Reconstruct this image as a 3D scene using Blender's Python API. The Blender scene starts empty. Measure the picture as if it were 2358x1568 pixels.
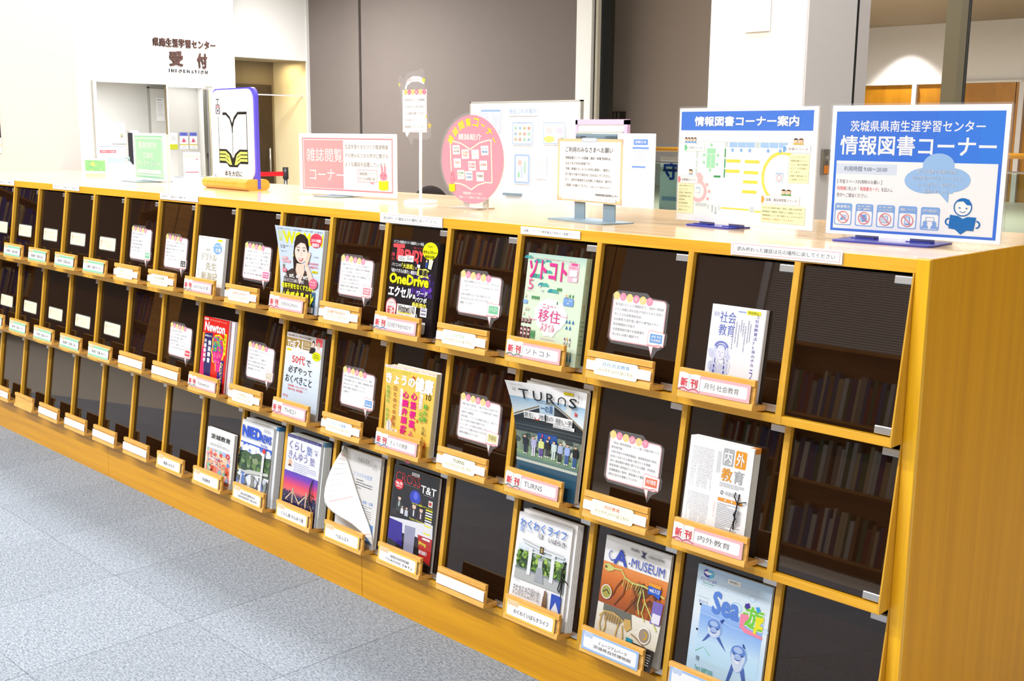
import bpy, bmesh, math, random
from mathutils import Matrix, Vector
random.seed(7)
S = 0.235            # one layout unit in metres
ZF = 5.30            # counter top height in units (layout z = 0 is the counter top)
C = bpy.context.scene.collection
sc = bpy.context.scene

def W(x, y, z): return Vector((x*S, y*S, (z+ZF)*S))

# ------------------------------------------------------------------ camera
cd = bpy.data.cameras.new('camera'); cam = bpy.data.objects.new('camera', cd); C.objects.link(cam)
cd.lens = 39.521; cd.sensor_width = 36; cd.clip_end = 200
ex = Vector((0.70840499, 0.13359565, -0.69304731)); ey = Vector((0.70574018, -0.12064716, 0.69812252)); ez = Vector((0.00965194, -0.98366481, -0.17975087))
right = Vector((ex.x, ey.x, ez.x)); up = -Vector((ex.y, ey.y, ez.y)); back = -Vector((ex.z, ey.z, ez.z))
M = Matrix((right, up, back)).transposed().to_4x4(); M.translation = W(4.14384, -9.16053, 1.0)
cam.matrix_world = M
sc.camera = cam
# ------------------------------------------------------------------ world, exposure, ceiling lights and added fill lights
wd = bpy.data.worlds.new('world'); sc.world = wd; wd.use_nodes = True
wd.node_tree.nodes['Background'].inputs[0].default_value = (1, 1, 1, 1)
wd.node_tree.nodes['Background'].inputs[1].default_value = 0.15
sc.view_settings.view_transform = 'Standard'; sc.view_settings.look = 'None'
sc.view_settings.exposure = -0.1; sc.view_settings.gamma = 1; sc.view_settings.use_curve_mapping = False
def area(x, y, z, sx, sy, power, col=(.975, .985, 1.02), rot=(0, 0, 0)):
    l = bpy.data.lights.new('ceiling_and_fill_light', 'AREA'); l.shape = 'RECTANGLE'; l.size = sx*S; l.size_y = sy*S; l.energy = power; l.color = col
    o = bpy.data.objects.new('ceiling_and_fill_light', l); C.objects.link(o); o.location = W(x, y, z); o.rotation_euler = rot
    return o
CZ = 13.0
for (x, y) in [(-2, -13), (-12, -13), (-22, -13)]:
    area(x, y, CZ-.15, 5.0, 1.4, 150)
for (x, y) in [(-2, 4), (-12, 4), (-22, 5)]:
    area(x, y, CZ-.15, 5.0, 1.4, 75)
for (x, y) in [(-12, -22), (-32, -20)]:
    area(x, y, CZ-.15, 6.0, 1.6, 170)
for (x, y) in [(-30, 16), (-14, 14)]:
    area(x, y, CZ-.15, 6.0, 2.0, 150)
area(-77, 31, 4.9, 5.0, 3.0, 110)
area(-64, 33, CZ-.15, 7, 3, 640)  # added fill, brightens the left part of the taupe wall
area(-38, 60, 12.6, 26, 3, 420)  # extra fill added above the handrail to brighten it
area(-77, 44.5, 6.7, 2.0, 2.0, 14, (1, .84, .55))
l = bpy.data.lights.new('wall_washer', 'SPOT'); l.energy = 650; l.spot_size = math.radians(96); l.spot_blend = .55; l.color = (1, .95, .92); l.shadow_soft_size = .1
o = bpy.data.objects.new('wall_washer', l); C.objects.link(o); o.location = W(-54, 107.2, 12.9); o.rotation_euler = (0, 0, 0)
area(-45, 80, 12.0, 30, 10, 900, (1, .93, .82))

# ------------------------------------------------------------------ materials
def lin(h):
    if isinstance(h, str):
        h = h.lstrip('#'); h = h if len(h) == 6 else ''.join(q*2 for q in h); c = [int(h[i:i+2], 16)/255 for i in (0, 2, 4)]
    else: c = [v/255 for v in h]
    return tuple((v/12.92 if v <= .04045 else ((v+.055)/1.055)**2.4) for v in c)
def mat(name, col, rough=.5, spec=.5, metal=0, noise=0, nscale=20, bump=0, coat=0, emis=None):
    m = bpy.data.materials.new(name); m.use_nodes = True; nt = m.node_tree; b = nt.nodes['Principled BSDF']
    c = lin(col) if not (isinstance(col, tuple) and max(col) <= 1.0) else col
    b.inputs['Base Color'].default_value = (*c, 1); b.inputs['Roughness'].default_value = rough
    b.inputs['Specular IOR Level'].default_value = spec; b.inputs['Metallic'].default_value = metal
    b.inputs['Coat Weight'].default_value = coat; b.inputs['Coat Roughness'].default_value = .06
    if noise or bump:
        tc = nt.nodes.new('ShaderNodeTexCoord'); n = nt.nodes.new('ShaderNodeTexNoise'); n.inputs['Scale'].default_value = nscale; n.inputs['Detail'].default_value = 4
        nt.links.new(tc.outputs['Object'], n.inputs['Vector'])
        if noise:
            r = nt.nodes.new('ShaderNodeMixRGB'); r.inputs[1].default_value = (*[v*(1-noise) for v in c], 1); r.inputs[2].default_value = (*[min(1, v*(1+noise)) for v in c], 1)
            nt.links.new(n.outputs['Fac'], r.inputs[0]); nt.links.new(r.outputs[0], b.inputs['Base Color'])
        if bump:
            bp = nt.nodes.new('ShaderNodeBump'); bp.inputs['Strength'].default_value = bump; bp.inputs['Distance'].default_value = .002
            nt.links.new(n.outputs['Fac'], bp.inputs['Height']); nt.links.new(bp.outputs[0], b.inputs['Normal'])
    if emis:
        b.inputs['Emission Color'].default_value = (*lin(emis[0]), 1); b.inputs['Emission Strength'].default_value = emis[1]
    return m
def wood(name, c1, c2, scale=(3, 3, 60), rough=.35, coat=0, spec=.5):
    """grain runs along the axis with the small scale number"""
    m = bpy.data.materials.new(name); m.use_nodes = True; nt = m.node_tree; b = nt.nodes['Principled BSDF']
    tc = nt.nodes.new('ShaderNodeTexCoord'); mp = nt.nodes.new('ShaderNodeMapping'); mp.inputs['Scale'].default_value = scale
    n = nt.nodes.new('ShaderNodeTexNoise'); n.inputs['Scale'].default_value = 1; n.inputs['Detail'].default_value = 6; n.inputs['Roughness'].default_value = .62; n.inputs['Distortion'].default_value = .3
    nt.links.new(tc.outputs['Object'], mp.inputs[0]); nt.links.new(mp.outputs[0], n.inputs['Vector'])
    r = nt.nodes.new('ShaderNodeValToRGB'); r.color_ramp.elements[0].position = .32; r.color_ramp.elements[1].position = .68
    r.color_ramp.elements[0].color = (*lin(c1), 1); r.color_ramp.elements[1].color = (*lin(c2), 1)
    nt.links.new(n.outputs['Fac'], r.inputs[0]); nt.links.new(r.outputs[0], b.inputs['Base Color'])
    bp = nt.nodes.new('ShaderNodeBump'); bp.inputs['Strength'].default_value = .08; bp.inputs['Distance'].default_value = .001
    nt.links.new(n.outputs['Fac'], bp.inputs['Height']); nt.links.new(bp.outputs[0], b.inputs['Normal'])
    b.inputs['Roughness'].default_value = rough; b.inputs['Coat Weight'].default_value = coat; b.inputs['Coat Roughness'].default_value = .09; b.inputs['Specular IOR Level'].default_value = spec
    return m
def glassy(name, tint, gloss=(1, 1, 1), ior=1.5, rough=.015, body=None, bodyw=0):
    """thin sheet: fresnel mirror over a tinted see-through body"""
    m = bpy.data.materials.new(name); m.use_nodes = True; nt = m.node_tree; nt.nodes.remove(nt.nodes['Principled BSDF']); out = nt.nodes['Material Output']
    tr = nt.nodes.new('ShaderNodeBsdfTransparent'); tr.inputs[0].default_value = (*tint, 1)
    gl = nt.nodes.new('ShaderNodeBsdfGlossy'); gl.inputs[0].default_value = (*gloss, 1); gl.inputs['Roughness'].default_value = rough
    fr = nt.nodes.new('ShaderNodeFresnel'); fr.inputs[0].default_value = ior
    base = tr
    if body:
        df = nt.nodes.new('ShaderNodeBsdfDiffuse'); df.inputs[0].default_value = (*body, 1); mx = nt.nodes.new('ShaderNodeMixShader'); mx.inputs[0].default_value = bodyw
        nt.links.new(tr.outputs[0], mx.inputs[1]); nt.links.new(df.outputs[0], mx.inputs[2]); base = mx
    ge = nt.nodes.new('ShaderNodeNewGeometry'); inv = nt.nodes.new('ShaderNodeMath'); inv.operation = 'SUBTRACT'; inv.inputs[0].default_value = 1; nt.links.new(ge.outputs['Backfacing'], inv.inputs[1])
    mu = nt.nodes.new('ShaderNodeMath'); mu.operation = 'MULTIPLY'; nt.links.new(fr.outputs[0], mu.inputs[0]); nt.links.new(inv.outputs[0], mu.inputs[1])
    mx = nt.nodes.new('ShaderNodeMixShader'); nt.links.new(mu.outputs[0], mx.inputs[0]); nt.links.new(base.outputs[0], mx.inputs[1]); nt.links.new(gl.outputs[0], mx.inputs[2])
    nt.links.new(mx.outputs[0], out.inputs[0]); return m
def attr_mat(name, rough=.35, coat=0, spec=.4):
    m = bpy.data.materials.new(name); m.use_nodes = True; nt = m.node_tree; b = nt.nodes['Principled BSDF']
    a = nt.nodes.new('ShaderNodeAttribute'); a.attribute_name = 'ink'; nt.links.new(a.outputs['Color'], b.inputs['Base Color'])
    b.inputs['Roughness'].default_value = rough; b.inputs['Coat Weight'].default_value = coat; b.inputs['Specular IOR Level'].default_value = spec
    return m
INK = attr_mat('printed_ink', .4); INKG = attr_mat('glossy_printed_ink', .22, 0, .5)
wd_face = wood('oak_face', '#cf961c', '#e6ae2c', (2.2, 40, 60))
wd_vert = wood('oak_upright', '#bf8c20', '#d8a534', (50, 50, 2.2))
wd_post = wood('oak_end_post', '#d99e10', '#f0ba18', (50, 50, 2.2))
wd_top = wood('oak_counter', '#e0b47a', '#f3d8ac', (1.6, 34, 30), .16, .35, .6)
wd_side = wood('oak_side_panel', '#cc9000', '#dc9f02', (60, 26, .8), .5, 0, .2)
wd_plinth = wood('oak_plinth', '#c48804', '#dc9e08', (1.4, 30, 55), .3, .15)
wd_rest = wood('oak_rest', '#d2983e', '#e9b560', (8, 60, 60))
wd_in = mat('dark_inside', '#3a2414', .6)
smoked = glassy('smoked_brown_glass', (.10, .055, .03), (1, .96, .93), 1.53, .012, (.022, .009, .004), .6)
clear = glassy('clear_acrylic', (.975, .98, .98), (1, 1, 1), 1.45, .03)
lam = glassy('laminate_film', (.97, .97, .98), (1, 1, 1), 1.5, .08, (.8, .8, .82), .06)
metal = mat('brushed_metal', '#c9c9c9', .28, .5, .9)
plastic = mat('white_plastic', '#f4f4f2', .35)
paper = mat('white_paper', '#f6f5f2', .6)
pagem = mat('paper_pages', '#dcdbd8', .7, .3, 0, .05, 300)
white_wall = mat('white_wall_paint', '#f3f2ee', .8, .2, 0, .012, 3)
cream_wall = mat('cream_wall_paint', (.575, .56, .535), .8, .2, 0, .012, 3)
grey_face = mat('pale_grey_face', '#d6d3d3', .7, .3, 0, .02, 3)
taupe = mat('taupe_panel', '#6d645e', .75, .25, 0, .03, 5)
taupe2 = mat('dark_taupe_panel', '#6f6256', .7, .25, 0, .03, 5)
blackm = mat('black_gap', '#17150f', .6)
frame_m = mat('olive_grey_frame', '#5f563c', .45)
light_frame = mat('light_grey_frame', '#cfcaca', .5)
ceil_m = mat('ceiling_tile', '#e9e7e3', .85, .2)
far_floor = mat('pale_lobby_floor', '#c9c2b4', .4, .4, 0, .05, 2)
cord_m = mat('black_cord', '#0c0c0e', .6)
steel_blue = mat('painted_steel_blue_grey', '#7f929c', .4, .5)
navy = mat('navy_painted_steel', '#33389a', .3, .5)

# ------------------------------------------------------------------ mesh helpers
def new_obj(name, bm, mats, parent=None, smooth=False):
    me = bpy.data.meshes.new(name)
    bm.normal_update(); bm.to_mesh(me); bm.free()
    for m in (mats if isinstance(mats, (list, tuple)) else [mats]): me.materials.append(m)
    if smooth:
        for p in me.polygons: p.use_smooth = True
    o = bpy.data.objects.new(name, me); C.objects.link(o)
    if parent: o.parent = parent
    return o
def box(bm, x0, y0, z0, x1, y1, z1, bev=0, mi=0):
    """box in layout units, local frame"""
    vs = [bm.verts.new((x*S, y*S, z*S)) for z in (z0, z1) for y in (y0, y1) for x in (x0, x1)]
    fs = [bm.faces.new([vs[i] for i in f]) for f in ((0, 2, 3, 1), (4, 5, 7, 6), (0, 1, 5, 4), (2, 6, 7, 3), (0, 4, 6, 2), (1, 3, 7, 5))]
    for f in fs: f.material_index = mi
    bm.normal_update()
    if bev:
        es = list({e for f in fs for e in f.edges})
        bmesh.ops.bevel(bm, geom=es, offset=bev*S, segments=2, affect='EDGES', profile=.5)
    return fs
def prism(bm, pts, a0, a1, axis='x', mi=0):
    """extrude polygon pts (in the two other axes) along axis"""
    def mk(p, a):
        if axis == 'x': return (a*S, p[0]*S, p[1]*S)
        if axis == 'y': return (p[0]*S, a*S, p[1]*S)
        return (p[0]*S, p[1]*S, a*S)
    A = [bm.verts.new(mk(p, a0)) for p in pts]; B = [bm.verts.new(mk(p, a1)) for p in pts]
    fs = [bm.faces.new(A[::-1]), bm.faces.new(B)]
    n = len(pts)
    for i in range(n): fs.append(bm.faces.new((A[i], A[(i+1) % n], B[(i+1) % n], B[i])))
    for f in fs: f.material_index = mi
    bmesh.ops.recalc_face_normals(bm, faces=fs)
    return fs
def tube(bm, pts, r, seg=8, closed=False):
    pts = [Vector(p)*S for p in pts]; rings = []; n = len(pts)
    for i, p in enumerate(pts):
        d = (pts[min(i+1, n-1)]-pts[max(i-1, 0)]).normalized()
        a = d.orthogonal().normalized() if abs(d.z) > .9 else d.cross(Vector((0, 0, 1))).normalized(); b = d.cross(a)
        rr = (r[i] if isinstance(r, (list, tuple)) else r)*S
        rings.append([bm.verts.new(p+a*math.cos(2*math.pi*k/seg)*rr+b*math.sin(2*math.pi*k/seg)*rr) for k in range(seg)])
    for i in range(n-1):
        for k in range(seg): bm.faces.new((rings[i][k], rings[i][(k+1) % seg], rings[i+1][(k+1) % seg], rings[i+1][k]))
    bm.faces.new(rings[0][::-1]); bm.faces.new(rings[-1])
def tag(o, label=None, cat=None, group=None, kind=None):
    if label: o['label'] = label
    if cat: o['category'] = cat
    if group: o['group'] = group
    if kind: o['kind'] = kind
    return o
def empty(name, label, cat, group=None, mtx=None, loc=None):
    o = bpy.data.objects.new(name, None); C.objects.link(o); o.empty_display_size = .05
    if mtx is not None: o.matrix_world = mtx
    if loc is not None: o.location = loc
    return tag(o, label, cat, group)
def struct(name, bm, m, parent=None):
    o = new_obj(name, bm, m, parent)
    if parent is None:
        o['kind'] = 'structure'
        o.location = (0, 0, ZF*S)
    return o
def B(*args, **k):
    bm = bmesh.new(); box(bm, *args, **k); return bm
def frame(origin, xax, yax):
    """matrix whose local x is to the right, local y is up the sheet, local z faces the viewer"""
    x = Vector(xax).normalized(); y = Vector(yax); y = (y-x*y.dot(x)).normalized(); z = x.cross(y)
    m = Matrix((x, y, z)).transposed().to_4x4(); m.translation = W(*origin); return m

# ------------------------------------------------------------------ printed sheets
_tc = {}
def text_geo(body, bold, res):
    bold = 0; k = (body, bold, res)
    if k in _tc: return _tc[k]
    cu = bpy.data.curves.new('t', 'FONT'); cu.body = body; cu.resolution_u = res; cu.offset = bold; cu.space_line = 1.0
    o = bpy.data.objects.new('t', cu)
    me = bpy.data.meshes.new_from_object(o)
    vs = [(v.co.x, v.co.y) for v in me.vertices]; fs = [tuple(p.vertices) for p in me.polygons]
    bpy.data.objects.remove(o); bpy.data.curves.remove(cu); bpy.data.meshes.remove(me)
    if not vs: vs = [(0, 0)]
    xs = [v[0] for v in vs]; ys = [v[1] for v in vs]
    _tc[k] = (vs, fs, min(xs), min(ys), max(xs), max(ys)); return _tc[k]
class Sheet:
    """flat print; coordinates are per cent of the sheet, x from the left, y from the top"""
    def __init__(s, w, h): s.w, s.h, s.p, s.g, s.hold = w, h, [], 0, False
    def add(s, vs, fs, col, z):
        if not s.hold: s.g += 1
        s.p.append((vs, fs, tuple(v*.75 for v in lin(col)), (z, s.g))); return s
    def poly(s, pts, col, z=1): return s.add(pts, [tuple(range(len(pts)))], col, z)
    def rect(s, x, y, w, h, col, z=1): return s.poly([(x, y), (x+w, y), (x+w, y+h), (x, y+h)], col, z)
    def ell(s, cx, cy, rx, ry=None, col='#000000', z=2, a0=0, a1=360, n=24):
        if isinstance(ry, str): ry, col, z = None, ry, (col if not isinstance(col, str) else z)
        if ry is None: ry = rx*s.w/s.h
        pts = [(cx+rx*math.cos(math.radians(a0+(a1-a0)*i/n)), cy+ry*math.sin(math.radians(a0+(a1-a0)*i/n))) for i in range(n+(0 if a1-a0 >= 360 else 1))]
        return s.poly(pts, col, z)
    def ring(s, cx, cy, r0, r1, col, z=2, a0=0, a1=360, n=28):
        k = s.w/s.h; vs = []; fs = []
        for i in range(n+1):
            a = math.radians(a0+(a1-a0)*i/n)
            for r in (r0, r1): vs.append((cx+r*math.cos(a), cy+r*k*math.sin(a)))
        for i in range(n): fs.append((2*i, 2*i+1, 2*i+3, 2*i+2))
        return s.add(vs, fs, col, z)
    def rrect(s, x, y, w, h, r, col, z=1):
        k = s.w/s.h; ry = r*k; pts = []
        for cx, cy, a in ((x+w-r, y+ry, -90), (x+w-r, y+h-ry, 0), (x+r, y+h-ry, 90), (x+r, y+ry, 180)):
            for i in range(5):
                t = math.radians(a+i*22.5); pts.append((cx+r*math.cos(t), cy+ry*math.sin(t)))
        return s.poly(pts, col, z)
    def line(s, pts, wid, col, z=2):
        """poly line, width in x per cent"""
        k = s.w/s.h; vs = []; fs = []
        P = [Vector((p[0], p[1]/k)) for p in pts]
        for i, p in enumerate(P):
            d = (P[min(i+1, len(P)-1)]-P[max(i-1, 0)]); d = d.normalized() if d.length else Vector((1, 0)); n = Vector((-d.y, d.x))*wid/2
            vs += [((p+n).x, (p+n).y*k), ((p-n).x, (p-n).y*k)]
        for i in range(len(P)-1): fs.append((2*i, 2*i+1, 2*i+3, 2*i+2))
        return s.add(vs, fs, col, z)
    def outline(s, x, y, w, h, t, col, z=2):
        k = s.w/s.h; s.rect(x, y, w, t*k, col, z); s.rect(x, y+h-t*k, w, t*k, col, z); s.rect(x, y, t, h, col, z); return s.rect(x+w-t, y, t, h, col, z)
    def text(s, body, x, y, w, h, col, z=3, bold=0, res=2, rot=0, skew=0):
        """text fitted into the box x,y,w,h (top left); h None keeps proportions; bold repeats the strokes slightly apart"""
        if bold > .005:
            vs, fs, x0, y0, x1, y1 = text_geo(body, 0, res); b = bold*.8; bx = b*w/max(1e-6, x1-x0); by = b*(h or w)/max(1e-6, y1-y0)
            for q in ((-1, -1), (1, -1), (-1, 1), (1, 1)) if bold < .03 else ((-1, -1), (1, -1), (-1, 1), (1, 1), (0, -1.2), (0, 1.2), (-1.2, 0), (1.2, 0)): s.text(body, x+q[0]*bx+bx*0, y+q[1]*by, w, h, col, z, 0, res, rot, skew)
            return s
        vs, fs, x0, y0, x1, y1 = text_geo(body, bold, res)
        sx = w/max(1e-6, x1-x0)
        sy = (h/max(1e-6, y1-y0)) if h else sx*s.w/s.h
        H = sy*(y1-y0); out = []
        k = s.w/s.h; ca, sa = math.cos(rot), math.sin(rot); cx, cy = x+w/2, y+H/2
        for vx, vy in vs:
            px = x+(vx-x0)*sx; py = y+H-(vy-y0)*sy
            px += skew*(cy-py)
            if rot:
                dx, dy = px-cx, (py-cy)/k; px, py = cx+dx*ca-dy*sa, cy+(dx*sa+dy*ca)*k
            out.append((px, py))
        return s.add(out, fs, col, z)
    def em(s, body, x, y, size, col, z=3, bold=0, res=2, squeeze=1.0, align='l'):
        """text with an em height in per cent of the sheet height"""
        vs, fs, x0, y0, x1, y1 = text_geo(body, bold, res)
        k = s.w/s.h; sy = size; sx = size/k*squeeze
        ox = x - (x1*sx if align == 'r' else (x0+x1)/2*sx if align == 'c' else 0)
        return s.add([(ox+vx*sx, y+size*.85-vy*sy) for vx, vy in vs], fs, col, z)
    def vtext(s, body, x, y, w, pitch, col, z=3, bold=0, res=2, fill=.86):
        """vertical column of characters, cell w wide and pitch tall"""
        for i, ch in enumerate(body):
            if ch in ' 　': continue
            if ch in 'ー―~〜':
                s.rect(x+w*.45, y+i*pitch+pitch*.1, w*.12, pitch*.75, col, z); continue
            vs, fs, x0, y0, x1, y1 = text_geo(ch, bold, res)
            sx = w*fill; sy = pitch*fill
            for q in ([(0, 0)] if bold <= .005 else [(-1, -1), (1, -1), (-1, 1), (1, 1)]):
                s.add([(x+(vx+q[0]*bold*1.1)*sx, y+i*pitch+pitch*.86-(vy+q[1]*bold*1.1)*sy) for vx, vy in vs], fs, col, z)
        return s
    def lines(s, x, y, w, n, pitch, col, z=2, th=.35, seed=1, vert=False):
        """rows of tiny unreadable copy as short dashes"""
        r = random.Random(seed); s.g += 1; s.hold = True
        for i in range(n):
            p = 0; full = w*(1 if r.random() > .3 else r.uniform(.4, .9))
            while p < full:
                l = r.uniform(.02, .08)*w
                if vert: s.rect(x+i*pitch, y+p, pitch*th, min(l, full-p), col, z)
                else: s.rect(x+p, y+i*pitch, min(l, full-p), pitch*th, col, z)
                p += l+r.uniform(.01, .025)*w
        s.hold = False; return s
    def build(s, name, parent, m=INK, z0=0, eps=.0013, deform=None, cuts=0, ox=0, oy=0):
        vs = []; fs = []; cols = []
        keys = {k: i for i, k in enumerate(sorted({q[3] for q in s.p}))}   # every stroke gets a hair of height of its own
        st = max(.00005, min(.00025, .006/len(keys)))
        for pv, pf, col, z in s.p:
            o = len(vs); zz = z0+(.0003+keys[z]*st if deform is None else .003+keys[z]*.00015)
            for x, y in pv: vs.append((ox+x/100*s.w, oy+s.h-y/100*s.h, zz))
            for f in pf: fs.append(tuple(i+o for i in f)); cols.append(col)
        if deform is None: vs2 = [(a*S, b*S, c*S) for a, b, c in vs]
        else: vs2 = [(a, b, c) for a, b, c in vs]
        me = bpy.data.meshes.new(name); me.from_pydata(vs2, [], fs); 
        at = me.attributes.new('ink', 'FLOAT_COLOR', 'FACE')
        flat = []
        for c in cols[:len(me.polygons)]: flat += [c[0], c[1], c[2], 1.0]
        at.data.foreach_set('color', flat)
        me.materials.append(m)
        if deform is not None:
            bm = bmesh.new(); bm.from_mesh(me)
            for i in range(1, cuts):
                bmesh.ops.bisect_plane(bm, geom=bm.verts[:]+bm.edges[:]+bm.faces[:], plane_co=(ox+s.w*i/cuts, 0, 0), plane_no=(1, 0, 0))
                bmesh.ops.bisect_plane(bm, geom=bm.verts[:]+bm.edges[:]+bm.faces[:], plane_co=(0, oy+s.h*i/cuts, 0), plane_no=(0, 1, 0))
            for v in bm.verts:
                v.co = Vector(deform(*v.co))*S
            bm.to_mesh(me); bm.free()
        o = bpy.data.objects.new(name, me); C.objects.link(o)
        if parent: o.parent = parent
        return o
# =================================================================== THE ROOM
# --- carpet: one floor object, its tiles are parts
def carpet_mat(name, rotz, shade):
    m = bpy.data.materials.new(name); m.use_nodes = True; nt = m.node_tree; b = nt.nodes['Principled BSDF']
    tc = nt.nodes.new('ShaderNodeNewGeometry'); mp = nt.nodes.new('ShaderNodeMapping'); mp.inputs['Rotation'].default_value = (0, 0, rotz); mp.inputs['Scale'].default_value = (60, 260, 60)
    n = nt.nodes.new('ShaderNodeTexNoise'); n.inputs['Scale'].default_value = 1; n.inputs['Detail'].default_value = 3
    nt.links.new(tc.outputs['Position'], mp.inputs[0]); nt.links.new(mp.outputs[0], n.inputs['Vector'])
    n2 = nt.nodes.new('ShaderNodeTexNoise'); n2.inputs['Scale'].default_value = 170; n2.inputs['Detail'].default_value = 2
    nt.links.new(tc.outputs['Position'], n2.inputs['Vector'])
    ad = nt.nodes.new('ShaderNodeMath'); ad.operation = 'ADD'; nt.links.new(n.outputs['Fac'], ad.inputs[0]); nt.links.new(n2.outputs['Fac'], ad.inputs[1])
    r = nt.nodes.new('ShaderNodeValToRGB'); r.color_ramp.elements[0].position = .36; r.color_ramp.elements[1].position = .62
    mu = nt.nodes.new('ShaderNodeMath'); mu.operation = 'MULTIPLY'; mu.inputs[1].default_value = .5; nt.links.new(ad.outputs[0], mu.inputs[0]); nt.links.new(mu.outputs[0], r.inputs[0])
    a, c = lin('#656c75'), lin('#9fa6ad')
    r.color_ramp.elements[0].color = (*[v*shade for v in a], 1); r.color_ramp.elements[1].color = (*[v*shade for v in c], 1)
    nt.links.new(r.outputs[0], b.inputs['Base Color']); b.inputs['Roughness'].default_value = .95; b.inputs['Specular IOR Level'].default_value = .1
    bp = nt.nodes.new('ShaderNodeBump'); bp.inputs['Strength'].default_value = .5; bp.inputs['Distance'].default_value = .003
    nt.links.new(n2.outputs['Fac'], bp.inputs['Height']); nt.links.new(bp.outputs[0], b.inputs['Normal'])
    return m
cm = [carpet_mat('carpet_weave', .5, .97), carpet_mat('carpet_weave_turned', .5+math.pi/2, 1.03)]
floor = struct('floor', B(-100, -60, -5.42, 20, 140, -5.325), far_floor)
TS = 2.13
meshes = []
for k in (0, 1):
    bm = bmesh.new(); box(bm, -TS/2+.003, -TS/2+.003, 0, TS/2-.003, TS/2-.003, .03, bev=.004)
    me = bpy.data.meshes.new('carpet_tile'); bm.to_mesh(me); bm.free(); me.materials.append(cm[k]); meshes.append(me)
nt_ = 0
for i in range(13):
    for j in range(8):
        x = -1.1-TS*i+ (.0); y = -.16-TS/2-TS*j
        o = bpy.data.objects.new('carpet_tile', meshes[(i+j) % 2]); C.objects.link(o); o.parent = floor
        o.location = Vector((x*S, y*S, (-.026-5.30)*S)) + Vector((0, 0, 0)); nt_ += 1
# (floor object sits at counter height in local terms, so tile z is -5.30 there)
struct('ceiling', B(-100, -60, CZ, 20, 60, CZ+.4), ceil_m)
# wall behind the camera side, closing the library
struct('wall_back', B(-100, -40, -5.3, 20, -39.5, CZ), mat('library_wall', '#b8b2aa', .8))
struct('wall_right', B(19.5, -40, -5.3, 20, 20, CZ), white_wall)
struct('wall_far_left', B(-62.5, -40, -5.3, -62, 4, CZ), taupe)
# cream wall that the case runs into
struct('wall_left', B(-26.6, .2, -5.3, -25.07, 4.09, CZ), cream_wall)
# reception wall with its window: pieces round the opening, all one wall
bm = bmesh.new()
box(bm, -71, 4, -5.3, -70, 25.62, CZ); box(bm, -71, 25.62, 4.28, -70, 36.42, CZ); box(bm, -71, 25.62, -5.3, -70, 34.0, -2.2); box(bm, -71, 34.5, -5.3, -70, 36.42, 4.28)
struct('wall_reception', bm, white_wall)
struct('trim_1', (lambda b: (box(b, -69.99, 25.5, -2.2, -69.86, 25.72, 4.26), box(b, -69.99, 25.5, 4.26, -69.84, 34.5, 4.42), b)[2])(bmesh.new()), mat('window_trim', '#e3e2df', .5))
struct('wall_reception_side', B(-74.5, 35.9, -5.3, -71, 36.42, CZ), white_wall)
# room behind the window
struct('wall_office_back', B(-84.6, 20, -5.3, -84.2, 50, 8), mat('office_paint', '#d3d2cd', .8))
struct('wall_office_right', (lambda b: (box(b, -84.2, 38.4, -5.3, -80.6, 38.7, 6.2), box(b, -74.7, 33.42, -5.3, -74.5, 36.3, 5.0), b)[2])(bmesh.new()), mat('office_partition', '#cfcdc9', .8))
struct('ceiling_office', (lambda b: (box(b, -84.6, 20, 5.0, -71, 36.35, 5.2), box(b, -84.6, 36.35, 5.0, -80.65, 38.4, 5.2), b)[2])(bmesh.new()), ceil_m)
d = struct('door_1', B(-84.2, 36.95, -5.3, -84.05, 38.3, 4.5), mat('office_door', '#dcdad4', .5))
tag(new_obj('door_frame', (lambda b: (box(b, -84.2, 36.8, -5.3, -84.0, 36.93, 4.62), box(b, -84.2, 36.8, 4.52, -84.0, 38.4, 4.64), b)[2])(bmesh.new()), mat('door_frame_grey', '#a9a8a0', .5), d))
tag(new_obj('door_handle', B(-84.0, 37.0, -.9, -83.85, 37.35, -.3), metal, d))
# corridor wall above its opening, corridor behind
struct('wall_corridor_head', B(-74.6, 36.42, 6.75, -74, 46.2, CZ), mat('corridor_head_paint', '#d9d8d4', .8))
struct('wall_corridor_back', B(-80.6, 36.43, -5.3, -80, 47.2, 7.2), mat('corridor_brown', '#7d6e50', .8))
struct('wall_corridor_side', B(-80, 46.3, -5.3, -74.6, 47.0, 7.2), mat('corridor_cream', '#dccba0', .8))
struct('ceiling_corridor', B(-80, 36.43, 6.9, -74.6, 46.3, 7.1), mat('corridor_ceiling', '#a79d86', .8))
d2 = struct('door_2', B(-80, 41.2, -5.3, -79.85, 46.0, 5.0), wood('dark_door', '#2c1d0a', '#3c2a12', (40, 40, 3), .4))
bm = bmesh.new(); tube(bm, [(-79.5, 45.45, -2.4), (-79.5, 45.45, -.3)], .08); tube(bm, [(-79.85, 45.45, -2.2), (-79.5, 45.45, -2.2)], .05); tube(bm, [(-79.85, 45.45, -.5), (-79.5, 45.45, -.5)], .05)
new_obj('door_handle', bm, metal, d2, True)
# hanging smoke-barrier glass in the corridor mouth
g = empty('smoke_barrier', 'clear glass smoke barrier panel hanging in the corridor opening', 'glass panel', loc=W(-75.8, 43.5, 4))
new_obj('pane', B(-.04, -6.6, .05, .04, 2.9, 3.0), clear, g); new_obj('edge_trim', B(-.08, -6.6, -.03, .08, 2.9, .07), light_frame, g)
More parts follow.
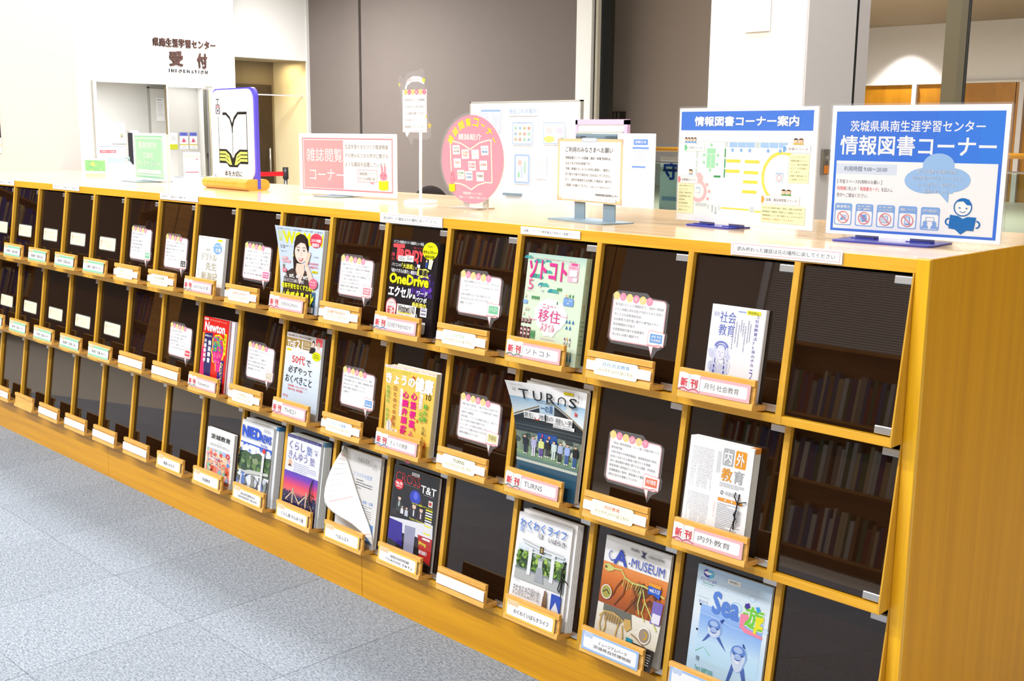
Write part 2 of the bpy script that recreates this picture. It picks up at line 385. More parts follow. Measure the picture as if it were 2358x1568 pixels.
# taupe sliding wall panels far behind, their seam is a real gap
tw = struct('wall_taupe', B(-74, 46.0, -5.3, -42.3, 46.4, CZ), blackm)
for x0, x1 in ((-73.95, -67.42), (-67.12, -43.6)):
    new_obj('wall_panel', B(x0, 45.8, -5.3, x1, 46.05, CZ, bev=.03), taupe, tw)
struct('trim_2', B(-74.15, 45.55, -5.3, -73.93, 45.9, 12.9), cream_wall)
struct('wall_pillar_narrow', B(-44.22, 45.0, -5.3, -42.98, 45.3, CZ), white_wall)
struct('trim_3', B(-42.98, 45.28, -5.3, -42.82, 45.5, CZ), blackm)
struct('trim_4', B(-42.82, 45.2, -5.3, -42.64, 45.5, CZ), mat('frame_cream', '#cdc8b8', .5))
# dark partition behind the narrow pillar
dp = struct('wall_dark_partition', B(-49, 50, .57, -30, 50.5, 16), mat('dark_partition', '#a89a8f', .6, .3))
rc = new_obj('wall_recess', B(-46.5, 49.9, 1.9, -44.15, 50.02, 2.6), mat('recess_dark', '#3c352c', .7), dp)
for i in range(6): new_obj('slat', B(-46.4+i*.33, 49.82, 1.95, -46.27+i*.33, 49.9, 2.55), mat('slat_grey', '#6a6358', .6) if i == 0 else bpy.data.materials['slat_grey'], rc)
# square white column right behind the counter
pl = struct('wall_column', B(-7.98, 8.0, -5.3, -6.06, 9.62, CZ), white_wall)
new_obj('grey_side_face', B(-6.08, 8.02, -5.3, -6.03, 9.62, CZ), grey_face, pl)  # thin sheet that makes the column's right face greyer than its front
struct('trim_5', B(-6.1, 9.62, -5.3, -6.04, 9.72, CZ), blackm)
struct('trim_6', B(-6.2, 9.72, -5.3, -6.04, 10.12, CZ), light_frame)
p = tag(new_obj('notice_paper', (lambda b: (box(b, -7.27, 7.955, 2.79, -6.74, 7.975, 4.3, bev=.003), b)[1])(bmesh.new()), mat('notice_white', '#fbfbfb', .5)), 'blank white notice sheet taped high on the white column', 'notice'); p.location = (0, 0, ZF*S)
sw = empty('wall_switch', 'grey metal wall box with an orange tag on the column side', 'switch box', loc=W(-6.03, 8.78, .55))
new_obj('box', B(0, -.12, -.18, .05, .12, .26, bev=.01), mat('switch_grey', '#8b8578', .4, .5, .4), sw); new_obj('tag', B(.05, -.06, -.16, .06, .08, -.02), mat('orange_tag', '#f08a2c', .5), sw); new_obj('knob', (lambda b: (tube(b, [(.05, .02, .1), (.1, .02, .1)], .05, 12), b)[1])(bmesh.new()), metal, sw)
# glazed screen posts to the right
struct('trim_7', B(-6.40, 14, -5.3, -6.09, 14.12, CZ), frame_m); struct('trim_8', B(-6.09, 14, -5.3, -5.95, 14.08, CZ), mat('olive_frame_side', '#564e36', .45)); struct('trim_9', B(-5.95, 14.01, -5.3, -5.9, 14.04, CZ), blackm)
struct('window_1', B(-5.9, 14.02, -5.3, 8, 14.06, CZ), glassy('screen_glass', (.97, .97, .96), ior=1.2))
# atrium far side: wood panel band, pale wall over it
fw = struct('wall_atrium', B(-100, 110.4, -5.4, 20, 111, 24), mat('atrium_plaster', '#dedbd9', .8))
pw = wood('far_wood_panel', '#9a6408', '#b37a14', (3, 3, 1), .4)
x = -70.0; k = 0
while x < -8:
    new_obj('wall_panel', B(x+.05, 110.1, -5.4, x+5.5, 110.42, 6.85), pw, fw); x += 5.55; k += 1
for x in (-52.9, -41.5, -30.2): new_obj('mullion', B(x-.25, 109.6, -5.4, x+.25, 110.1, 6.85), light_frame, fw)
new_obj('ledge', B(-72, 109.9, 6.8, -8, 110.4, 7.02), mat('ledge_grey', '#d6d2cc', .5), fw)
struct('ceiling_atrium', B(-72, 62, 13.1, 20, 110.4, 13.5), mat('atrium_ceiling', '#8e8069', .8))
# balustrade of the upper landing
r_ = empty('balustrade', 'glass balustrade with a round amber wood handrail across the landing', 'railing', loc=W(-40, 66, -5.3))
bm = bmesh.new(); tube(bm, [(-24, 0, 5.28), (26, 0, 5.28)], .19, 14); new_obj('handrail', bm, wood('amber_rail', '#e59a1c', '#f2b13a', (1, 30, 30), .3, .4), r_, True)
bm = bmesh.new(); tube(bm, [(-24, 0, 4.22), (26, 0, 4.22)], .07); new_obj('lower_rail', bm, metal, r_, True)
for i in range(9):
    new_obj('post', (lambda b: (box(b, -23.9+i*6.2, -.07, 0, -23.75+i*6.2, .07, 5.2), b)[1])(bmesh.new()), metal, r_)
for i in range(8): new_obj('glass_panel', B(-23.6+i*6.2, -.03, .3, -17.9+i*6.2, .03, 4.1), glassy('rail_glass', (.75, .85, .82)) if i == 0 else bpy.data.materials['rail_glass'], r_)
new_obj('kerb', B(-24, -.2, 0, 26, .2, .35), mat('kerb_grey', '#6e6b66', .6), r_)
sh = Sheet(2.4, 4.3); sh.rect(0, 0, 100, 100, '#f1f1ee', 0); sh.text('守', 15, 10, 62, 32, '#27439c', bold=.04); sh.rect(10, 75, 70, 8, '#9fb3d8')
po = empty('hanging_poster', 'white poster with one big blue character behind the balustrade glass', 'poster', mtx=frame((-52.4, 66.25, -4.95), (1, 0, 0), (0, 0, 1)))
new_obj('sheet', B(-1.2, 0, -.03, 1.2, 4.3, 0), paper, po); sh.build('print', po, ox=-1.2)
# library side behind the camera: window with blinds and bookcases (seen mirrored in the smoked glass)
wn = struct('window_2', B(-26, -39.6, 0, 8, -39.48, 9), mat('night_glass', '#20242a', .1))
bl = new_obj('window_blind', (lambda b: ([box(b, -26, -39.35, 1.2+i*.12, 8, -39.2, 1.2+i*.12+.095) for i in range(64)], b)[1])(bmesh.new()), mat('blind_slat', '#f0ece6', .5), wn); bl['kind'] = 'stuff'
for x in (-26, -9, 8): new_obj('window_frame', B(x-.2, -39.5, 0, x+.2, -39.0, 9), metal, wn)
spine_cols = ['#b8b0a0', '#a08a64', '#6c2f28', '#2e4a6e', '#a9a9a2', '#7a5b3a', '#3c5a3c', '#80786a', '#a89a78', '#4a3a56']
bookcase_m = wood('bookcase_oak', '#8a5a1c', '#a8742c', (3, 3, 30), .5)
def bookcase(x, y, w, rot, label, palette, rows=3, h=6.1):
    t = empty('bookcase', label, 'bookcase', 'bookcases behind the reading area', loc=W(x, y, -5.3)); t.rotation_euler = (0, 0, rot)
    bm = bmesh.new(); box(bm, -w/2, -.6, 0, -w/2+.1, .6, h); box(bm, w/2-.1, -.6, 0, w/2, .6, h); box(bm, -w/2, -.04, 0, w/2, .04, h); box(bm, -w/2, -.6, h-.1, w/2, .6, h)
    new_obj('carcass', bm, bookcase_m, t)
    for k in range(rows): new_obj('shelf', B(-w/2+.1, -.6, .3+k*(h-.5)/rows, w/2-.1, .6, .38+k*(h-.5)/rows), bookcase_m, t)
    vs = []; fs = []; cols = []
    for side in (-1, 1):
        for k in range(rows):
            z = .38+k*(h-.5)/rows; xx = -w/2+.15
            while xx < w/2-.25:
                bw = random.uniform(.07, .17); bh = random.uniform(.95, 1.3) if random.random() > .05 else 0
                if bh:
                    y0, y1 = side*.1, side*.52; o = len(vs)
                    vs += [((a)*S, (b_)*S, (c)*S) for c in (z, z+bh) for b_ in (y0, y1) for a in (xx, xx+bw*.93)]
                    fs += [tuple(i+o for i in f) for f in ((0, 2, 3, 1), (4, 5, 7, 6), (0, 1, 5, 4), (2, 6, 7, 3), (0, 4, 6, 2), (1, 3, 7, 5))]
                    cols += [lin(random.choice(palette))]*6
                xx += bw
    me = bpy.data.meshes.new('books'); me.from_pydata(vs, [], fs); at = me.attributes.new('ink', 'FLOAT_COLOR', 'FACE')
    at.data.foreach_set('color', [v for c in cols for v in (*c, 1)]); me.materials.append(INK)
    o = bpy.data.objects.new('books', me); C.objects.link(o); o.parent = t; o['kind'] = 'stuff'
blue = ['#1d2f7a', '#24408f', '#2b3f9c', '#19265e', '#c8b070']; brown = ['#8a4a1e', '#a35a26', '#7a3c18', '#c98a4a', '#94552a']
bookcase(-8, -20, 9, 0, 'low oak bookcase of mixed books facing the right end of the case', spine_cols)
bookcase(-17, -31, 9, 0, 'low oak bookcase standing close to the window blinds', spine_cols)
bookcase(-27, -23, 9, 0, 'tall oak bookcase of brown volumes left of the low ones', brown+spine_cols, 5, 9.3)
bookcase(-36.5, -21, 9, .1, 'tall oak bookcase of mixed spines in the middle of the library', spine_cols+brown, 5, 9.3)
bookcase(-45, -17, 8, .35, 'tall oak bookcase of brown and blue volumes', blue+brown, 5, 9.3)
bookcase(-52, -12.5, 8, .65, 'tall oak bookcase filled with dark blue volumes', blue, 5, 8.6)
bookcase(-56.5, -6, 7, 1.1, 'tall oak bookcase of blue volumes nearest the far wall', blue+spine_cols[:2], 5, 8.6)
area(-38, -12, CZ-.15, 8, 2, 130); area(-52, -3, CZ-.15, 6, 2, 80)  # fills added to brighten the bookcases mirrored in the smoked glass

# =================================================================== THE DISPLAY CASE
SH = {1: -1.54, 2: -3.07, 3: -4.62}           # shelf top heights
SLOT = {1: 1.41, 2: 1.40, 3: 1.41}
def xr(j): return -.14 if j == 0 else -1.245-1.193*(j-1)-.0325
def xl(j): return -1.245-1.193*j+.0325
def xd(k): return -1.245-1.193*k
NP = 20
SLN = .143
case = empty('display_case', 'long low oak magazine display case with smoked glass pocket doors', 'display case', loc=W(0, 0, -5.3))
def cobj(name, bm, m, parent=case, smooth=False):
    o = new_obj(name, bm, m, parent, smooth)
    if parent is case: o.location = (0, 0, ZF*S)
    return o
cobj('countertop', B(-25.07, 0, -.115, -.13, 3.52, 0, bev=.006), [wd_top])
# solid front edge strip of the counter, more saturated wood
bm = bmesh.new(); box(bm, -25.07, -.012, -.122, -.12, .0, -.002, bev=.003); cobj('counter_edge', bm, wd_face)
bm = bmesh.new(); box(bm, -.125, -.012, -5.3, 0, .05, .0, bev=.006); cobj('end_post', bm, wd_post)
bm = bmesh.new(); box(bm, -.125, .05, -5.3, -.001, 3.52, 0, bev=.004); cobj('side_panel', bm, wd_side)
bm = bmesh.new(); box(bm, -.135, .05, .0005, -.01, 3.5, .003); cobj('edge_band', bm, wd_top)
cobj('back_panel', B(-25.07, 3.4, -5.3, -.125, 3.5, -.115), wd_side)
x = -.125
for i, L in enumerate((7.5, 7.6, 9.8)):
    cobj('plinth', B(x-L+.008, -.20, -5.3, x, -.1, -4.705, bev=.004), wd_plinth); x -= L
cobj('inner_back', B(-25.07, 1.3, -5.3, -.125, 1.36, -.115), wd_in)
cobj('left_filler', B(-25.07, -.05, -5.3, xd(19)-.03, .4, -.12), wd_vert)
for r in (1, 2, 3):
    zs = SH[r]; ztop = -.115 if r == 1 else SH[r-1]-.078
    for k in range(NP):
        bm = bmesh.new(); x = xd(k)
        yt = -.22+SLN*(ztop-zs)
        prism(bm, [(.35, ztop), (yt, ztop), (-.22, zs), (-.22, zs-.078), (.35, zs-.078)], x-.0325, x+.0325)
        cobj('divider', bm, wd_vert)
    # wedge cheek against the end post
    yt = -.22+SLN*(ztop-zs); bm = bmesh.new(); prism(bm, [(.35, ztop), (min(yt, -.0), ztop), (-.22, zs), (-.22, zs-.078), (.35, zs-.078)], -.14, -.1252); cobj('cheek', bm, wd_vert)
    for j in range(NP):
        bm = bmesh.new(); box(bm, xl(j), -.218, zs-.078, xr(j), .35, zs, bev=.004); cobj('shelf', bm, wd_rest if False else wd_face)
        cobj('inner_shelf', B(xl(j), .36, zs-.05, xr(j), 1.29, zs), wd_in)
def pocket(r, j, s=0, t=0):
    """matrix of the slanted pocket plane: x across, y up the slope, z to the viewer"""
    xc = (xl(j)+xr(j))/2
    m = frame((xc, -.17, SH[r]), (1, 0, 0), (0, SLN, 1))
    return m @ Matrix.Translation((0, s*S, t*S))
HR = {}
for r in (1, 2, 3):
    for j in range(NP):
        w = xr(j)-xl(j); m = pocket(r, j)
        o = cobj('glass_door', B(-w/2+.006, .012, -.024, w/2-.006, SLOT[r]-.004, 0, bev=.003), smoked); o.matrix_world = m
        if j < 14 or r == 1:
            for (a, b) in ((1.325, 1.395), (.012, .085)):
                h = new_obj('hinge_plate', B(w/2-.175, a, -.03, w/2-.008, b, .014, bev=.008), metal, o)
        else:
            h = new_obj('hinge_plate', B(w/2-.175, 1.325, -.03, w/2-.008, 1.395, .014), metal, o)
        if j == 0: continue
        bm = bmesh.new(); box(bm, -.43, .01, .001, .43, .062, .195, bev=.004)
        box(bm, -.43, .01, .19, .43, .075, .24, bev=.004); box(bm, -.43, .235, .19, .43, .298, .24, bev=.004); box(bm, -.43, .07, .19, .43, .24, .222)
        o = cobj('book_rest', bm, wd_rest); o.matrix_world = m
        o['parentfix'] = 0
for o in list(case.children):
    if 'parentfix' in o: del o['parentfix']
# =================================================================== NAME CARDS ON THE RESTS
def ordn(n): return ['zeroth','first','second','third','fourth','fifth','sixth','seventh','eighth','ninth','tenth','eleventh','twelfth','thirteenth','fourteenth','fifteenth','sixteenth','seventeenth','eighteenth','nineteenth'][n]
rowname = {1: 'top', 2: 'middle', 3: 'bottom'}
def card_thing(r, j, name, label, cat, group, t=.241):
    return empty(name, label, cat, group, mtx=pocket(r, j, 0, t))
def rest_new(r, j, txt, desc, squeeze=None):
    t = card_thing(r, j, 'name_card', 'pink-bordered name card %s' % desc, 'name card', 'pink new-issue name cards')
    new_obj('acrylic_sleeve', B(-.425, .082, 0, .425, .232, .003), clear, t)
    new_obj('card', B(-.385, .075, .003, .395, .248, .006), paper, t)
    s = Sheet(.78, .173); s.rect(0, 0, 100, 100, '#f9bcc0', 0); s.rrect(22, 17, 74, 66, 2.5, '#fdfdfd', 1)
    n = len(txt); em_ = 40 if n <= 8 else 40
    vs = text_geo(txt, .0, 2); wfit = min(58, (12.0 if ord(txt[0]) > 255 and n < 6 else 7.2)*n)
    s.text(txt, 34 if n < 8 else 31, 33, wfit, 34, '#5a5048', 3, .004)
    # open book mark
    def bk(x0, x1, c, z, dy=0): 
        pts = []
        xm = (x0+x1)/2
        for i in range(7): pts.append((x0+(xm-x0)*i/6, -2+dy+5*(i/6)**2*1.2-4*math.sin(i/6*math.pi)))
        for i in range(7): pts.append((xm+(x1-xm)*i/6, 4+dy-6*(i/6)-4*math.sin(i/6*math.pi)+2))
        for i in range(7): pts.append((x1-(x1-xm)*i/6, 92+dy-14*math.sin(i/6*math.pi)))
        for i in range(7): pts.append((xm-(xm-x0)*i/6, 92+dy-14*math.sin(i/6*math.pi)))
        s.poly(pts, c, z)
    bk(-5, 28, {'1': '#6b8f7a', '2': '#c45a78', '3': '#4a86b0'}[str((r*3+j) % 3+1)], 4, 6); bk(-4.5, 27.5, '#fdfbf2', 5, -2)
    s.rect(11.2, 4, .5, 82, '#9a9a90', 6)
    s.text('新', -1, 26, 10, 46, '#e8495a', 7, .03); s.text('刊', 14, 26, 10, 46, '#e8495a', 7, .03)
    s.build('print', t, INK, .006, ox=-.385, oy=.075)
    return t
def rest_back(r, j, txt, col, desc):
    t = card_thing(r, j, 'name_card', 'cream name plate with %s, %s' % ('title in %s' % {'#6fb0e8': 'blue', '#6fc48a': 'green', '#e8788a': 'pink', '#b8a878': 'olive', '#e87060': 'red', '#b5a96a': 'olive', '#666655': 'grey'}[col], desc), 'name card', 'cream back-issue name cards')
    new_obj('strip', B(-.425, .1, 0, .425, .2, .002), paper, t)
    bm = bmesh.new(); box(bm, -.31, .062, .002, .26, .232, .006); bmesh.ops.bevel(bm, geom=[e for e in bm.edges if abs(e.verts[0].co.z-e.verts[1].co.z) > 1e-5], offset=.03*S, segments=4, affect='EDGES', profile=.5)
    new_obj('plate', bm, mat('cream_plate', '#f8f6d2', .5) if 'cream_plate' not in bpy.data.materials else bpy.data.materials['cream_plate'], t)
    s = Sheet(.57, .17); n = len(txt)
    w = min(66, 9*n if ord(txt[0]) > 255 else 7*n)
    s.text(txt, 50-w/2, 18, w, 24, col, 1, .01); s.text('バックナンバーはこちら', 10, 54, 80, 22, '#94865a', 1)
    s.build('print', t, INK, .006, ox=-.31, oy=.062)
def rest_col(r, j, txt, band, dots, desc, cat='name card', two=None):
    cn = {'#9edcb0': 'green', '#f8cf52': 'yellow', '#a9c8f0': 'pale blue'}[band]
    t = card_thing(r, j, 'name_card', '%s-banded white name card, %s' % (cn, desc), cat, '%s-banded name cards' % cn)
    new_obj('acrylic_sleeve', B(-.425, .09, 0, .425, .225, .003), clear, t)
    new_obj('card', B(-.4, .055, .003, .385, .258, .006), paper, t)
    s = Sheet(.785, .203)
    if cn == 'green':
        s.rect(0, 0, 100, 100, '#fcfcfc', 0); s.rect(0, 4, 100, 20, band, 1); s.rect(0, 82, 100, 16, band, 1)
    else: s.rect(0, 0, 100, 100, band, 0); s.rrect(3.5, 12, 93, 76, 3, '#fcfcfc', 1)
    for i in range(dots):
        c = '#f6c34e' if cn != 'pale blue' else '#9bbfee'
        s.ell(8+i*7.2, 17, 4.2, col='#fdfdfd', z=2); s.ring(8+i*7.2, 17, 2.2, 3.4, c, 3); s.rect(6.9+i*7.2, 13.5, 2.2, 7, c, 3)
    if two:
        s.text(two[0], 30, 30, 50, 18, '#5a5048', 3); s.text(two[1], 22, 56, 66, 18, '#5a5048', 3)
    elif txt:
        w = min(70, 7.4*len(txt)); s.text(txt, 50-w/2+3, 42, w, 26, '#5a5048', 3)
    s.build('print', t, INK, .006, ox=-.4, oy=.055)
def rest_blank(r, j, desc, txt=None):
    t = card_thing(r, j, 'name_card', '%s white strip %s' % ('faintly lettered' if txt else 'blank', desc), 'name card', 'white strips on the rests')
    bm = bmesh.new(); box(bm, -.43, .088, 0, .425, .215, .004, bev=.001); new_obj('strip', bm, paper, t)
    if txt: s = Sheet(.855, .127); s.text(txt, 28, 34, 44, 30, '#77777a', 1); s.build('print', t, INK, .004, ox=-.43, oy=.088)
UP = 'on the rest under the '
rest_new(1, 1, '月刊 社会教育', UP+'blue sketched head magazine')
rest_new(1, 3, 'ソトコト', UP+'mint magazine with a big pink title')
rest_new(1, 5, '日経TRENDY', UP+'black magazine with big yellow roman letters')
rest_new(1, 7, '日経WOMAN', UP+'pale blue magazine with a smiling woman')
rest_new(1, 9, '100分de名著', UP+'white booklet with a light blue disc')
rest_new(2, 1, '内外教育', UP+'stack of white newsletters with orange-tipped edges')
rest_new(2, 3, 'TURNS', UP+'magazine with a row of people')
rest_new(2, 5, 'きょうの健康', UP+'yellow health magazine with magenta columns')
rest_new(2, 7, 'THE21', UP+'pale magazine with a gold masthead band')
rest_new(2, 9, 'Newton', UP+'red magazine with a rainbow-coloured brain')
RP = lambda r, j, k: '%s rest from the right, %s row' % (ordn(j), rowname[r])
rest_back(1, 2, '月刊 社会教育', '#6fb0e8', RP(1, 2, 0)); rest_back(1, 4, 'ソトコト', '#6fc48a', RP(1, 4, 0))
rest_back(1, 6, '日経TRENDY', '#e87060', RP(1, 6, 0)); rest_back(1, 8, '日経WOMAN', '#e8788a', RP(1, 8, 0))
rest_back(1, 10, '100分de名著', '#666655', RP(1, 10, 0)); rest_back(1, 11, '日経サイエンス', '#6fc48a', RP(1, 11, 0))
rest_back(2, 2, '内外教育', '#e87060', RP(2, 2, 0)); rest_back(2, 4, 'TURNS', '#666655', RP(2, 4, 0))
rest_back(2, 6, 'きょうの健康', '#6fb0e8', RP(2, 6, 0)); rest_back(2, 8, 'THE21', '#b8a878', RP(2, 8, 0))
GR = [('土浦市「広報つちうら」', 1, 12), ('阿見町「広報 あみ」', 1, 13), ('美浦村「広報 みほ」', 1, 14), ('石岡市「広報 石岡」', 1, 15), ('稲敷市「広報 稲敷」', 1, 16), ('利根町「広報 とね」', 1, 17),
      ('河内町「広報 かわち」', 2, 12), ('美浦村「広報 とね」', 2, 13), ('守谷市「広報 もりや」', 2, 14), ('取手市「広報 とりで」', 2, 15), ('牛久市「広報 うしく」', 2, 16), ('龍ケ崎市「りゅうほー」', 2, 17), ('つくば市「広報」', 2, 18)]
for t, r, j in GR: rest_col(r, j, t, '#9edcb0', 3, RP(r, j, 0))
YL = [('わくわくいばらきライフ', 3, 'under the white leaflet stack showing a stone gate'), ('', 5, 'under the black magazine with a thin red title'), ('ヘルシスト', 6, 'under the magazine whose cover curls open'),
      ('くらし塾 きんゆう塾', 7, 'under the stack with a purple dusk skyline'), ('', 8, 'under the stack with green hills and blue sky'), ('茨城教育', 9, 'under the white booklet with a pastel crowd drawing'), ('農業いばらき', 10, 'on the first empty rest left of the pastel crowd booklet')]
for t, j, dsc in YL:
    two = {5: ('一般財団法人総合科学研究機構', '「CROSS T&T」'), 8: ('国立研究開発法人', '防災科学技術研究所「NIED NEWS」')}.get(j)
    rest_col(3, j, t, '#f8cf52', 3, dsc, two=two)
rest_col(3, 2, '', '#a9c8f0', 2, 'under the dinosaur bones magazine', two=('ミュージアムパーク', '茨城県自然博物館'))
rest_col(3, 1, 'アクアワールド', '#a9c8f0', 2, 'under the blue magazine with two dolphins')
rest_blank(2, 10, 'under the speech-bubble card nearest the red magazine on its left'); rest_blank(2, 11, 'next to the left of the strip under that bubble card')
rest_blank(3, 4, 'between the white gate leaflets and the black magazine')
for k, j in enumerate((11, 12, 13)): rest_blank(3, j, '%s of three left of the last yellow-banded card' % ordn(k+1))
rest_blank(3, 14, 'just right of the bare unlabelled rest', '市町村広報誌'); rest_blank(3, 16, 'just left of the bare unlabelled rest', '県南広報誌'); rest_blank(3, 17, 'at the far left of the bottom row', '広報紙')

# =================================================================== BUBBLE CARDS AND NOTE CARDS ON THE GLASS
def bubble(r, j, lines, tcol, tt, desc, s0=.40, s1=.90):
    t = empty('bubble_card', 'pink-edged speech-bubble card with %s tag, %s' % ({'#7fd0a0': 'green', '#6fa8e8': 'blue', '#f08a98': 'pink', '#333333': 'black', '#e8e0a0': 'cream', '#f08060': 'red-orange', '#d8c8b0': 'beige', '#e83a4a': 'red', '#e85a9a': 'magenta'}[tcol], desc), 'card', 'speech-bubble cards on the glass', mtx=pocket(r, j, 0, .001))
    w = .70; h = s1-s0; x0 = -.355
    # laminate outline with tail
    def outl(g):
        pts = [(x0-g, s0+.03), (x0-g+.01, s1-.02+g), (x0+.04, s1+.025+g), (x0+.55*w+.05, s1+.03+g), (x0+.62*w+.05, s1+g-.01), (x0+w-.02, s1+g-.02), (x0+w+g, s1-.03), (x0+w+g, s0+.17), (x0+w+g+.02, s0+.14), (x0+w+g+.015, s0+.04), (x0+w-.01, s0-.01), (x0+w-.06, s0-.035), (x0+w-.115, s0-.11-g*.8), (x0+w-.16, s0-.01-g), (x0+.03, s0-g)]
        return pts
    bm = bmesh.new(); prism(bm, outl(.028), 0, .004, 'z'); new_obj('laminate', bm, lam, t)
    s = Sheet(w, h+.13); k = 100/(h+.13)
    def P(px, py): return ((px-x0)/w*100, (s1+.02-py)*k)
    def bub(g, c, z):
        pts = []
        for cx, cy, a in ((x0+w-.05, s1-.05, 0), (x0+.05, s1-.05, 90), (x0+.05, s0+.05, 180)):
            for i in range(6):
                th = math.radians(a+18*i); pts.append((cx+(.05-g)*math.cos(th), cy+(.05-g)*math.sin(th)))
        pts += [(x0+w-.17, s0+g), (x0+w-.125, s0-.095+g*2.2), (x0+w-.115, s0+g)]
        for i in range(6):
            th = math.radians(270+18*i); pts.append((x0+w-.05+(.05-g)*math.cos(th), s0+.05+(.05-g)*math.sin(th)))
        s.poly([P(*p) for p in pts], c, z)
    bub(0, '#f8b8bc', 0); bub(.011, '#fdfdfc', 1)
    cols = ['#f8dc88', '#f59ab4']*3
    for i, ch in enumerate('こんな雑誌？'):
        cx, cy = P(x0+.04+i*.088, s1-.005-.004*i); s.ell(cx, cy, 6.1, col=cols[i % 2], z=3)
        s.text(ch, cx-2.6, cy-3.4*w/h*.6, 5.2, 7.4*w/h*.6, '#fdfbf4', 4)
    n = len(lines); lp = (h-.09)/max(7.4, n+.4); emz = lp*.62*k
    for i, ln in enumerate(lines):
        x, y = P(x0+.035, s1-.075-lp*i); s.em(ln, x, y, emz, '#a2a2a8', 3, 0, 1, squeeze=min(1.0, .64/(len(ln)*.62*lp+1e-6)))
    # little book tag
    bx, by = x0+w-.19, s0+.01
    s.poly([P(bx, by), (P(bx, by+.15)), P(bx+.05, by+.165), P(bx+.11, by+.15), P(bx+.16, by+.155), P(bx+.215, by+.14), P(bx+.21, by+.0), P(bx+.15, by+.015), P(bx+.1, by)], '#f6b0b4', 4)
    s.poly([P(bx+.006, by+.012), (P(bx+.006, by+.144)), P(bx+.05, by+.157), P(bx+.11, by+.143), P(bx+.16, by+.148), P(bx+.207, by+.134), P(bx+.203, by+.012), P(bx+.15, by+.024), P(bx+.1, by+.012)], '#fdfdfb', 5)
    a = P(bx+.03, by+.125); b = P(bx+.185, by+.035); s.rect(a[0], a[1], b[0]-a[0], b[1]-a[1], tcol, 6)
    m = len(tt)
    for i, q in enumerate(tt): s.text(q, a[0]+2.5, a[1]+(b[1]-a[1])*(.16+i*.78/m), b[0]-a[0]-5, (b[1]-a[1])*.56/m, '#fdfdfd' if tcol not in ('#e8e0a0',) else '#a09060', 7, .02, 1)
    s.build('print', t, INK, .005, ox=x0, oy=s0-.11)
bubble(1, 2, ['研究者たちによる理論研究と、地域の実践家', 'たちの体験交流を目指す市民のための市民の', '手による社会教育総合誌。', '社会教育,生涯学習に関する専門誌でその', '総合情報誌を目指す。', '社会教育研究者や社会教育を', '学ぶ方に必読の雑誌です。'], '#6fa8e8', ['月刊', '社会教育'], 'beside the top-row magazine with the sketched head', .42, .90)
bubble(1, 4, ['「社会や環境がよくなって、そしておもしろ', 'い」をテーマとしたソーシャル&エコ・マガ', 'ジンです。', '日本や世界のローカルで起きている、', 'まちをおもしろくするアイデアを', '掲載しています。'], '#7fd0a0', ['ソトコト'], 'in the top row left of the mint magazine', .44, .91)
bubble(1, 6, ['快適な生活をエンジョイするための製品やサー', 'ビスの最新の動きを、消費者の視点で徹底検証。', 'カバーする分野は、ケータイやパソコンなどの', 'デジタル製品から家電、住宅、金融商品、クル', 'マ、旅行など多岐に渡ります。', 'セールストークに惑わされない', '客観的な評価で消費生活を磨く', '役にワードし続けています。'], '#f08a98', ['日経', 'TRENDY'], 'in the top row left of the black magazine', .41, .905)
bubble(1, 8, ['「仕事と暮らしを自分らしく」と願う働く女性', 'のみに役立つテーマ&ライフスタイル情報誌。', '健康・美容などひとつ上の暮らしを磨く', 'ビジネスに必要なスキルアップ情報、働く女性', '最新のキャリアやマネー情報など', 'ファッションも充実の', '働く女性に寄り添う情報が満載。'], '#e85a9a', ['日経', 'WOMAN'], 'in the top row left of the smiling woman magazine', .40, .90)
bubble(1, 10, ['NHKテキスト。古今東西の名著を25分', '×4回で読み解く番組のテキスト。', '難解な1冊の名著をわかりやすく解説。', '読書の道しるべとして、', '現代に生きる私たちに', 'ヒントを与えてくれます。'], '#333333', ['100分de', '名著'], 'in the top row left of the white booklet', .36, .86)
bubble(1, 11, ['世界の科学の最先端を伝える', '月刊科学雑誌。', '宇宙から生命、環境まで', '第一線の研究者が執筆し、', '幅広い分野の話題を', 'わかりやすく紹介します。'], '#7fd0a0', ['科学'], 'in the top row next to the cream note cards', .40, .92)
bubble(2, 2, ['「独自の教育情報源」として高い評価を得ている', '教育専門紙。', '文部科学省や中央教育審議会、教育関係団体の動向、', '各地の注目される教育の動きなどを掲載。', '海外の教育事情や教育に関する主な論調、学校経営、', '教育現場の実践紹介に力を入れ、', '各種審議会の答申、報告書など重要な', '資料は全文を掲載しています。'], '#f08060', ['内外教育'], 'in the middle row beside the orange-edged newsletters', .42, .92)
bubble(2, 4, ['地域の魅力を再発見、「自分で自分の生活をデザイ', 'ンしよう」がコンセプト。人と地域を結び、移住を', '応援する情報誌。', '自分が働くことで、その地域を元気にし、消えつつ', 'あった文化や伝統が存続できる。', 'U・I・Jターンで地方に移住した人、', 'まちづくりに関わる方のさまざまな', '事例が掲載されています。'], '#e8e0a0', ['TURNS'], 'in the middle row left of the row-of-people magazine', .42, .93)
bubble(2, 6, ['確かな医療情報を専門家がわかりやすく解説!', '科学的根拠に基づいた健康・医療情報を専門', '家がわかりやすく解説しています。', '食事や運動の実践的なアドバイス', 'も満載です。'], '#6fa8e8', ['きょうの', '健康'], 'in the middle row left of the yellow magazine', .42, .90)
bubble(2, 8, ['若手から中堅のビジネスパーソンの', 'ための自己啓発マガジン。', '仕事術からキャリア、健康まで', '働く人の疑問と悩みに応えます。', '時代の流れを読み解く特集が', '毎号掲載されています。'], '#d8c8b0', ['THE21'], 'in the middle row left of the gold-band magazine', .42, .92)
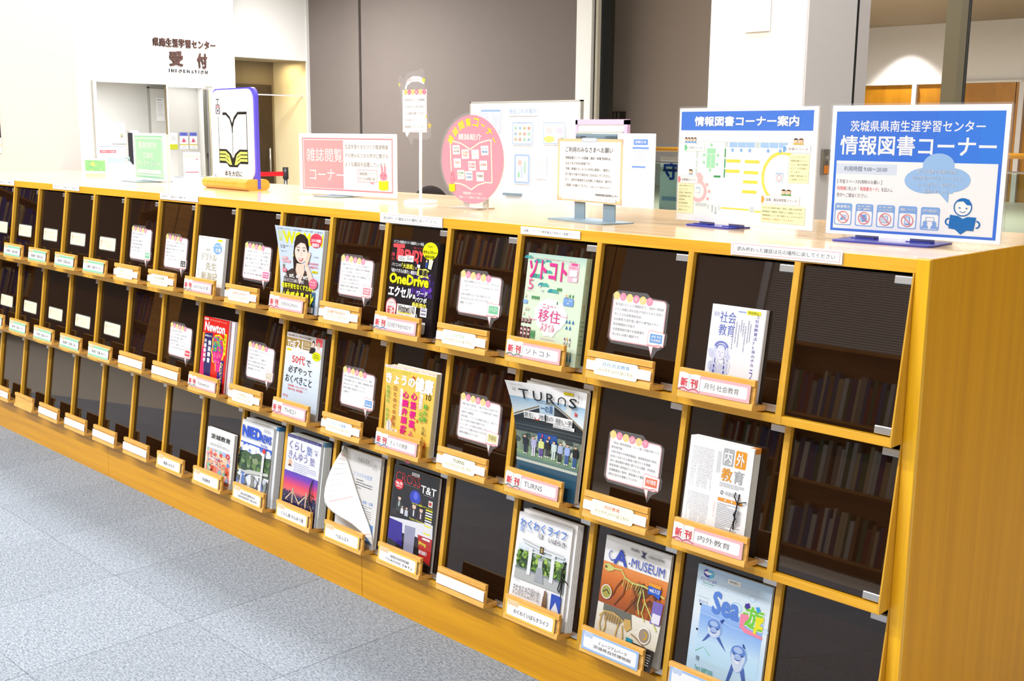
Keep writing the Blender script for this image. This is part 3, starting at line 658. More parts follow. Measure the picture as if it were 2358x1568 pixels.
bubble(2, 10, ['Newtonは科学の世界を', 'ビジュアルで紹介する総合科学誌。', '宇宙・生命・数学・環境など', '最新の科学を美しいイラストで', 'わかりやすく解説しています。', '子どもから大人まで楽しめます。'], '#e83a4a', ['Newton'], 'in the middle row left of the red magazine', .42, .92)
notem = mat('cream_note', '#f6efc0', .5)
for r, js in ((1, range(12, 18)), (2, range(12, 19))):
    for n, j in enumerate(js):
        t = empty('note_card', 'cream note card on the glass, %s pocket from the right, %s row' % (ordn(j+1), rowname[r]), 'card', 'cream note cards on the glass', mtx=pocket(r, j, .465 if r == 1 else .455, .001))
        bm = bmesh.new(); box(bm, -.355, -.015, 0, .285, .235, .003); bmesh.ops.bevel(bm, geom=[e for e in bm.edges if abs(e.verts[0].co.z-e.verts[1].co.z) > 1e-5], offset=.03*S, segments=3, affect='EDGES', profile=.5); new_obj('laminate', bm, lam, t)
        bm = bmesh.new(); box(bm, -.335, .002, .003, .265, .22, .005); bmesh.ops.bevel(bm, geom=[e for e in bm.edges if abs(e.verts[0].co.z-e.verts[1].co.z) > 1e-5], offset=.028*S, segments=3, affect='EDGES', profile=.5); new_obj('card', bm, notem, t)
        s = Sheet(.6, .218); s.rect(6, 22, 12, 14, '#e8d8a0'); s.line([(12, 26), (15, 40), (10, 52), (13, 70)], 3, '#f0a080'); s.text('広報誌バックナンバーは', 26, 24, 66, 14, '#b8b090', 1, 0, 1); s.text('お手前まで', 42, 56, 36, 15, '#b8b090', 1, 0, 1)
        s.build('print', t, INK, .005, ox=-.335, oy=.002)

# =================================================================== STRIPS ALONG THE COUNTER EDGE
def edge_strip(x0, x1, z0, z1, txt, border, label):
    t = empty('notice_strip', label, 'notice strip', 'paper notices on the counter edge', loc=W((x0+x1)/2, -.0145, z0)); w = x1-x0; h = z1-z0
    if border: new_obj('laminate', B(-w/2-.012, -.006, -.012, w/2+.012, -.001, h+.006), lam, t)
    new_obj('strip', B(-w/2, -.010, 0, w/2, -.006, h), paper, t)
    s = Sheet(w, h)
    if border: s.outline(1.8, 14, 96.4, 72, .35, '#f3a0a0', 1)
    s.text(txt, 6, 34, 88, 34, '#77777c', 1)
    o = s.build('print', t, INK, 0, ox=-w/2); o.matrix_basis = Matrix(((1, 0, 0, 0), (0, 0, -1, -.011*S), (0, 1, 0, 0), (0, 0, 0, 1)))
T1 = '読み終わった雑誌は元の場所に戻してください'
edge_strip(-1.972, -.80, -.107, .02, T1, True, 'pink-framed white notice strip nearest the right end of the counter edge')
edge_strip(-4.804, -3.905, -.102, -.016, '図書コーナーでの携帯電話の使用はご遠慮下さい。', False, 'plain white notice strip without a frame above the mint magazine')
edge_strip(-7.352, -6.146, -.121, .0, T1, True, 'pink-framed white notice strip above the black magazine')
edge_strip(-13.14, -11.93, -.09, .012, T1, True, 'white laminated notice strip on the edge left of the wooden sign stand')
edge_strip(-17.3, -16.165, -.09, .0, '読み終わった雑誌は元の場所へ', False, 'small white notice strip above the cream note cards')
edge_strip(-20.4, -19.14, -.099, .0, '読み終わった雑誌は元の場所へ', False, 'white notice strip cut by the left picture border')
# =================================================================== MAGAZINES
def grad(s, x, y, w, h, stops, z=0, n=12, horiz=False):
    cs = [lin(c) for c in stops]; m = len(cs)-1
    for i in range(n):
        f = (i+.5)/n*m; a = min(int(f), m-1); u = f-a
        c = tuple(.75*(cs[a][q]*(1-u)+cs[a+1][q]*u) for q in range(3))
        q = (x+w*i/n, y, w/n+.01, h) if horiz else (x, y+h*i/n, w, h/n+.01)
        s.g += 1; s.p.append(([(q[0], q[1]), (q[0]+q[2], q[1]), (q[0]+q[2], q[1]+q[3]), (q[0], q[1]+q[3])], [(0, 1, 2, 3)], c, (z, s.g)))
def blobs(s, x, y, w, h, cols, n, r0, r1, z=1, seed=1):
    R = random.Random(seed)
    for i in range(n):
        cx, cy, r = R.uniform(x, x+w), R.uniform(y, y+h), R.uniform(r0, r1)
        pts = [(min(x+w, max(x, cx+r*R.uniform(.7, 1.2)*math.cos(a*math.pi/4))), min(y+h, max(y, cy+r*.75*R.uniform(.7, 1.2)*math.sin(a*math.pi/4)))) for a in range(8)]
        s.poly(pts, R.choice(cols), z+ (i % 3)*.3)
YS = dict(a_soto=.80, a_tren=.84, a_woma=.885, a_the=.83, a_newt=.86, a_kyou=.86, a_shak=.74, a_turn=.82, a_sea=.78, a_waku=.78, a_cros=.8, a_heru=.93, a_kura=.84, a_nied=.86, a_ibak=.82, a_dori=.86)
def mag(r, j, x0, w, top, t, fn, label, cover='#f4f3f0', t0=.006, spine='l', spinecol=None, curl=None, group='magazines on the rests', cordpts=None, extra=None):
    xc = (xl(j)+xr(j))/2; h = top-.064
    e = empty('magazine', label, 'magazine', group, mtx=pocket(r, j) @ Matrix.Translation(((x0-xc)*S, .064*S, t0*S)))
    cm_ = mat('cover_paper', tuple(v*.76 for v in lin(cover)), .35)
    new_obj('pages', B(.008, .006, .004, w-.006, h-.006, t-.004), pagem, e)
    new_obj('back_cover', B(0, 0, 0, w, h, .004), cm_, e)
    sm = mat('spine_paper', tuple(v*.76 for v in lin(spinecol or cover)), .35)
    if spine == 'l': new_obj('spine', B(-.002, 0, 0, .006, h, t), sm, e)
    else: new_obj('spine', B(w-.004, 0, 0, w+.004, h, t), sm, e)
    s = Sheet(w, h); 
    if fn: fn(s)
    ys = YS.get(fn.__name__, 1) if fn else 1
    if ys != 1:       # measured spacing of the artwork: the foot of a cover is stretched
        s.p = [([(a, b*ys if b < 85 else 85*ys+(b-85)*(100-85*ys)/15) for a, b in v], f, c, z) for v, f, c, z in s.p]
    if curl:
        def df(x, y, z):
            dx, dz = curl(min(1, max(0, x/w)), min(1, max(0, y/h))); return (x+dx, y, z+dz)
        g = Sheet(w, h); g.rect(0, 0, 100, 100, cover, 0); g.build('front_cover', e, INKG, t-.001, deform=df, cuts=28)
        s.build('cover_print', e, INKG, t, .0012, deform=df, cuts=28)
    else:
        new_obj('front_cover', B(0, 0, t-.004, w, h, t), cm_, e); s.build('cover_print', e, INKG, t+.0006, .0012)
    if extra: extra(e, w, h, t)
    return e
def copies(r, j, x0, w, top, ts, label, edge='#eeeeea', tipcol=None, dx=0.0, dtop=0.0, group='copies'):
    """loose issues stacked behind the front one, one thing each"""
    xc = (xl(j)+xr(j))/2; proto = None
    for k, (ta, tb) in enumerate(ts):
        m = pocket(r, j) @ Matrix.Translation(((x0-xc+dx*(len(ts)-k))*S, .064*S, ta*S))
        lab = label if len(ts) == 1 else '%s, %s' % (label, 'nearest the glass' if k == 0 else ordn(k+1)+' from the glass')
        if proto is None:
            e = empty('magazine', None, 'magazine', group, mtx=m); tt = tb-ta-.003; h = top-.064
            new_obj('pages', B(.004, .003, .002, w-.003, h-.003, tt-.002), pagem, e)
            new_obj('cover', (lambda b: (box(b, 0, 0, 0, w, h, .002), box(b, 0, 0, tt-.002, w, h, tt), box(b, -.001, 0, 0, .003, h, tt), b)[3])(bmesh.new()), mat('copy_cover', edge, .4), e)
            if tipcol: new_obj('edge_mark', B(w-.06, h-.055, -.0005, w+.001, h+.0008, tt+.0005), mat('edge_mark_ink', tipcol, .5), e)
            proto = e
        else:
            e = proto.copy(); C.objects.link(e); e.matrix_world = m
            for ch in proto.children: c = ch.copy(); C.objects.link(c); c.parent = e; c.matrix_parent_inverse = Matrix(); 
        e['label'] = lab
def a_soto(s):
    s.rect(0, 0, 100, 100, '#dff2d6', 0); grad(s, 0, 0, 100, 14, ['#b9d9cd', '#dff2d6'], .3, 5)
    for x, y, q in ((2, 2, 9), (22, 6, 11), (37, 4, 6), (21, 24, 12), (38, 17, 9), (33, 33, 11), (51, 39, 11)):
        for k in (-.35, .25): s.poly([(x+k*q-q*.6+q*(.6-.6*math.cos(a*math.pi/6)), y+5-q*.42*math.sin(a*math.pi/6)) for a in range(7)], ['#3f9aa5', '#58b3a8'][k > 0], 1+(k > 0)*.4)
    s.text('未来をつくるSDGsマガジン　地域と関わりながら暮らす人が増えています「ニュー・移住」ガイド', 5, 5, 78, 1.6, '#ef5d86', 2, 0, 1)
    s.text('ソトコト', 5, 8, 65, 21, '#ff3f97', 3, .035)
    s.text('5', 6, 31, 9, 12, '#ff6aa4', 3, .0); s.text('MAY 2024', 5, 44, 12, 1.2, '#ef88a0', 3, 0, 1)
    s.rect(72, 7, 18, 22, '#fcc3d4', 2); s.rrect(77, 7, 10, 2.6, 1.3, '#ff5c9c', 3); s.text('ソトコト', 74, 11, 9, 2.4, '#ff3f97', 3, .02); s.text('オンライン', 83, 11.5, 6, 1.6, '#ff3f97', 3)
    s.rect(75, 15, 13, 7.5, '#fdfdfd', 3); s.rect(82, 23.5, 7, 4.6, '#fdfdfd', 3)
    s.poly([(50+28*math.cos(a*.2618)*(1+.06*(a % 2)), 70+18.5*math.sin(a*.2618)*(1+.06*(a % 2))) for a in range(24)], '#fdfdf8', 1.6)
    s.text('ニュー・', 36, 58, 22, 4.6, '#f0509a', 3, .01); s.text('移住', 30, 64, 38, 15, '#f0509a', 3, -.0); s.text('スタイル', 36, 80, 24, 7, '#f0509a', 3)
    s.line([(66, 69.5), (80, 70)], .8, '#f0509a'); s.line([(12, 75), (16, 77.5), (22, 78.5), (28, 77)], .8, '#f0509a'); s.text('New Lifestyle Relocation', 38, 89.5, 24, 1.2, '#f0a0b8', 3, 0, 1)
    for x, y in ((15, 52), (18, 52), (21, 52), (24, 52), (27, 52), (58, 39), (61, 39), (64, 39), (20, 89), (23, 89), (26, 89), (18, 26), (80, 45), (85, 45), (60, 55)):
        s.ell(x, y, 1.2, 2.1, '#4f9a5c', 2, n=10); s.rect(x-.2, y+2, .4, 1.2, '#8a6a3a', 2)
    for x, y in ((79, 74), (84, 74), (90, 74), (80, 81), (86, 81), (86, 96), (92, 96), (81, 99)):
        s.poly([(x, y-2.4), (x+1.9, y+2), (x-1.9, y+2)], '#3a86b8', 2); s.rect(x-.2, y+2, .4, 1.2, '#3c5a66', 2)
    for x in (0, 6.5, 13): 
        for y in (78, 86): s.rect(x, y, 5, 5.6, '#5b2f3a', 2); s.rect(x+.8, y+.8, 3.4, 1, '#f3c9c9', 2.5); s.rect(x+.8, y+2.6, 3.4, 1, '#f3c9c9', 2.5)
    for x, y in ((3, 51), (6, 66), (10, 66), (3, 72), (72, 45), (75, 45), (78, 89), (82, 89), (87, 89)):
        s.rect(x, y, 2.0, 2.6, '#fbf6ee', 2); s.poly([(x-.3, y), (x+2.3, y), (x+1, y-1.5)], ['#f4a94c', '#7a4f96', '#ee5a8a'][(x*7+y) % 3 > 1], 2); s.rect(x+.6, y+1, .8, 1.6, '#3f2a4a', 2.5)
    s.rrect(70, 47.5, 17, 9, 2, '#78a8e6', 2); s.text('ニュー・移住の', 72, 49.5, 13, 1.8, '#ffffff', 3, .02); s.text('Q&A', 76, 52.6, 5, 1.8, '#ffffff', 3, .02)
    s.rrect(0, 56, 8, 4.5, 1.5, '#8fb9ee', 2); s.rrect(27, 94, 9, 4, 1.5, '#78a0e6', 2)
    for x, y in ((27, 38), (32, 43)): s.ell(x, y, 2.4, 1.4, '#fdfdfd', 2, n=12); s.ell(x-1, y, .8, .7, '#2a2030', 2.4, n=8); s.ell(x+1.4, y-.3, .7, .6, '#2a2030', 2.4, n=8)
    for k in range(60):
        R = random.Random(k); s.rect(R.uniform(2, 96), R.uniform(8, 98), 1.2, .25, '#b9dcc4', .6)
def x_soto(e, w, h, t):
    q = Sheet(t, h); q.rect(0, 0, 100, 100, '#d4ecca', 0); q.vtext('ソトコト', 20, 3, 60, 3.0, '#e0506a', 1); q.vtext('5', 20, 19, 60, 4, '#e0506a', 1); q.vtext('移住スタイル', 25, 42, 45, 2.2, '#e0506a', 1)
    for y in (58, 62, 66, 71, 75, 79, 88): q.rect(10, y, 70, .5, '#4a9a90', 1)
    o = q.build('spine_print', e, INK, 0); o.matrix_basis = Matrix(((0, 0, 1, (w+.0045)*S), (0, 1, 0, 0), (-1, 0, 0, t*S), (0, 0, 0, 1)))
mag(1, 3, -4.606, .861, 1.245, .09, a_soto, 'mint green magazine with big pink katakana title and tiny village drawings', '#dff2d6', spine='r', extra=x_soto)
def a_shak(s):
    s.text('月刊', 5, 11, 10, 7, '#9aa6dc', 2); s.text('社会', 17, 9, 30, 17, '#6a7bd0', 2, .005); s.text('教育', 17, 28, 30, 17, '#6a7bd0', 2, .005)
    s.rect(50, 6, 14, 1.6, '#9ab0e8', 2); s.rect(66, 3.6, 25, 6, '#f4ee3a', 2); s.text('持出禁止', 68, 4.6, 20, 3.6, '#8a8a4a', 3)
    s.vtext('社会教育法75年のチカラ', 82, 14, 9, 6.4, '#6f62c0', 2); s.vtext('特集', 85, 8, 5, 3, '#8a8ad0', 2)
    for i, x in enumerate((44, 49, 54, 58, 62, 66, 71, 75)): s.lines(x, 18+4*(i % 3), 45-6*(i % 4), 1, 1.6, '#a7a7c8', 2, .8, i, True)
    blobs(s, 2, 66, 44, 34, ['#e3e5f8', '#d6daf5', '#eceefb'], 26, 3, 7, .5, 4)
    s.ell(26, 68, 14, 11, '#dfe3f8', 1.4); s.ring(26, 62, 9, 13, '#7f8ad6', 2, 180, 360); s.ring(26, 64, 7.6, 8.8, '#3f4fb8', 2.4, 170, 370)
    s.ell(26, 72, 8, 9, '#eef0fc', 2.2); s.line([(22, 70), (24.5, 69.4)], .7, '#3f4fb8', 3); s.line([(28, 69.4), (31, 70)], .7, '#3f4fb8', 3); s.line([(24, 76), (28, 76)], .7, '#5f6fc8', 3); s.line([(26, 71), (25.5, 74)], .5, '#8088d0', 3)
    for k in range(8): s.ell(17-.2*k, 80+2.3*k, .9, .9, '#3f4fb8', 3, n=8); s.ell(34+.4*k, 80+2.3*k, .9, .9, '#3f4fb8', 3, n=8)
    for k in range(14): s.line([(10+k*2.4, 84+(k % 3)), (8+k*2.6, 99)], .4, '#9aa4e0', 2.2)
    s.ring(40, 81, 1.0, 1.6, '#8890c8', 3)
mag(1, 1, -2.105, .603, .948, .05, a_shak, 'small white magazine with a blue sketched head and blue kanji title', '#f8f8fb', spine='r')
def a_naig(s):
    s.rrect(54, 5, 17, 16, 2, '#b9bdc0', 1); s.text('内', 56.5, 7, 12, 12, '#fbfbfb', 2, .02); s.rrect(73, 5, 17, 16, 2, '#f0a233', 1); s.text('外', 75.5, 7, 12, 12, '#fbfbfb', 2, .02)
    s.text('教', 55, 23, 16, 12, '#f0a233', 2, .015); s.text('育', 74, 23, 15, 12, '#b3b7ba', 2, .015)
    for k in range(16): s.lines(6+k*2.2, 9, 38, 1, 1.1, '#d2d4da', 1, .55, k, True); s.lines(6+k*2.2, 52, 36, 1, 1.1, '#d2d4da', 1, .55, k+30, True)
    for k in range(4): s.lines(46+k*1.6, 9, 20, 1, 1.1, '#ccced6', 1, .5, k+60, True)
    s.lines(54, 37, 38, 3, 1.4, '#b0b2ba', 1, .4, 5); s.ring(59, 46, 1.5, 2.4, '#3c3c50', 2, 30, 190); s.ring(59, 46, 1.5, 2.4, '#3c3c50', 2, 220, 370)
    s.text('時事通信社', 64, 44, 24, 4, '#bfc1c8', 2); s.rrect(54, 51, 38, 3, 1, '#f5a13a', 2); s.ell(66, 52.5, 1.2, col='#fff', z=3, n=10); s.ell(76, 52.5, 1.2, col='#fff', z=3, n=10)
    s.lines(54, 56, 38, 24, 1.6, '#b4b4be', 1, .42, 8); s.vtext('ひろがるシン', 48.2, 56, 3.4, 2.4, '#f09a78', 2)
def cordfn(px, py, sc_=1.0, style=0):
    def f(e, w, h, t):
        bm = bmesh.new(); z = t+.012
        X = px*w; Y = h-py*h
        L = lambda *p: [(X+a*sc_, Y+b*sc_, z+(c if len(q) > 2 else 0)) for q in p for a, b, c in [(q[0], q[1], q[2] if len(q) > 2 else 0)]]
        if style == 0:
            tube(bm, L((.0, .1, -.01), (.005, .04, .01), (0, .0, .012), (-.01, -.1, .01), (-.015, -.2, .01), (-.02, -.25, 0)), 0.0068*sc_)
            tube(bm, L((0, 0, .005), (-.035, .07, .02), (-.04, .11, 0)), 0.0056*sc_); tube(bm, L((0, 0, .005), (.05, .03, .02), (.09, .04, 0)), 0.0050*sc_)
            tube(bm, L((-.005, -.12, .02), (-.02, -.2, .02), (-.05, -.3, .01)), 0.0037*sc_); tube(bm, L((.004, -.05, .02), (-.012, -.1, .03), (.002, -.14, .02), (-.015, -.18, .02)), 0.0087*sc_)
        else:
            tube(bm, L((.015, .22, 0), (-.005, .1, .02), (-.01, 0, .02), (-.03, -.06, .02), (-.045, -.13, .02), (-.02, -.16, .02), (.0, -.1, .02), (-.005, 0, .02)), 0.0068*sc_)
            tube(bm, L((.015, .22, 0), (.012, .0, .02), (.006, -.2, .01), (.004, -.33, .0)), 0.0056*sc_); tube(bm, L((-.005, 0, .02), (.05, .0, .01), (.08, -.04, -.01)), 0.0056*sc_)
        new_obj('binding_cord', bm, cord_m, e, True)
    return f
copies(2, 1, -2.266, .741, 1.128, [(.006+.016*k, .02+.016*k) for k in range(6)], 'white newsletter with an orange edge mark in the corded stack', '#f6f6f4', '#f29a3a', .0, 0, 'white newsletters in the corded stack')
mag(2, 1, -2.266, .741, 1.128, .022, a_naig, 'white newsletter with orange and grey kanji tiles, front of the corded stack', '#fbfbfb', t0=.104, spine='l', extra=cordfn(.86, .53, 1.0, 0))
def a_turn(s):
    grad(s, 0, 17, 100, 25, ['#9cc3e2', '#d6e6ee', '#eef3f4'], 0, 8); s.rect(0, 0, 100, 17, '#ffffff', .1)
    s.poly([(0, 40), (52, 20), (100, 42), (100, 58), (0, 58)], '#23282e', .8); s.line([(0, 38), (52, 18), (100, 41)], 2.2, '#8a7a5c', 1); s.poly([(30, 32), (52, 23), (74, 34), (74, 40), (30, 40)], '#3b3f42', 1.2)
    s.rect(36, 21, 20, 12, '#bcd3e4', 1.4); s.text('一の湯', 38, 22, 16, 8, '#4f7aa6', 2, .02); s.rect(72, 18, 8, 20, '#dfe4e0', .5)
    [s.text(ch, x_, y_, w_, 10.6, '#1d2024', 3, .008) for ch, x_, y_, w_ in (('T', 14, 7.6, 11), ('U', 30.5, 7.9, 11), ('R', 47, 8.2, 10.5), ('S', 77.5, 8.8, 11))]; s.ring(67.6, 13.6, 3.9, 5.5, '#1d2024', 3, 180, 360); s.rect(62.1, 13.6, 1.6, 5.4, '#1d2024', 3); s.rect(71.5, 13.6, 1.6, 5.4, '#1d2024', 3); s.ell(88, 26, 1.2, 2, '#d8322c', 2); s.line([(86, 23), (86, 28)], 1.0, '#d8322c'); s.rect(68, 3.5, 13, 3, '#f8e21c', 2); s.text('持出禁止', 69.5, 4.2, 10, 1.7, '#7a6a14', 3)
    s.text('Autumn 2024', 5, 3, 13, 1.1, '#55585c', 2, 0, 1); s.text('Volume', 5, 6.5, 6, 1.0, '#55585c', 2, 0, 1); s.text('66', 6, 8.5, 4, 1.8, '#55585c', 2)
    s.vtext('地域で暮らす', 88, 4, 2.5, 1.9, '#55585c', 2, 0, 1); s.vtext('これからのこと', 92.5, 4, 2.5, 1.9, '#55585c', 2, 0, 1)
    s.rect(15, 32, 29, 8, '#fbfbfb', 2); s.rect(46, 32, 38, 8.6, '#fbfbfb', 2); s.text('求む、地域の', 16, 33, 41, 6, '#20242a', 3); s.text('担い手', 60, 33.4, 25, 6.4, '#20242a', 3); s.rect(56, 41, 32, 3.6, '#fbfbfb', 2); s.text('課題解決の最前線から', 57, 41.6, 30, 2.2, '#50545a', 3)
    s.rect(0, 44, 100, 12, '#2a3338', 1.3); s.rect(0, 48, 100, 1, '#566068', 1.5); s.rect(0, 52, 100, .8, '#4a545c', 1.5); s.ring(33, 38, 2.2, 3.6, '#e2502e', 2, 0, 180)
    grad(s, 0, 56, 100, 30, ['#6f7f72', '#8fa08a', '#7f9a78'], 1, 6); blobs(s, 0, 56, 100, 22, ['#566a5c', '#7c8c78', '#c8cfbe', '#3f4c48'], 40, 2, 6, 1.1, 3)
    s.rect(33, 54, 30, 12, '#1f4f9c', 1.8); s.rect(40, 55, 2, 4, '#d84a6a', 2); s.rect(50, 56, 3, 3, '#e88a4a', 2)
    grad(s, 0, 78, 100, 9, ['#8fb07a', '#5c7a78'], 1.9, 4); grad(s, 0, 87, 100, 13, ['#2f5a72', '#244a62'], 1.9, 4); s.rect(0, 86, 100, 1.2, '#c8ccc0', 2)
    P = [(15, '#22262c', '#26304a', 1.0), (28, '#b8b6dc', '#d8d6ea', 1.04), (40, '#dfe88a', '#6a4fa8', 1.0), (50, '#1f1f24', '#33343a', .9), (60, '#cfe0dc', '#cfe0dc', .95), (70, '#a9b9dc', '#2a2c34', 1.05), (81, '#9fb4ea', '#3f5fa8', 1.06), (94, '#1c2024', '#2f5a9a', 1.12)]
    for x, a, b_, k in P:
        y = 62-1.0*k; s.ell(x, y, 1.9, 1.6*1.1, '#e6b898', 2.6, n=12); s.ell(x, y-.8, 2.0, 1.1, '#221c1a', 2.9, 180, 360, n=8); s.rrect(x-3.4, y+1.8, 6.8, 9*k, 1.4, a, 2.4); s.rect(x-4.3, y+2.4, 1.3, 7.5*k, a, 2.3); s.rect(x+3, y+2.4, 1.3, 7.5*k, a, 2.3)
        s.rect(x-2.7, y+10*k, 2.3, 9.5*k, b_, 2.4); s.rect(x+.5, y+10*k, 2.3, 9.5*k, b_, 2.4); s.rect(x-3, y+19*k, 2.6, 1.1, '#f2efe8', 2.5); s.rect(x+.6, y+19*k, 2.6, 1.1, '#f2efe8', 2.5)
copies(2, 3, -4.63, .90, 1.325, [(.006, .03)], 'whitish magazine standing just behind the row-of-people magazine', '#e9e6e2', group='second copies')
mag(2, 3, -4.62, .915, 1.305, .058, a_turn, 'magazine with a row of eight people before a dark tiled bathhouse, top left corner curling', '#ffffff', t0=.032, curl=lambda u, v: (-.03*(1-u)**2*v**2, .34*((1-u)**1.8)*(v**2.2)))
def a_tren(s):
    s.rect(0, 0, 100, 100, '#1d1b22', 0); blobs(s, 45, 40, 52, 30, ['#2c1f52', '#3a2470', '#241c44', '#4a2a86', '#1f1b30'], 60, 4, 9, .4, 5); blobs(s, 60, 44, 34, 22, ['#5a34a8', '#7a3fc0', '#3f2a8c'], 26, 2, 5, .9, 6)
    s.text('パソコン快適化ガイド＋健康系ヒット商品', 3, 1.6, 66, 4, '#f4f4f2', 3, .01); s.text('T', 5, 7.5, 22, 18, '#f4535a', 3, .05); s.text('RENDY', 21, 13, 50, 12, '#f4535a', 3, .05, skew=0); s.text('日経トレンディ', 48, 8, 20, 2.4, '#d8474e', 3)
    s.text('10', 2, 18, 6, 4.5, '#f4535a', 3, .03); s.lines(2, 24, 7, 3, 1.4, '#d8474e', 3)
    s.ell(84, 11, 16, 11, '#e6e617', 3); s.text('OSの', 79, 4.5, 9, 1.8, '#3c3a10', 4); s.text('セキュリティー', 70, 10.6, 28, 4, '#2c2a10', 4, .02); s.text('最新対策', 74, 16.5, 20, 3.6, '#6a6a14', 4, .01)
    s.rect(17, 21, 17, 7, '#f3f3f1', 4); s.rect(34, 19.5, 17, 8, '#f3f3f1', 4); s.lines(19, 22, 13, 3, 1.8, '#7a7a80', 4.5); s.lines(36, 20.7, 13, 3, 1.8, '#7a7a80', 4.5, seed=4)
    s.rect(55, 25, 8, 5, '#2c2450', 2); s.poly([(56, 26), (62, 24), (60, 30)], '#e2463a', 3); s.ell(79, 24, 1.6, 1.6, '#f0c9a4', 4); s.rect(77, 25.5, 4.5, 6.5, '#2d4f9c', 4); s.poly([(84, 21), (93, 22), (90, 34), (83, 33)], '#f2ead0', 4); s.rrect(60, 29.5, 6.5, 4, 1, '#f2f2f2', 4)
    s.text('パソコンの', 4, 31, 20, 4.2, '#f4f4f2', 3, .01); s.text('「大迷惑」', 26, 30.4, 27, 6, '#eee84a', 3, .03); s.text('&', 56, 33, 3, 3, '#f4f4f2', 3); s.text('「細かすぎるお節介」機能を', 4, 38, 56, 5, '#f4f4f2', 3, .015)
    s.poly([(62, 33.5), (70, 35), (78, 33.5), (86, 36), (83, 40), (87, 46), (78, 44), (70, 46), (65, 43.5), (60, 43)], '#e9e46c', 3); s.text('撃退!', 65, 35.5, 19, 7.4, '#1d1b22', 4, .03)
    s.text('OneDrive', 2, 43.5, 86, 14, '#3a3a10', 2.8, .07); s.text('OneDrive', 3, 44.5, 84, 12, '#efee22', 3.4, .045)
    s.text('エクセル', 3, 61, 52, 12.5, '#ffffff', 3, .045); s.text('&', 57, 68, 6, 5, '#ffffff', 3, .03); s.text('ワード', 65, 62.5, 22, 6, '#ffffff', 3, .03); s.text('パワポ', 63, 70.5, 24, 6, '#ffffff', 3, .03); s.text('最新案内', 57, 77.5, 30, 6, '#efe35c', 3, .03)
    s.ell(12, 86, 12, 9.4, '#fbfbfb', 3); s.ring(12, 86, 10.6, 12, '#e2333c', 3.3); s.text('イライラ', 5, 80.5, 15, 4, '#e2333c', 4, .01); s.text('解決', 4, 85.5, 16, 8, '#e2333c', 4, .01)
    s.rect(25, 82.5, 42, 11, '#f6f6f4', 3); s.text('Windows11の', 28, 83.5, 36, 5, '#26262c', 4, .015); s.rect(28, 88.2, 30, .8, '#eee04a', 3.6); s.text('「旧改悪」を解消したい!', 29, 89.6, 34, 2.6, '#55555c', 4)
    s.rect(76, 82.5, 14, 6.5, '#e8e8ec', 3); s.lines(78, 83.5, 10, 3, 1.8, '#6a6a90', 4); s.rect(76, 92, 13, 6, '#f2f2f2', 3); s.text('大賞', 76, 99-3.5, 12, 3.4, '#f4f4f2', 4, .01); s.line([(68, 88), (72, 91), (70, 93), (76, 96)], 1.0, '#e8e8ec', 3)
mag(1, 5, -7.018, .885, 1.234, .08, a_tren, 'black magazine with a red roman title and large yellow roman letters', '#1c1a20', spine='r', spinecol='#2a262c')
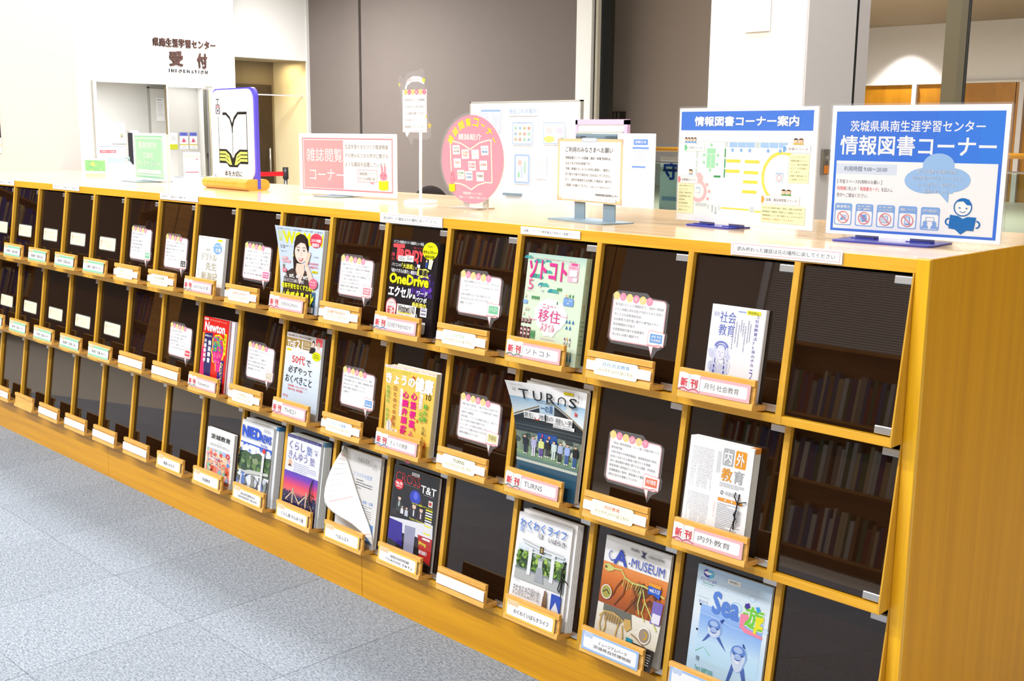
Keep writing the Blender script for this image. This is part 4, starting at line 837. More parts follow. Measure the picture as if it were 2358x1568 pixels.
def a_woma(s):
    s.rect(0, 0, 100, 100, '#d3e3f2', 0); s.text('生の声をヒントにもっと「日本を相場観DX」いま考える仕事術・マネー知識と備え方', 4, 2.6, 92, 2.4, '#44485a', 2, .01, 1)
    s.text('日', 4, 7, 7, 6, '#dcea62', 2, .02); s.text('経', 4, 14, 7, 6, '#dcea62', 2, .02); s.text('WOMAN', 13, 6.5, 84, 15.5, '#ecea1a', 2, .04, skew=0)
    s.text('10', 6, 25, 8, 5, '#5a5a66', 3); s.text('日経ウーマン', 15, 25.5, 16, 1.8, '#6a6a76', 3)
    s.poly([(34, 20), (38, 12), (46, 8), (55, 9), (62, 14), (66, 24), (65, 38), (62, 40), (36, 58), (33, 60), (31, 40)], '#2c211e', 3)
    s.poly([(8, 72), (14, 62), (28, 56), (40, 55), (60, 56), (72, 60), (80, 68), (84, 100), (6, 100)], '#453a36', 2.6)
    s.poly([(40, 48), (58, 48), (60, 58), (50, 76), (38, 57)], '#f3d3bf', 3.2)
    s.ell(50, 33, 14.5, 14, '#f8dfcf', 3.6, n=32); s.poly([(35.5, 29), (38, 17), (48, 12), (58, 14), (65, 24), (64, 30), (58, 20.5), (48, 19.5), (40, 24)], '#2f2320', 4.2)
    for x in (43.5, 56.5): s.ell(x, 30.5, 2.9, 1.1, '#ffffff', 4.2); s.ell(x, 30.5, 1.3, 1.1, '#2c1c18', 4.6); s.line([(x-3.2, 29.9), (x, 29), (x+3.2, 29.9)], .7, '#3a2420', 4.8); s.line([(x-3.4, 26.6), (x, 25.7), (x+3, 26.4)], .8, '#5c4036', 4.6)
    s.line([(50.5, 31), (51.2, 36.4), (49, 37)], .5, '#e3b49c', 4.6); s.poly([(44, 40.2), (50, 41.2), (56, 39.8), (53, 44), (50, 45), (46.5, 43.8)], '#e0606c', 4.4); s.poly([(45.6, 41), (50, 41.8), (54.6, 40.8), (52, 42.8), (48, 43)], '#ffffff', 4.8)
    s.ell(33.5, 38, 1.2, 1.8, '#c0984a', 4.6); s.poly([(64, 33), (70, 30), (73, 34), (70, 42), (66, 50), (60, 49), (61, 43)], '#f3d0ba', 4.8); s.poly([(60, 48), (68, 48), (84, 66), (88, 76), (80, 80), (70, 66)], '#f3d3c0', 4.4)
    s.ell(82, 15, 14, 9.6, '#ee4a62', 3.2); s.text('働く女性にもっと', 72, 9.5, 20, 2, '#7a1f30', 4, 0, 1); s.text('スキマ時間', 71, 13, 22, 4, '#fff', 4, .03); s.text('勉強法', 74, 18.4, 16, 4.6, '#fff', 4, .03)
    s.text('自分らしく', 6, 33, 12, 1.8, '#55586a', 3); s.rect(6, 41, 14, 3.6, '#f2a0a8', 3); s.text('保険の', 7, 41.4, 11, 2.8, '#fff', 4, .02); s.rect(6, 45.5, 20, 3.4, '#f2a0a8', 3); s.text('見直しマニュアル', 7, 46, 18, 2.4, '#fff', 4, .02)
    s.ell(10, 54, 2.4, 3, '#8a7a68', 3); s.text('人と経済を', 78, 36, 13, 1.8, '#55586a', 3); s.text('私の人生を変えた', 68, 44.5, 25, 3, '#ef7f90', 3, .03); s.text('5年後プラン', 72, 49, 21, 3.2, '#ef7f90', 3, .03); s.rect(78, 55, 14, 3, '#eae022', 3); s.text('持出禁止', 80, 55.6, 10, 1.8, '#8a8418', 4)
    s.rrect(7, 57, 11, 4.6, 1.5, '#f0607a', 4.8); s.text('年代別', 8.4, 58, 8, 2.4, '#fff', 5.4, .02); s.text('20代、30代、40代、50代', 7, 63, 62, 5.4, '#fff', 5, .03)
    for x, wd_, tx in ((7, 10, 'お金'), (19, 15, 'キャリア'), (36, 9, '健康'), (47, 15, '人間関係')): s.outline(x, 70, wd_, 4.2, .5, '#f4f4f2', 5); s.text(tx, x+1.5, 70.9, wd_-3, 2.4, '#fff', 5, .01)
    s.text('将来不安をなくすために', 6, 76, 84, 7, '#eef02a', 5, .04); s.text('いまできること', 6, 85.5, 84, 13, '#eef02a', 5, .05); s.ell(86, 72.5, 10.5, 7, '#f4708c', 5.2); s.text('推し活の', 79, 69, 13, 2, '#fff', 5.8, .02); s.text('つくり方', 79, 72.6, 13, 2, '#fff', 5.8, .02); s.rect(82, 84, 10, 16, '#3a6a94', 3.4); s.rect(72, 95, 20, 4, '#e8e8ea', 5.4)
mag(1, 7, -9.42, .915, 1.236, .06, a_woma, 'pale blue magazine with a smiling woman resting her cheek on her hand', '#d3e3f2', curl=lambda u, v: (-.02*(1-u)**2*v**2, .19*((1-u)**2)*(v**2)))
def a_dori(s):
    s.rect(0, 0, 100, 100, '#f8f8f4', 0); s.text('NHKテキスト', 8, 3, 26, 1.8, '#6a6a70', 2, .01, 1); s.rect(72, 3.6, 17, 4, '#eee61c', 2); s.text('10月', 14, 8, 12, 3, '#b8d4ee', 2); s.ell(74, 22, 16, 11.6, '#7cb6ea', 2, n=32); s.text('100分', 61, 13.5, 26, 6, '#fff', 3, .01); s.text('de', 61, 23, 5, 2, '#fff', 3); s.text('名著', 67, 21.5, 20, 8, '#fff', 3, .02)
    s.text('福岡伸一', 32, 25, 20, 4, '#b0b0a8', 2); s.text('ドリトル', 20, 34, 52, 15, '#c8c2a4', 3, -.0); s.text('先生', 36, 52, 38, 16, '#c8c2a4', 3); s.text('航海記', 22, 72, 58, 17, '#c8c2a4', 3)
    s.line([(72, 33), (76, 92), (70, 92)], .5, '#a8a8a0', 2); s.vtext('生命への畏敬', 88, 26, 4, 4, '#c4c4bc', 2, 0, 1); s.vtext('冒険の書', 8, 66, 5, 4, '#bcd0d0', 2, 0, 1)
mag(1, 9, -11.805, .79, .944, .055, a_dori, 'white booklet with a light blue disc and pale gold brush-like title', '#f8f8f5', spine='r')
def a_newt(s):
    s.rect(0, 0, 100, 100, '#e0241c', 0); grad(s, 0, 26, 8, 74, ['#f4a21c', '#e0405a', '#c81f8a'], .5, 8); s.rect(3, 2, 16, 3.2, '#f4f0ee', 2); s.text('持出禁止', 5, 2.6, 12, 1.8, '#803030', 3, 0, 1); s.text('科学の今を伝える総合サイエンス誌', 24, 2.6, 66, 2.4, '#f6c8b8', 2, 0, 1)
    s.text('Newton', 8, 8, 78, 14, '#ffffff', 3, .035); s.poly([(8, 27), (40, 24), (44, 100), (6, 100)], '#2a2466', 1); s.poly([(4, 50), (14, 44), (20, 60), (14, 78), (22, 100), (0, 100), (0, 60)], '#e0286a', 1.5)
    s.poly([(40, 34), (50, 26), (68, 24), (82, 30), (90, 42), (90, 56), (84, 66), (80, 82), (60, 84), (58, 72), (46, 70), (44, 60), (38, 54), (42, 46)], '#f4d81a', 1.8); s.poly([(43, 36), (52, 28.5), (67, 27), (79, 32), (86, 43), (86, 55), (80, 65), (77, 84), (62, 84), (61, 71), (49, 68), (47, 59), (41.5, 54), (45, 47)], '#e01f8c', 2.1)
    blobs(s, 46, 29, 36, 24, ['#2f9a4a', '#3f6ad0', '#f0a020', '#d83a8a', '#7ac23a', '#20a0a0', '#e84a3a'], 70, 2.5, 5, 2.4, 9); blobs(s, 50, 54, 28, 18, ['#e83a6a', '#f05a9a', '#c81f7a'], 20, 3, 6, 2.4, 4)
    s.vtext('発達障害', 26, 36, 14, 9.4, '#fff', 3, .03); s.vtext('の最新科学', 10, 34, 13, 8, '#fff', 3, .025); s.text('脳の個性をさぐる', 12, 28.6, 26, 3, '#fff', 3, .02)
    s.rect(86, 21, 9, 34, '#efe41c', 2); s.vtext('特集付録', 88, 23, 5, 7, '#4a4410', 3, 0, 1); s.rect(80, 64, 12, 36, '#2a2470', 2.2); s.vtext('時間と宇宙の', 81, 66, 5, 5.4, '#fff', 3, .02, 1); s.vtext('謎にせまる科学', 86, 68, 5, 4.4, '#f2e65c', 3, .02, 1); s.rect(70, 84, 12, 16, '#3a2a7c', 2.6)
copies(2, 9, -11.60, .70, 1.195, [(.006+.02*k, .024+.02*k) for k in range(3)], 'grey-white magazine behind the red brain magazine', '#d4cfd2', None, .015, 0, 'issues behind the brain magazine')
mag(2, 9, -11.733, .75, 1.197, .035, a_newt, 'red-topped science magazine with a rainbow-coloured brain profile', '#e0241c', t0=.068)
def a_the(s):
    grad(s, 0, 0, 100, 100, ['#f6f6f6', '#e4eef8', '#c9dcf0'], 0, 10); s.rect(0, 0, 100, 7, '#e8e4e2', .6); s.text('老後も後悔しない「50代からの人生戦略」', 3, 2, 66, 3.2, '#7a3a34', 2, .02); s.rect(0, 7, 70, 14, '#a98a4c', .8); s.text('THE', 3, 11.5, 24, 8.6, '#fff', 2, .02); s.text('21', 29, 9, 18, 12, '#fff', 2, .01); s.lines(50, 9, 18, 3, 2.2, '#e8dcc0', 2, .5); s.text('働く大人の学び', 50, 16.5, 18, 2.6, '#fff', 2, .02)
    s.ell(76, 10, 4.4, 5, '#2b2422', 2); s.ell(76, 11, 3.2, 3.6, '#f0d0b8', 2.4); s.poly([(66, 24), (70, 15), (82, 15), (84, 24)], '#2c2a2c', 2.2); s.rect(82, 0, 18, 12, '#ec5a64', .9); s.ell(90, 9, 5, 3, '#b4a68c', 2.8); s.ell(90, 12, 4.2, 4.2, '#f0d0b8', 2.4); s.poly([(80, 26), (84, 17), (98, 17), (100, 26)], '#f2d8dc', 2.2)
    s.rect(3, 23.5, 13, 3.2, '#eee22c', 2); s.ell(87, 27, 12, 6.6, '#e6ea1c', 3); s.lines(79, 24, 16, 3, 2.4, '#7a8a14', 3.5)
    s.text('50代', 21, 31, 36, 13, '#ee4038', 3, .01); s.text('で', 61, 35, 12, 9, '#2c2c30', 3, .012); s.text('必ずやって', 13, 48, 66, 10.5, '#2c2c30', 3, .01); s.text('おくべきこと', 7, 62, 74, 11.5, '#2c2c30', 3, .01)
    s.text('定年準備、セカンドキャリア、', 16, 76, 56, 3.4, '#ee5a50', 3, .01); s.text('老後のお金、親の問題──', 16, 81, 50, 3.4, '#ee5a50', 3, .01); s.text('特別企画', 4, 88, 14, 1.8, '#ee5a50', 3); s.ell(9, 94, 4, 2.8, '#3a3a3a', 2)
mag(2, 7, -9.507, .872, 1.235, .04, a_the, 'pale blue magazine with a gold masthead band and two small portraits', '#eef2f7', spine='r')
def a_kyou(s):
    s.rect(0, 0, 100, 100, '#f8cf5c', 0); grad(s, 0, 0, 100, 20, ['#f6dc60', '#f8cf5c'], .2, 4); s.rect(0, 0, 100, 4, '#f6f0e6', .8); s.text('心臓疾患 | 肥満 | がんの「緩和ケア」| 口内健康 もっと知りたい医療の話題', 3, .8, 94, 2.2, '#d05a5a', 2, 0, 1); s.text('NHKテレビ放送中', 5, 5, 44, 5, '#d8d04a', 2, .02); s.text('きょうの', 2, 11.5, 56, 14, '#fff', 3, .05); s.text('健康', 60, 9.5, 36, 20, '#fff', 3, .05)
    s.text('10', 84, 30, 10, 8, '#4a4020', 3, .01); s.poly([(54, 8), (57, 11), (61, 9), (58, 13), (61, 15), (56, 14), (54, 17), (53, 13), (49, 12), (53, 11)], '#c8602c', 2)
    s.vtext('心筋梗塞', 53, 30, 15, 13, '#ef0f8c', 3, .03); s.vtext('心臓弁膜症', 36, 31, 15, 12, '#ef0f8c', 3, .03); s.vtext('心不全', 55, 84, 11, 8, '#ef4f9c', 3, .02); s.vtext('口とのどの老化', 17, 27, 9, 8.4, '#b8601c', 3, .02); s.vtext('を防ぐ', 17, 86, 9, 6, '#fff', 3, .02)
    s.vtext('の息切れ、大丈夫？', 4, 28, 7.4, 6.6, '#50b43c', 3, .02); s.rrect(30, 30, 6, 40, 3, '#fbf6ea', 2); s.vtext('予防と最新治療', 31, 32, 4, 5, '#c8908a', 3, 0, 1); s.vtext('緑内障', 83, 42, 9, 9, '#4cb43c', 3, .02); s.vtext('近視', 75, 54, 8, 8, '#4cb43c', 3, .02); s.rrect(70, 31, 7, 22, 3, '#fbf6ea', 2); s.vtext('進む治療', 71.5, 33, 4.4, 4.8, '#e05a8a', 3, 0, 1)
    s.vtext('芸國炎', 84, 74, 7, 6, '#5a4a20', 3, .01); s.vtext('子どもの', 77, 38, 4, 4, '#8a7040', 3, 0, 1); s.ell(10, 86, 6, 8, '#fbf3e4', 2); s.ell(26, 92, 5, 5, '#fbf3e4', 2); s.line([(14, 80), (15, 92)], 1, '#4a4a8a', 3)
    for x, y in ((16, 78), (70, 70), (66, 82), (46, 96), (90, 92)): s.poly([(x, y-3), (x+1, y-1), (x+4, y-1), (x+1.5, y+1), (x+2, y+4), (x-.5, y+2), (x-3, y+3), (x-1.6, y), (x-4, y-2), (x-1, y-1)], '#d8742c', 2)
copies(2, 5, -7.0, .84, 1.14, [(.006, .03)], 'whitish magazine showing behind the yellow health magazine', '#f0ece4', group='second copies')
mag(2, 5, -7.07, .905, 1.125, .055, a_kyou, 'yellow health magazine with white title and magenta vertical columns', '#f8cf5c', t0=.032, spine='r', spinecol='#f4e8c0', curl=lambda u, v: (0, .09*((1-u)**2)*(v**2)))
# ---------------- bottom row
def a_sea(s):
    grad(s, 0, 0, 100, 100, ['#a9c9ea', '#dcebf4', '#e6f0f8', '#c9e2f6', '#bfe0f8'], 0, 20); s.ell(14, 7, 6, 4.4, '#4a3aa0', 1.5, 60, 260); s.ell(17, 7.4, 5.6, 4.2, '#58b8e0', 1.2); s.poly([(8, 6.6), (13, 5), (16, 6), (21, 5.8), (18, 7.6), (14, 9)], '#f4f8fc', 2); s.text('アクアワールド', 5, 12, 22, 4, '#6a5fc0', 2); s.text('茨城県大洗水族館', 8, 17, 16, 1.6, '#5ab8a0', 2, 0, 1); s.line([(7, 20), (24, 20.6)], .3, '#5ab8a0')
    s.rrect(42, 5.5, 17, 5, 1, '#f4f8f4', 1.5); s.text('持出禁止', 44, 6.6, 13, 2.6, '#4a4a52', 2, .01); s.text('第45号', 6, 36, 13, 3.6, '#b4c8ec', 2); s.text('2023 November', 4, 32, 16, 1.4, '#c0d0ec', 2, 0, 1)
    for x, y, r in ((40, 17, 2.6), (76, 18, 4.4), (57, 32, 7.6), (97, 46, 4), (78, 96, 7)): s.ring(x, y, r*.86, r, '#a9cdf2', .8); s.ell(x, y, r*.85, col='#d4e8f8', z=.6)
    s.text('Sea', 26, 23, 35, 22, '#5a86da', 3, .04); s.text('遊', 67, 25.6, 26, 22, '#f6f6f0', 2.6, .06); s.text('遊', 67, 25.6, 26, 22, '#7ad040', 3.2, .028)
    s.poly([(64, 36), (74, 35), (75, 38), (69, 46), (72, 49), (94, 52), (95, 55), (72, 54), (64, 50)], '#f48aa8', 3.6); s.poly([(84, 34), (94, 33), (94, 36), (89, 42), (94, 42), (94, 45), (87, 46), (86, 52), (82, 51), (84, 44)], '#efe61e', 3.8); s.poly([(68, 25), (73, 23), (75, 27), (71, 30), (68, 28)], '#4a2f9a', 4); s.poly([(82, 25), (86, 23.5), (89, 27), (85, 30)], '#3fa0e0', 4)
    grad(s, 10, 40, 84, 50, ['#9cc0f4', '#8cb4f2', '#a4c8f4', '#c4e2f8', '#bce0f8'], 1, 14); s.line([(10, 49), (30, 50), (55, 53), (78, 53)], .9, '#c9dff8', 1.6)
    for cx, cy, k in ((32, 61, 1.0), (68, 79, 1.08)):
        s.poly([(cx-6*k, cy+6*k), (cx-8*k, cy+8*k), (cx-15*k, cy+18*k), (cx-11*k, cy+16*k), (cx-4*k, cy+9*k)], '#4a68b4', 2.1); s.poly([(cx+6*k, cy+6*k), (cx+9*k, cy+8*k), (cx+19*k, cy+20*k), (cx+13*k, cy+16*k), (cx+4*k, cy+9*k)], '#4a68b4', 2.1)
        s.ell(cx, cy, 10.5*k, 9.6*k, '#8faee0', 2.2); s.ell(cx-.6*k, cy+2.2*k, 8.6*k, 7.2*k, '#cbdaf0', 2.4); s.ell(cx-1*k, cy-3.4*k, 8.6*k, 5.4*k, '#5f86d2', 2.6); s.ell(cx-1.4*k, cy-4.6*k, 5.6*k, 3*k, '#a9c2ec', 2.8)
        s.ell(cx-1*k, cy+3.0*k, 4.4*k, 3.6*k, '#e4ecf8', 3.0); s.ell(cx-1*k, cy+2.6*k, 4.4*k, 3.0*k, '#3a5cae', 3.1, 0, 180); s.ell(cx-1*k, cy+2.2*k, 4.6*k, 2.2*k, '#a4bce6', 3.2)
        s.ell(cx-6*k, cy-.4*k, .8*k, .8*k, '#1c2a5a', 3.4, n=10); s.ell(cx+4.4*k, cy-.4*k, .8*k, .8*k, '#1c2a5a', 3.4, n=10)
    s.poly([(38, 51), (43, 48), (44, 49.6), (41, 54)], '#2b4a98', 2.0); s.poly([(72, 69.6), (71, 66), (73, 66), (76, 70.6)], '#2b4a98', 2.0)
    s.ell(9.4, 41, 1.4, 1.2, '#10141c', 3); s.ell(8.6, 68, 1.4, 1.2, '#10141c', 3); s.text('特集', 12, 88.5, 5, 1.8, '#44506a', 3); s.text('「2023 海獣写真展」', 12, 92, 26, 3, '#3aa08a', 3); s.line([(10, 87), (20, 84), (30, 87)], .5, '#7ad0a0', 3)
mag(3, 1, -2.188, .876, 1.32, .035, a_sea, 'pale blue aquarium magazine with two dolphins facing the camera', '#dcebf5')
def a_muse(s):
    s.rect(0, 0, 100, 100, '#f0f0ee', 0); s.text('持出禁止', 40, 4, 14, 2.4, '#55555a', 2, .01); s.text('A', 17, 9, 20, 13, '#3a50b8', 3, .02); s.ring(14, 16, 5, 6, '#3a50b8', 3, 40, 260); s.line([(12, 21), (22, 18), (33, 12)], .8, '#3a50b8'); s.ell(41, 18, 1.1, col='#3a50b8', z=3, n=10); s.text('MUSEUM', 44, 12.5, 50, 8, '#3a50b8', 3, .0); s.text('茨城県自然博物館', 67, 5.6, 24, 2.6, '#8a8a86', 2); s.text('ミュージアムパーク', 70, 3.4, 18, 1.2, '#a8a8a4', 2, 0, 1); s.poly([(56, 3), (60, 5), (64, 4), (61, 8), (64, 10), (56, 9), (59, 7)], '#3a3468', 2)
    grad(s, 0, 23, 100, 37, ['#e8924c', '#d8762c', '#b85c1c', '#9a4a18'], .5, 12); blobs(s, 50, 30, 46, 30, ['#6a3a1c', '#8a4a1e', '#5a3018', '#a85a24'], 30, 4, 9, .8, 3)
    bone = '#cfd07a'; s.poly([(2, 26), (10, 24), (18, 26), (18, 29), (10, 31), (4, 30)], bone, 2); s.ell(6, 27.4, 1.6, 1.2, '#7a4a20', 3)
    s.line([(18, 27), (30, 26), (38, 32), (50, 34), (66, 33), (84, 35), (99, 37)], 2.0, bone, 2)
    for k in range(9): s.line([(36+k*3.6, 32+(k % 3)*.6), (35+k*3.2, 40+2*math.sin(k))], .9, '#9aa050' if k % 2 else bone, 2)
    for p in ([(34, 34), (26, 42), (22, 50)], [(40, 36), (38, 46), (30, 54), (26, 58)], [(52, 38), (58, 46), (48, 56), (44, 60)], [(66, 36), (72, 46), (82, 54), (96, 66)], [(64, 38), (62, 50), (66, 58)], [(72, 46), (70, 56), (76, 62)]): s.line(p, 1.6, '#c8cc74' if p[0][0] > 60 else '#7a4020', 2.2)
    s.ell(12, 49, 8.6, 6.4, '#f4f2ec', 3); s.ell(12, 49, 7.6, 5.6, '#a8a04a', 3.4); s.line([(7, 50), (12, 47), (17, 50)], 1.6, '#4a4420', 3.8)
    grad(s, 0, 60, 100, 40, ['#e8e4d8', '#d8d0bc', '#b8ae98'], .6, 8); s.poly([(10, 60), (55, 60), (58, 70), (10, 66)], '#6a6a60', 1); s.ell(28, 69, 15, 4, '#a88c5c', 2); bone2 = '#c8a45c'
    s.line([(6, 72), (14, 66), (28, 65), (42, 68), (50, 70)], 2.0, bone2, 2.4); s.poly([(46, 66), (56, 65), (59, 72), (52, 76), (47, 73)], bone2, 2.6)
    for k in range(7): s.line([(16+k*4, 67), (15+k*4, 74)], 1.0, '#8a6c3c', 2.8)
    for p in ([(10, 70), (8, 78), (12, 86)], [(16, 70), (18, 80), (14, 88)], [(38, 72), (36, 82), (40, 90)], [(44, 72), (48, 82), (46, 88)]): s.line(p, 1.8, bone2, 2.4)
    s.ell(80, 73, 9.4, 7, '#f4f2ec', 3); s.ell(80, 73, 8.2, 6, '#9a8a7a', 3.4); s.ring(80, 73, 3, 5, '#c8a030', 3.8, -90, 90); s.poly([(74, 28), (92, 28), (92, 31), (74, 31)], '#e8a030', 2.6); s.poly([(74, 30.5), (93, 31.5), (92, 40), (83, 37), (74, 38)], '#2c5cc8', 2.8); s.text('vol.113', 76, 32, 15, 3.2, '#fff', 3.4, .03)
    s.rect(84, 42, 15, 19, '#7a6ab8', 2); s.rect(86, 52, 12, 8, '#e4e0ee', 2.3); s.rect(54, 82, 46, 18, '#2c2a28', 2.4); s.lines(58, 84, 38, 7, 2.1, '#e8e8e8', 3, .4, 4); s.rect(54, 80, 10, 3, '#1f8aa0', 2.6); s.line([(60, 76), (70, 78), (84, 82)], 1.2, '#8a5a2c', 2.6)
mag(3, 2, -3.417, .89, 1.305, .035, a_muse, 'museum magazine with dinosaur and mammoth skeletons on orange ground', '#f0f0ee', curl=lambda u, v: (0, .10*(1-v)**2*(.4+u)))
def a_waku(s):
    s.rect(0, 0, 100, 100, '#f8f8f8', 0); s.text('わくわくライフ', 6, 6, 86, 11, '#3a78d8', 3, .012); s.text('夏', 6, 17, 9, 6, '#7a9ce0', 3); s.text('2024', 20, 18, 10, 2, '#b0c4ec', 3); s.rect(41, 18, 8, 6, '#c8c8cc', 2); s.text('いばらき', 61, 19, 31, 6.4, '#4a4a52', 3, .01)
    grad(s, 6, 34, 90, 48, ['#f8f8f8', '#d8e8f0', '#7a9a5a', '#4a6a3c', '#8a9a90', '#b8bcb8'], .5, 14); blobs(s, 6, 43, 90, 26, ['#3f5f2c', '#6f9a3c', '#8fb84a', '#2c4424', '#567a34', '#a8c85c'], 110, 2, 5, .9, 2)
    s.rect(6, 68, 90, 14, '#b9bcba', 1.4); s.rect(6, 67, 90, 2, '#8a9096', 1.8); s.poly([(46, 60), (56, 60), (60, 78), (43, 78)], '#a6aab0', 1.9); s.rect(47, 50, 8, 10, '#c8ccd0', 1.6); s.rect(46, 48, 10, 3, '#9aa0a6', 1.8)
    for x in (28, 70): s.rect(x, 39, 6.4, 34, '#eef0f4', 2)
    s.poly([(14, 31.5), (50, 36), (92, 36.5), (92, 39.4), (50, 39), (15, 35)], '#e8eaec', 2.3); s.poly([(14, 31), (50, 35), (92, 36), (92, 37), (50, 36.4), (14, 32.4)], '#b8bcc0', 2.6); s.rect(20, 42.6, 70, 1.8, '#e6e8ea', 2.3); s.rect(48, 33.5, 7, 8.6, '#4a3a24', 3); s.rect(50, 35, 3, 5.6, '#c8a860', 3.4)
    s.text('まちあるき日帰り旅', 8, 86, 48, 5, '#7a7078', 3); s.text('〜大洗町〜', 8, 92, 18, 2, '#a09aa0', 3); s.text('[特集]', 8, 83, 8, 1.6, '#b0b0b4', 3); s.ell(66, 91, 4, 5.4, '#7a5a44', 2, n=12); s.ell(66, 86.5, 2.4, 2.2, '#8a6a50', 2.2, n=10); s.rect(77, 85, 18, 14, '#2c50b8', 2); s.poly([(79, 92), (86, 88), (93, 92), (86, 95)], '#dfe4ee', 2.6)
copies(3, 3, -4.65, .845, 1.31, [(.006+.022*k, .026+.022*k) for k in range(4)], 'white leaflet in the stack behind the stone gate front', '#f6f6f6', None, .006, 0, 'leaflets in the stone gate stack')
mag(3, 3, -4.676, .84, 1.27, .03, a_waku, 'white leaflet with a stone shrine gate among trees, front of its stack', '#f8f8f8', t0=.096, extra=cordfn(.93, .5, .95, 1), curl=lambda u, v: (0, .05*((1-u)**2)*(1-v)**2))
def a_cros(s):
    s.rect(0, 0, 100, 100, '#2a2628', 0); s.text('CROSS', 5, 7, 56, 13, '#b83434', 3, -.012); s.line([(3, 21), (60, 21.5)], .5, '#8a8484'); s.rect(40, 3, 17, 4.2, '#f0f0ee', 2); s.text('持出禁止', 42, 3.9, 13, 2.4, '#6a6a6a', 3); s.text('T&T', 63, 15.5, 33, 9.5, '#f6f6f4', 3, .015); s.lines(70, 26.5, 26, 1, 2, '#a8a4a4', 3)
    s.ell(14, 24, 10, 6.8, '#d82a30', 3.5); s.text('No.76', 7, 20.8, 14, 3.6, '#fff', 4, .04); s.text('2024.2', 8, 25.6, 12, 2, '#fff', 4, .03)
    blobs(s, 2, 30, 94, 38, ['#26222a', '#2f2a32', '#3a3234', '#1f1c22'], 30, 5, 10, .5, 2); s.ell(52, 34, 12, 9, '#3444b8', 1.2); s.ell(53, 32, 5, 5, '#5a6ae0', 1.6)
    for x, y, c, k in ((18, 42, '#3a443c', 1.3), (52, 46, '#2c2c34', 1.6), (68, 48, '#3c2c34', 1.4), (36, 52, '#c8ccd8', .8), (26, 52, '#e0e0e4', .7)): s.ell(x, y, 2.6*k, 2.4*k, '#e6c4ac', 2.5, n=14); s.ell(x, y-1.2*k, 2.7*k, 1.6*k, '#241c1c', 2.9, 180, 360); s.poly([(x-5*k, y+13*k), (x-4*k, y+3*k), (x+4*k, y+3*k), (x+5*k, y+13*k)], c, 2.2); s.rect(x-.8*k, y+3*k, 1.6*k, 5*k, '#e8e8ec', 2.7)
    s.poly([(0, 70), (96, 62), (98, 84), (60, 84), (0, 86)], '#e4e4ec', 2.6); s.poly([(0, 72), (30, 73), (34, 92), (0, 90)], '#3a2c98', 3); s.poly([(36, 74), (60, 73), (60, 94), (38, 94)], '#9c9cb8', 3); s.text('Top Title 職歴とサイエンス', 46, 41, 46, 2.6, '#f0ea2c', 4, .02); s.text('Today Overview', 44, 62, 34, 2.4, '#f0ea2c', 4, .02)
    for k in range(12): s.rect(78, 44+k*3.4, 15, 1.8, ['#f0f0f0', '#f0e840'][k % 3 == 0], 4)
    s.ell(86, 36, 3, 2.2, '#c83a30', 3); s.rect(82, 32, 9, 8, '#d8d4cc', 2.8); s.poly([(66, 80), (98, 80), (98, 96), (74, 94)], '#b82a28', 3.4); s.text('先端加速器', 76, 82, 18, 2.2, '#fff', 4, .03); s.text('SPring', 70, 86, 16, 2, '#f0e840', 4, .03); s.text('研究者紹介', 72, 90, 18, 2, '#fff', 4, .02)
mag(3, 5, -7.071, .892, 1.315, .05, a_cros, 'black magazine with a thin red outlined title and a stage event photo', '#2a2628', spinecol='#e8e8e8')
def a_heru(s):
    s.rect(0, 0, 100, 100, '#e6e4e0', 0); s.text('ヘルシスト', 44, 6, 28, 5, '#5a5660', 3); s.text('283', 84, 9, 6, 2.4, '#8a8a8a', 2); s.lines(80, 12, 12, 3, 1.6, '#a0a0a0', 2); s.text('ミツバチの世界', 36, 24, 46, 5.6, '#8fb0ea', 3); s.lines(44, 32, 40, 3, 3, '#5a5a60', 3, .4, 4); s.text('平均寿命', 46, 41, 12, 1.6, '#6a6a70', 3); s.text('予防・検査・診断', 50, 54, 40, 4, '#7aa0e8', 3); s.lines(54, 60, 34, 8, 2.6, '#8a8a90', 2, .35, 6); s.lines(6, 66, 44, 6, 3.4, '#77777c', 2, .3, 9); s.text('大西淳太郎', 8, 90, 18, 2.6, '#3a3a40', 3)
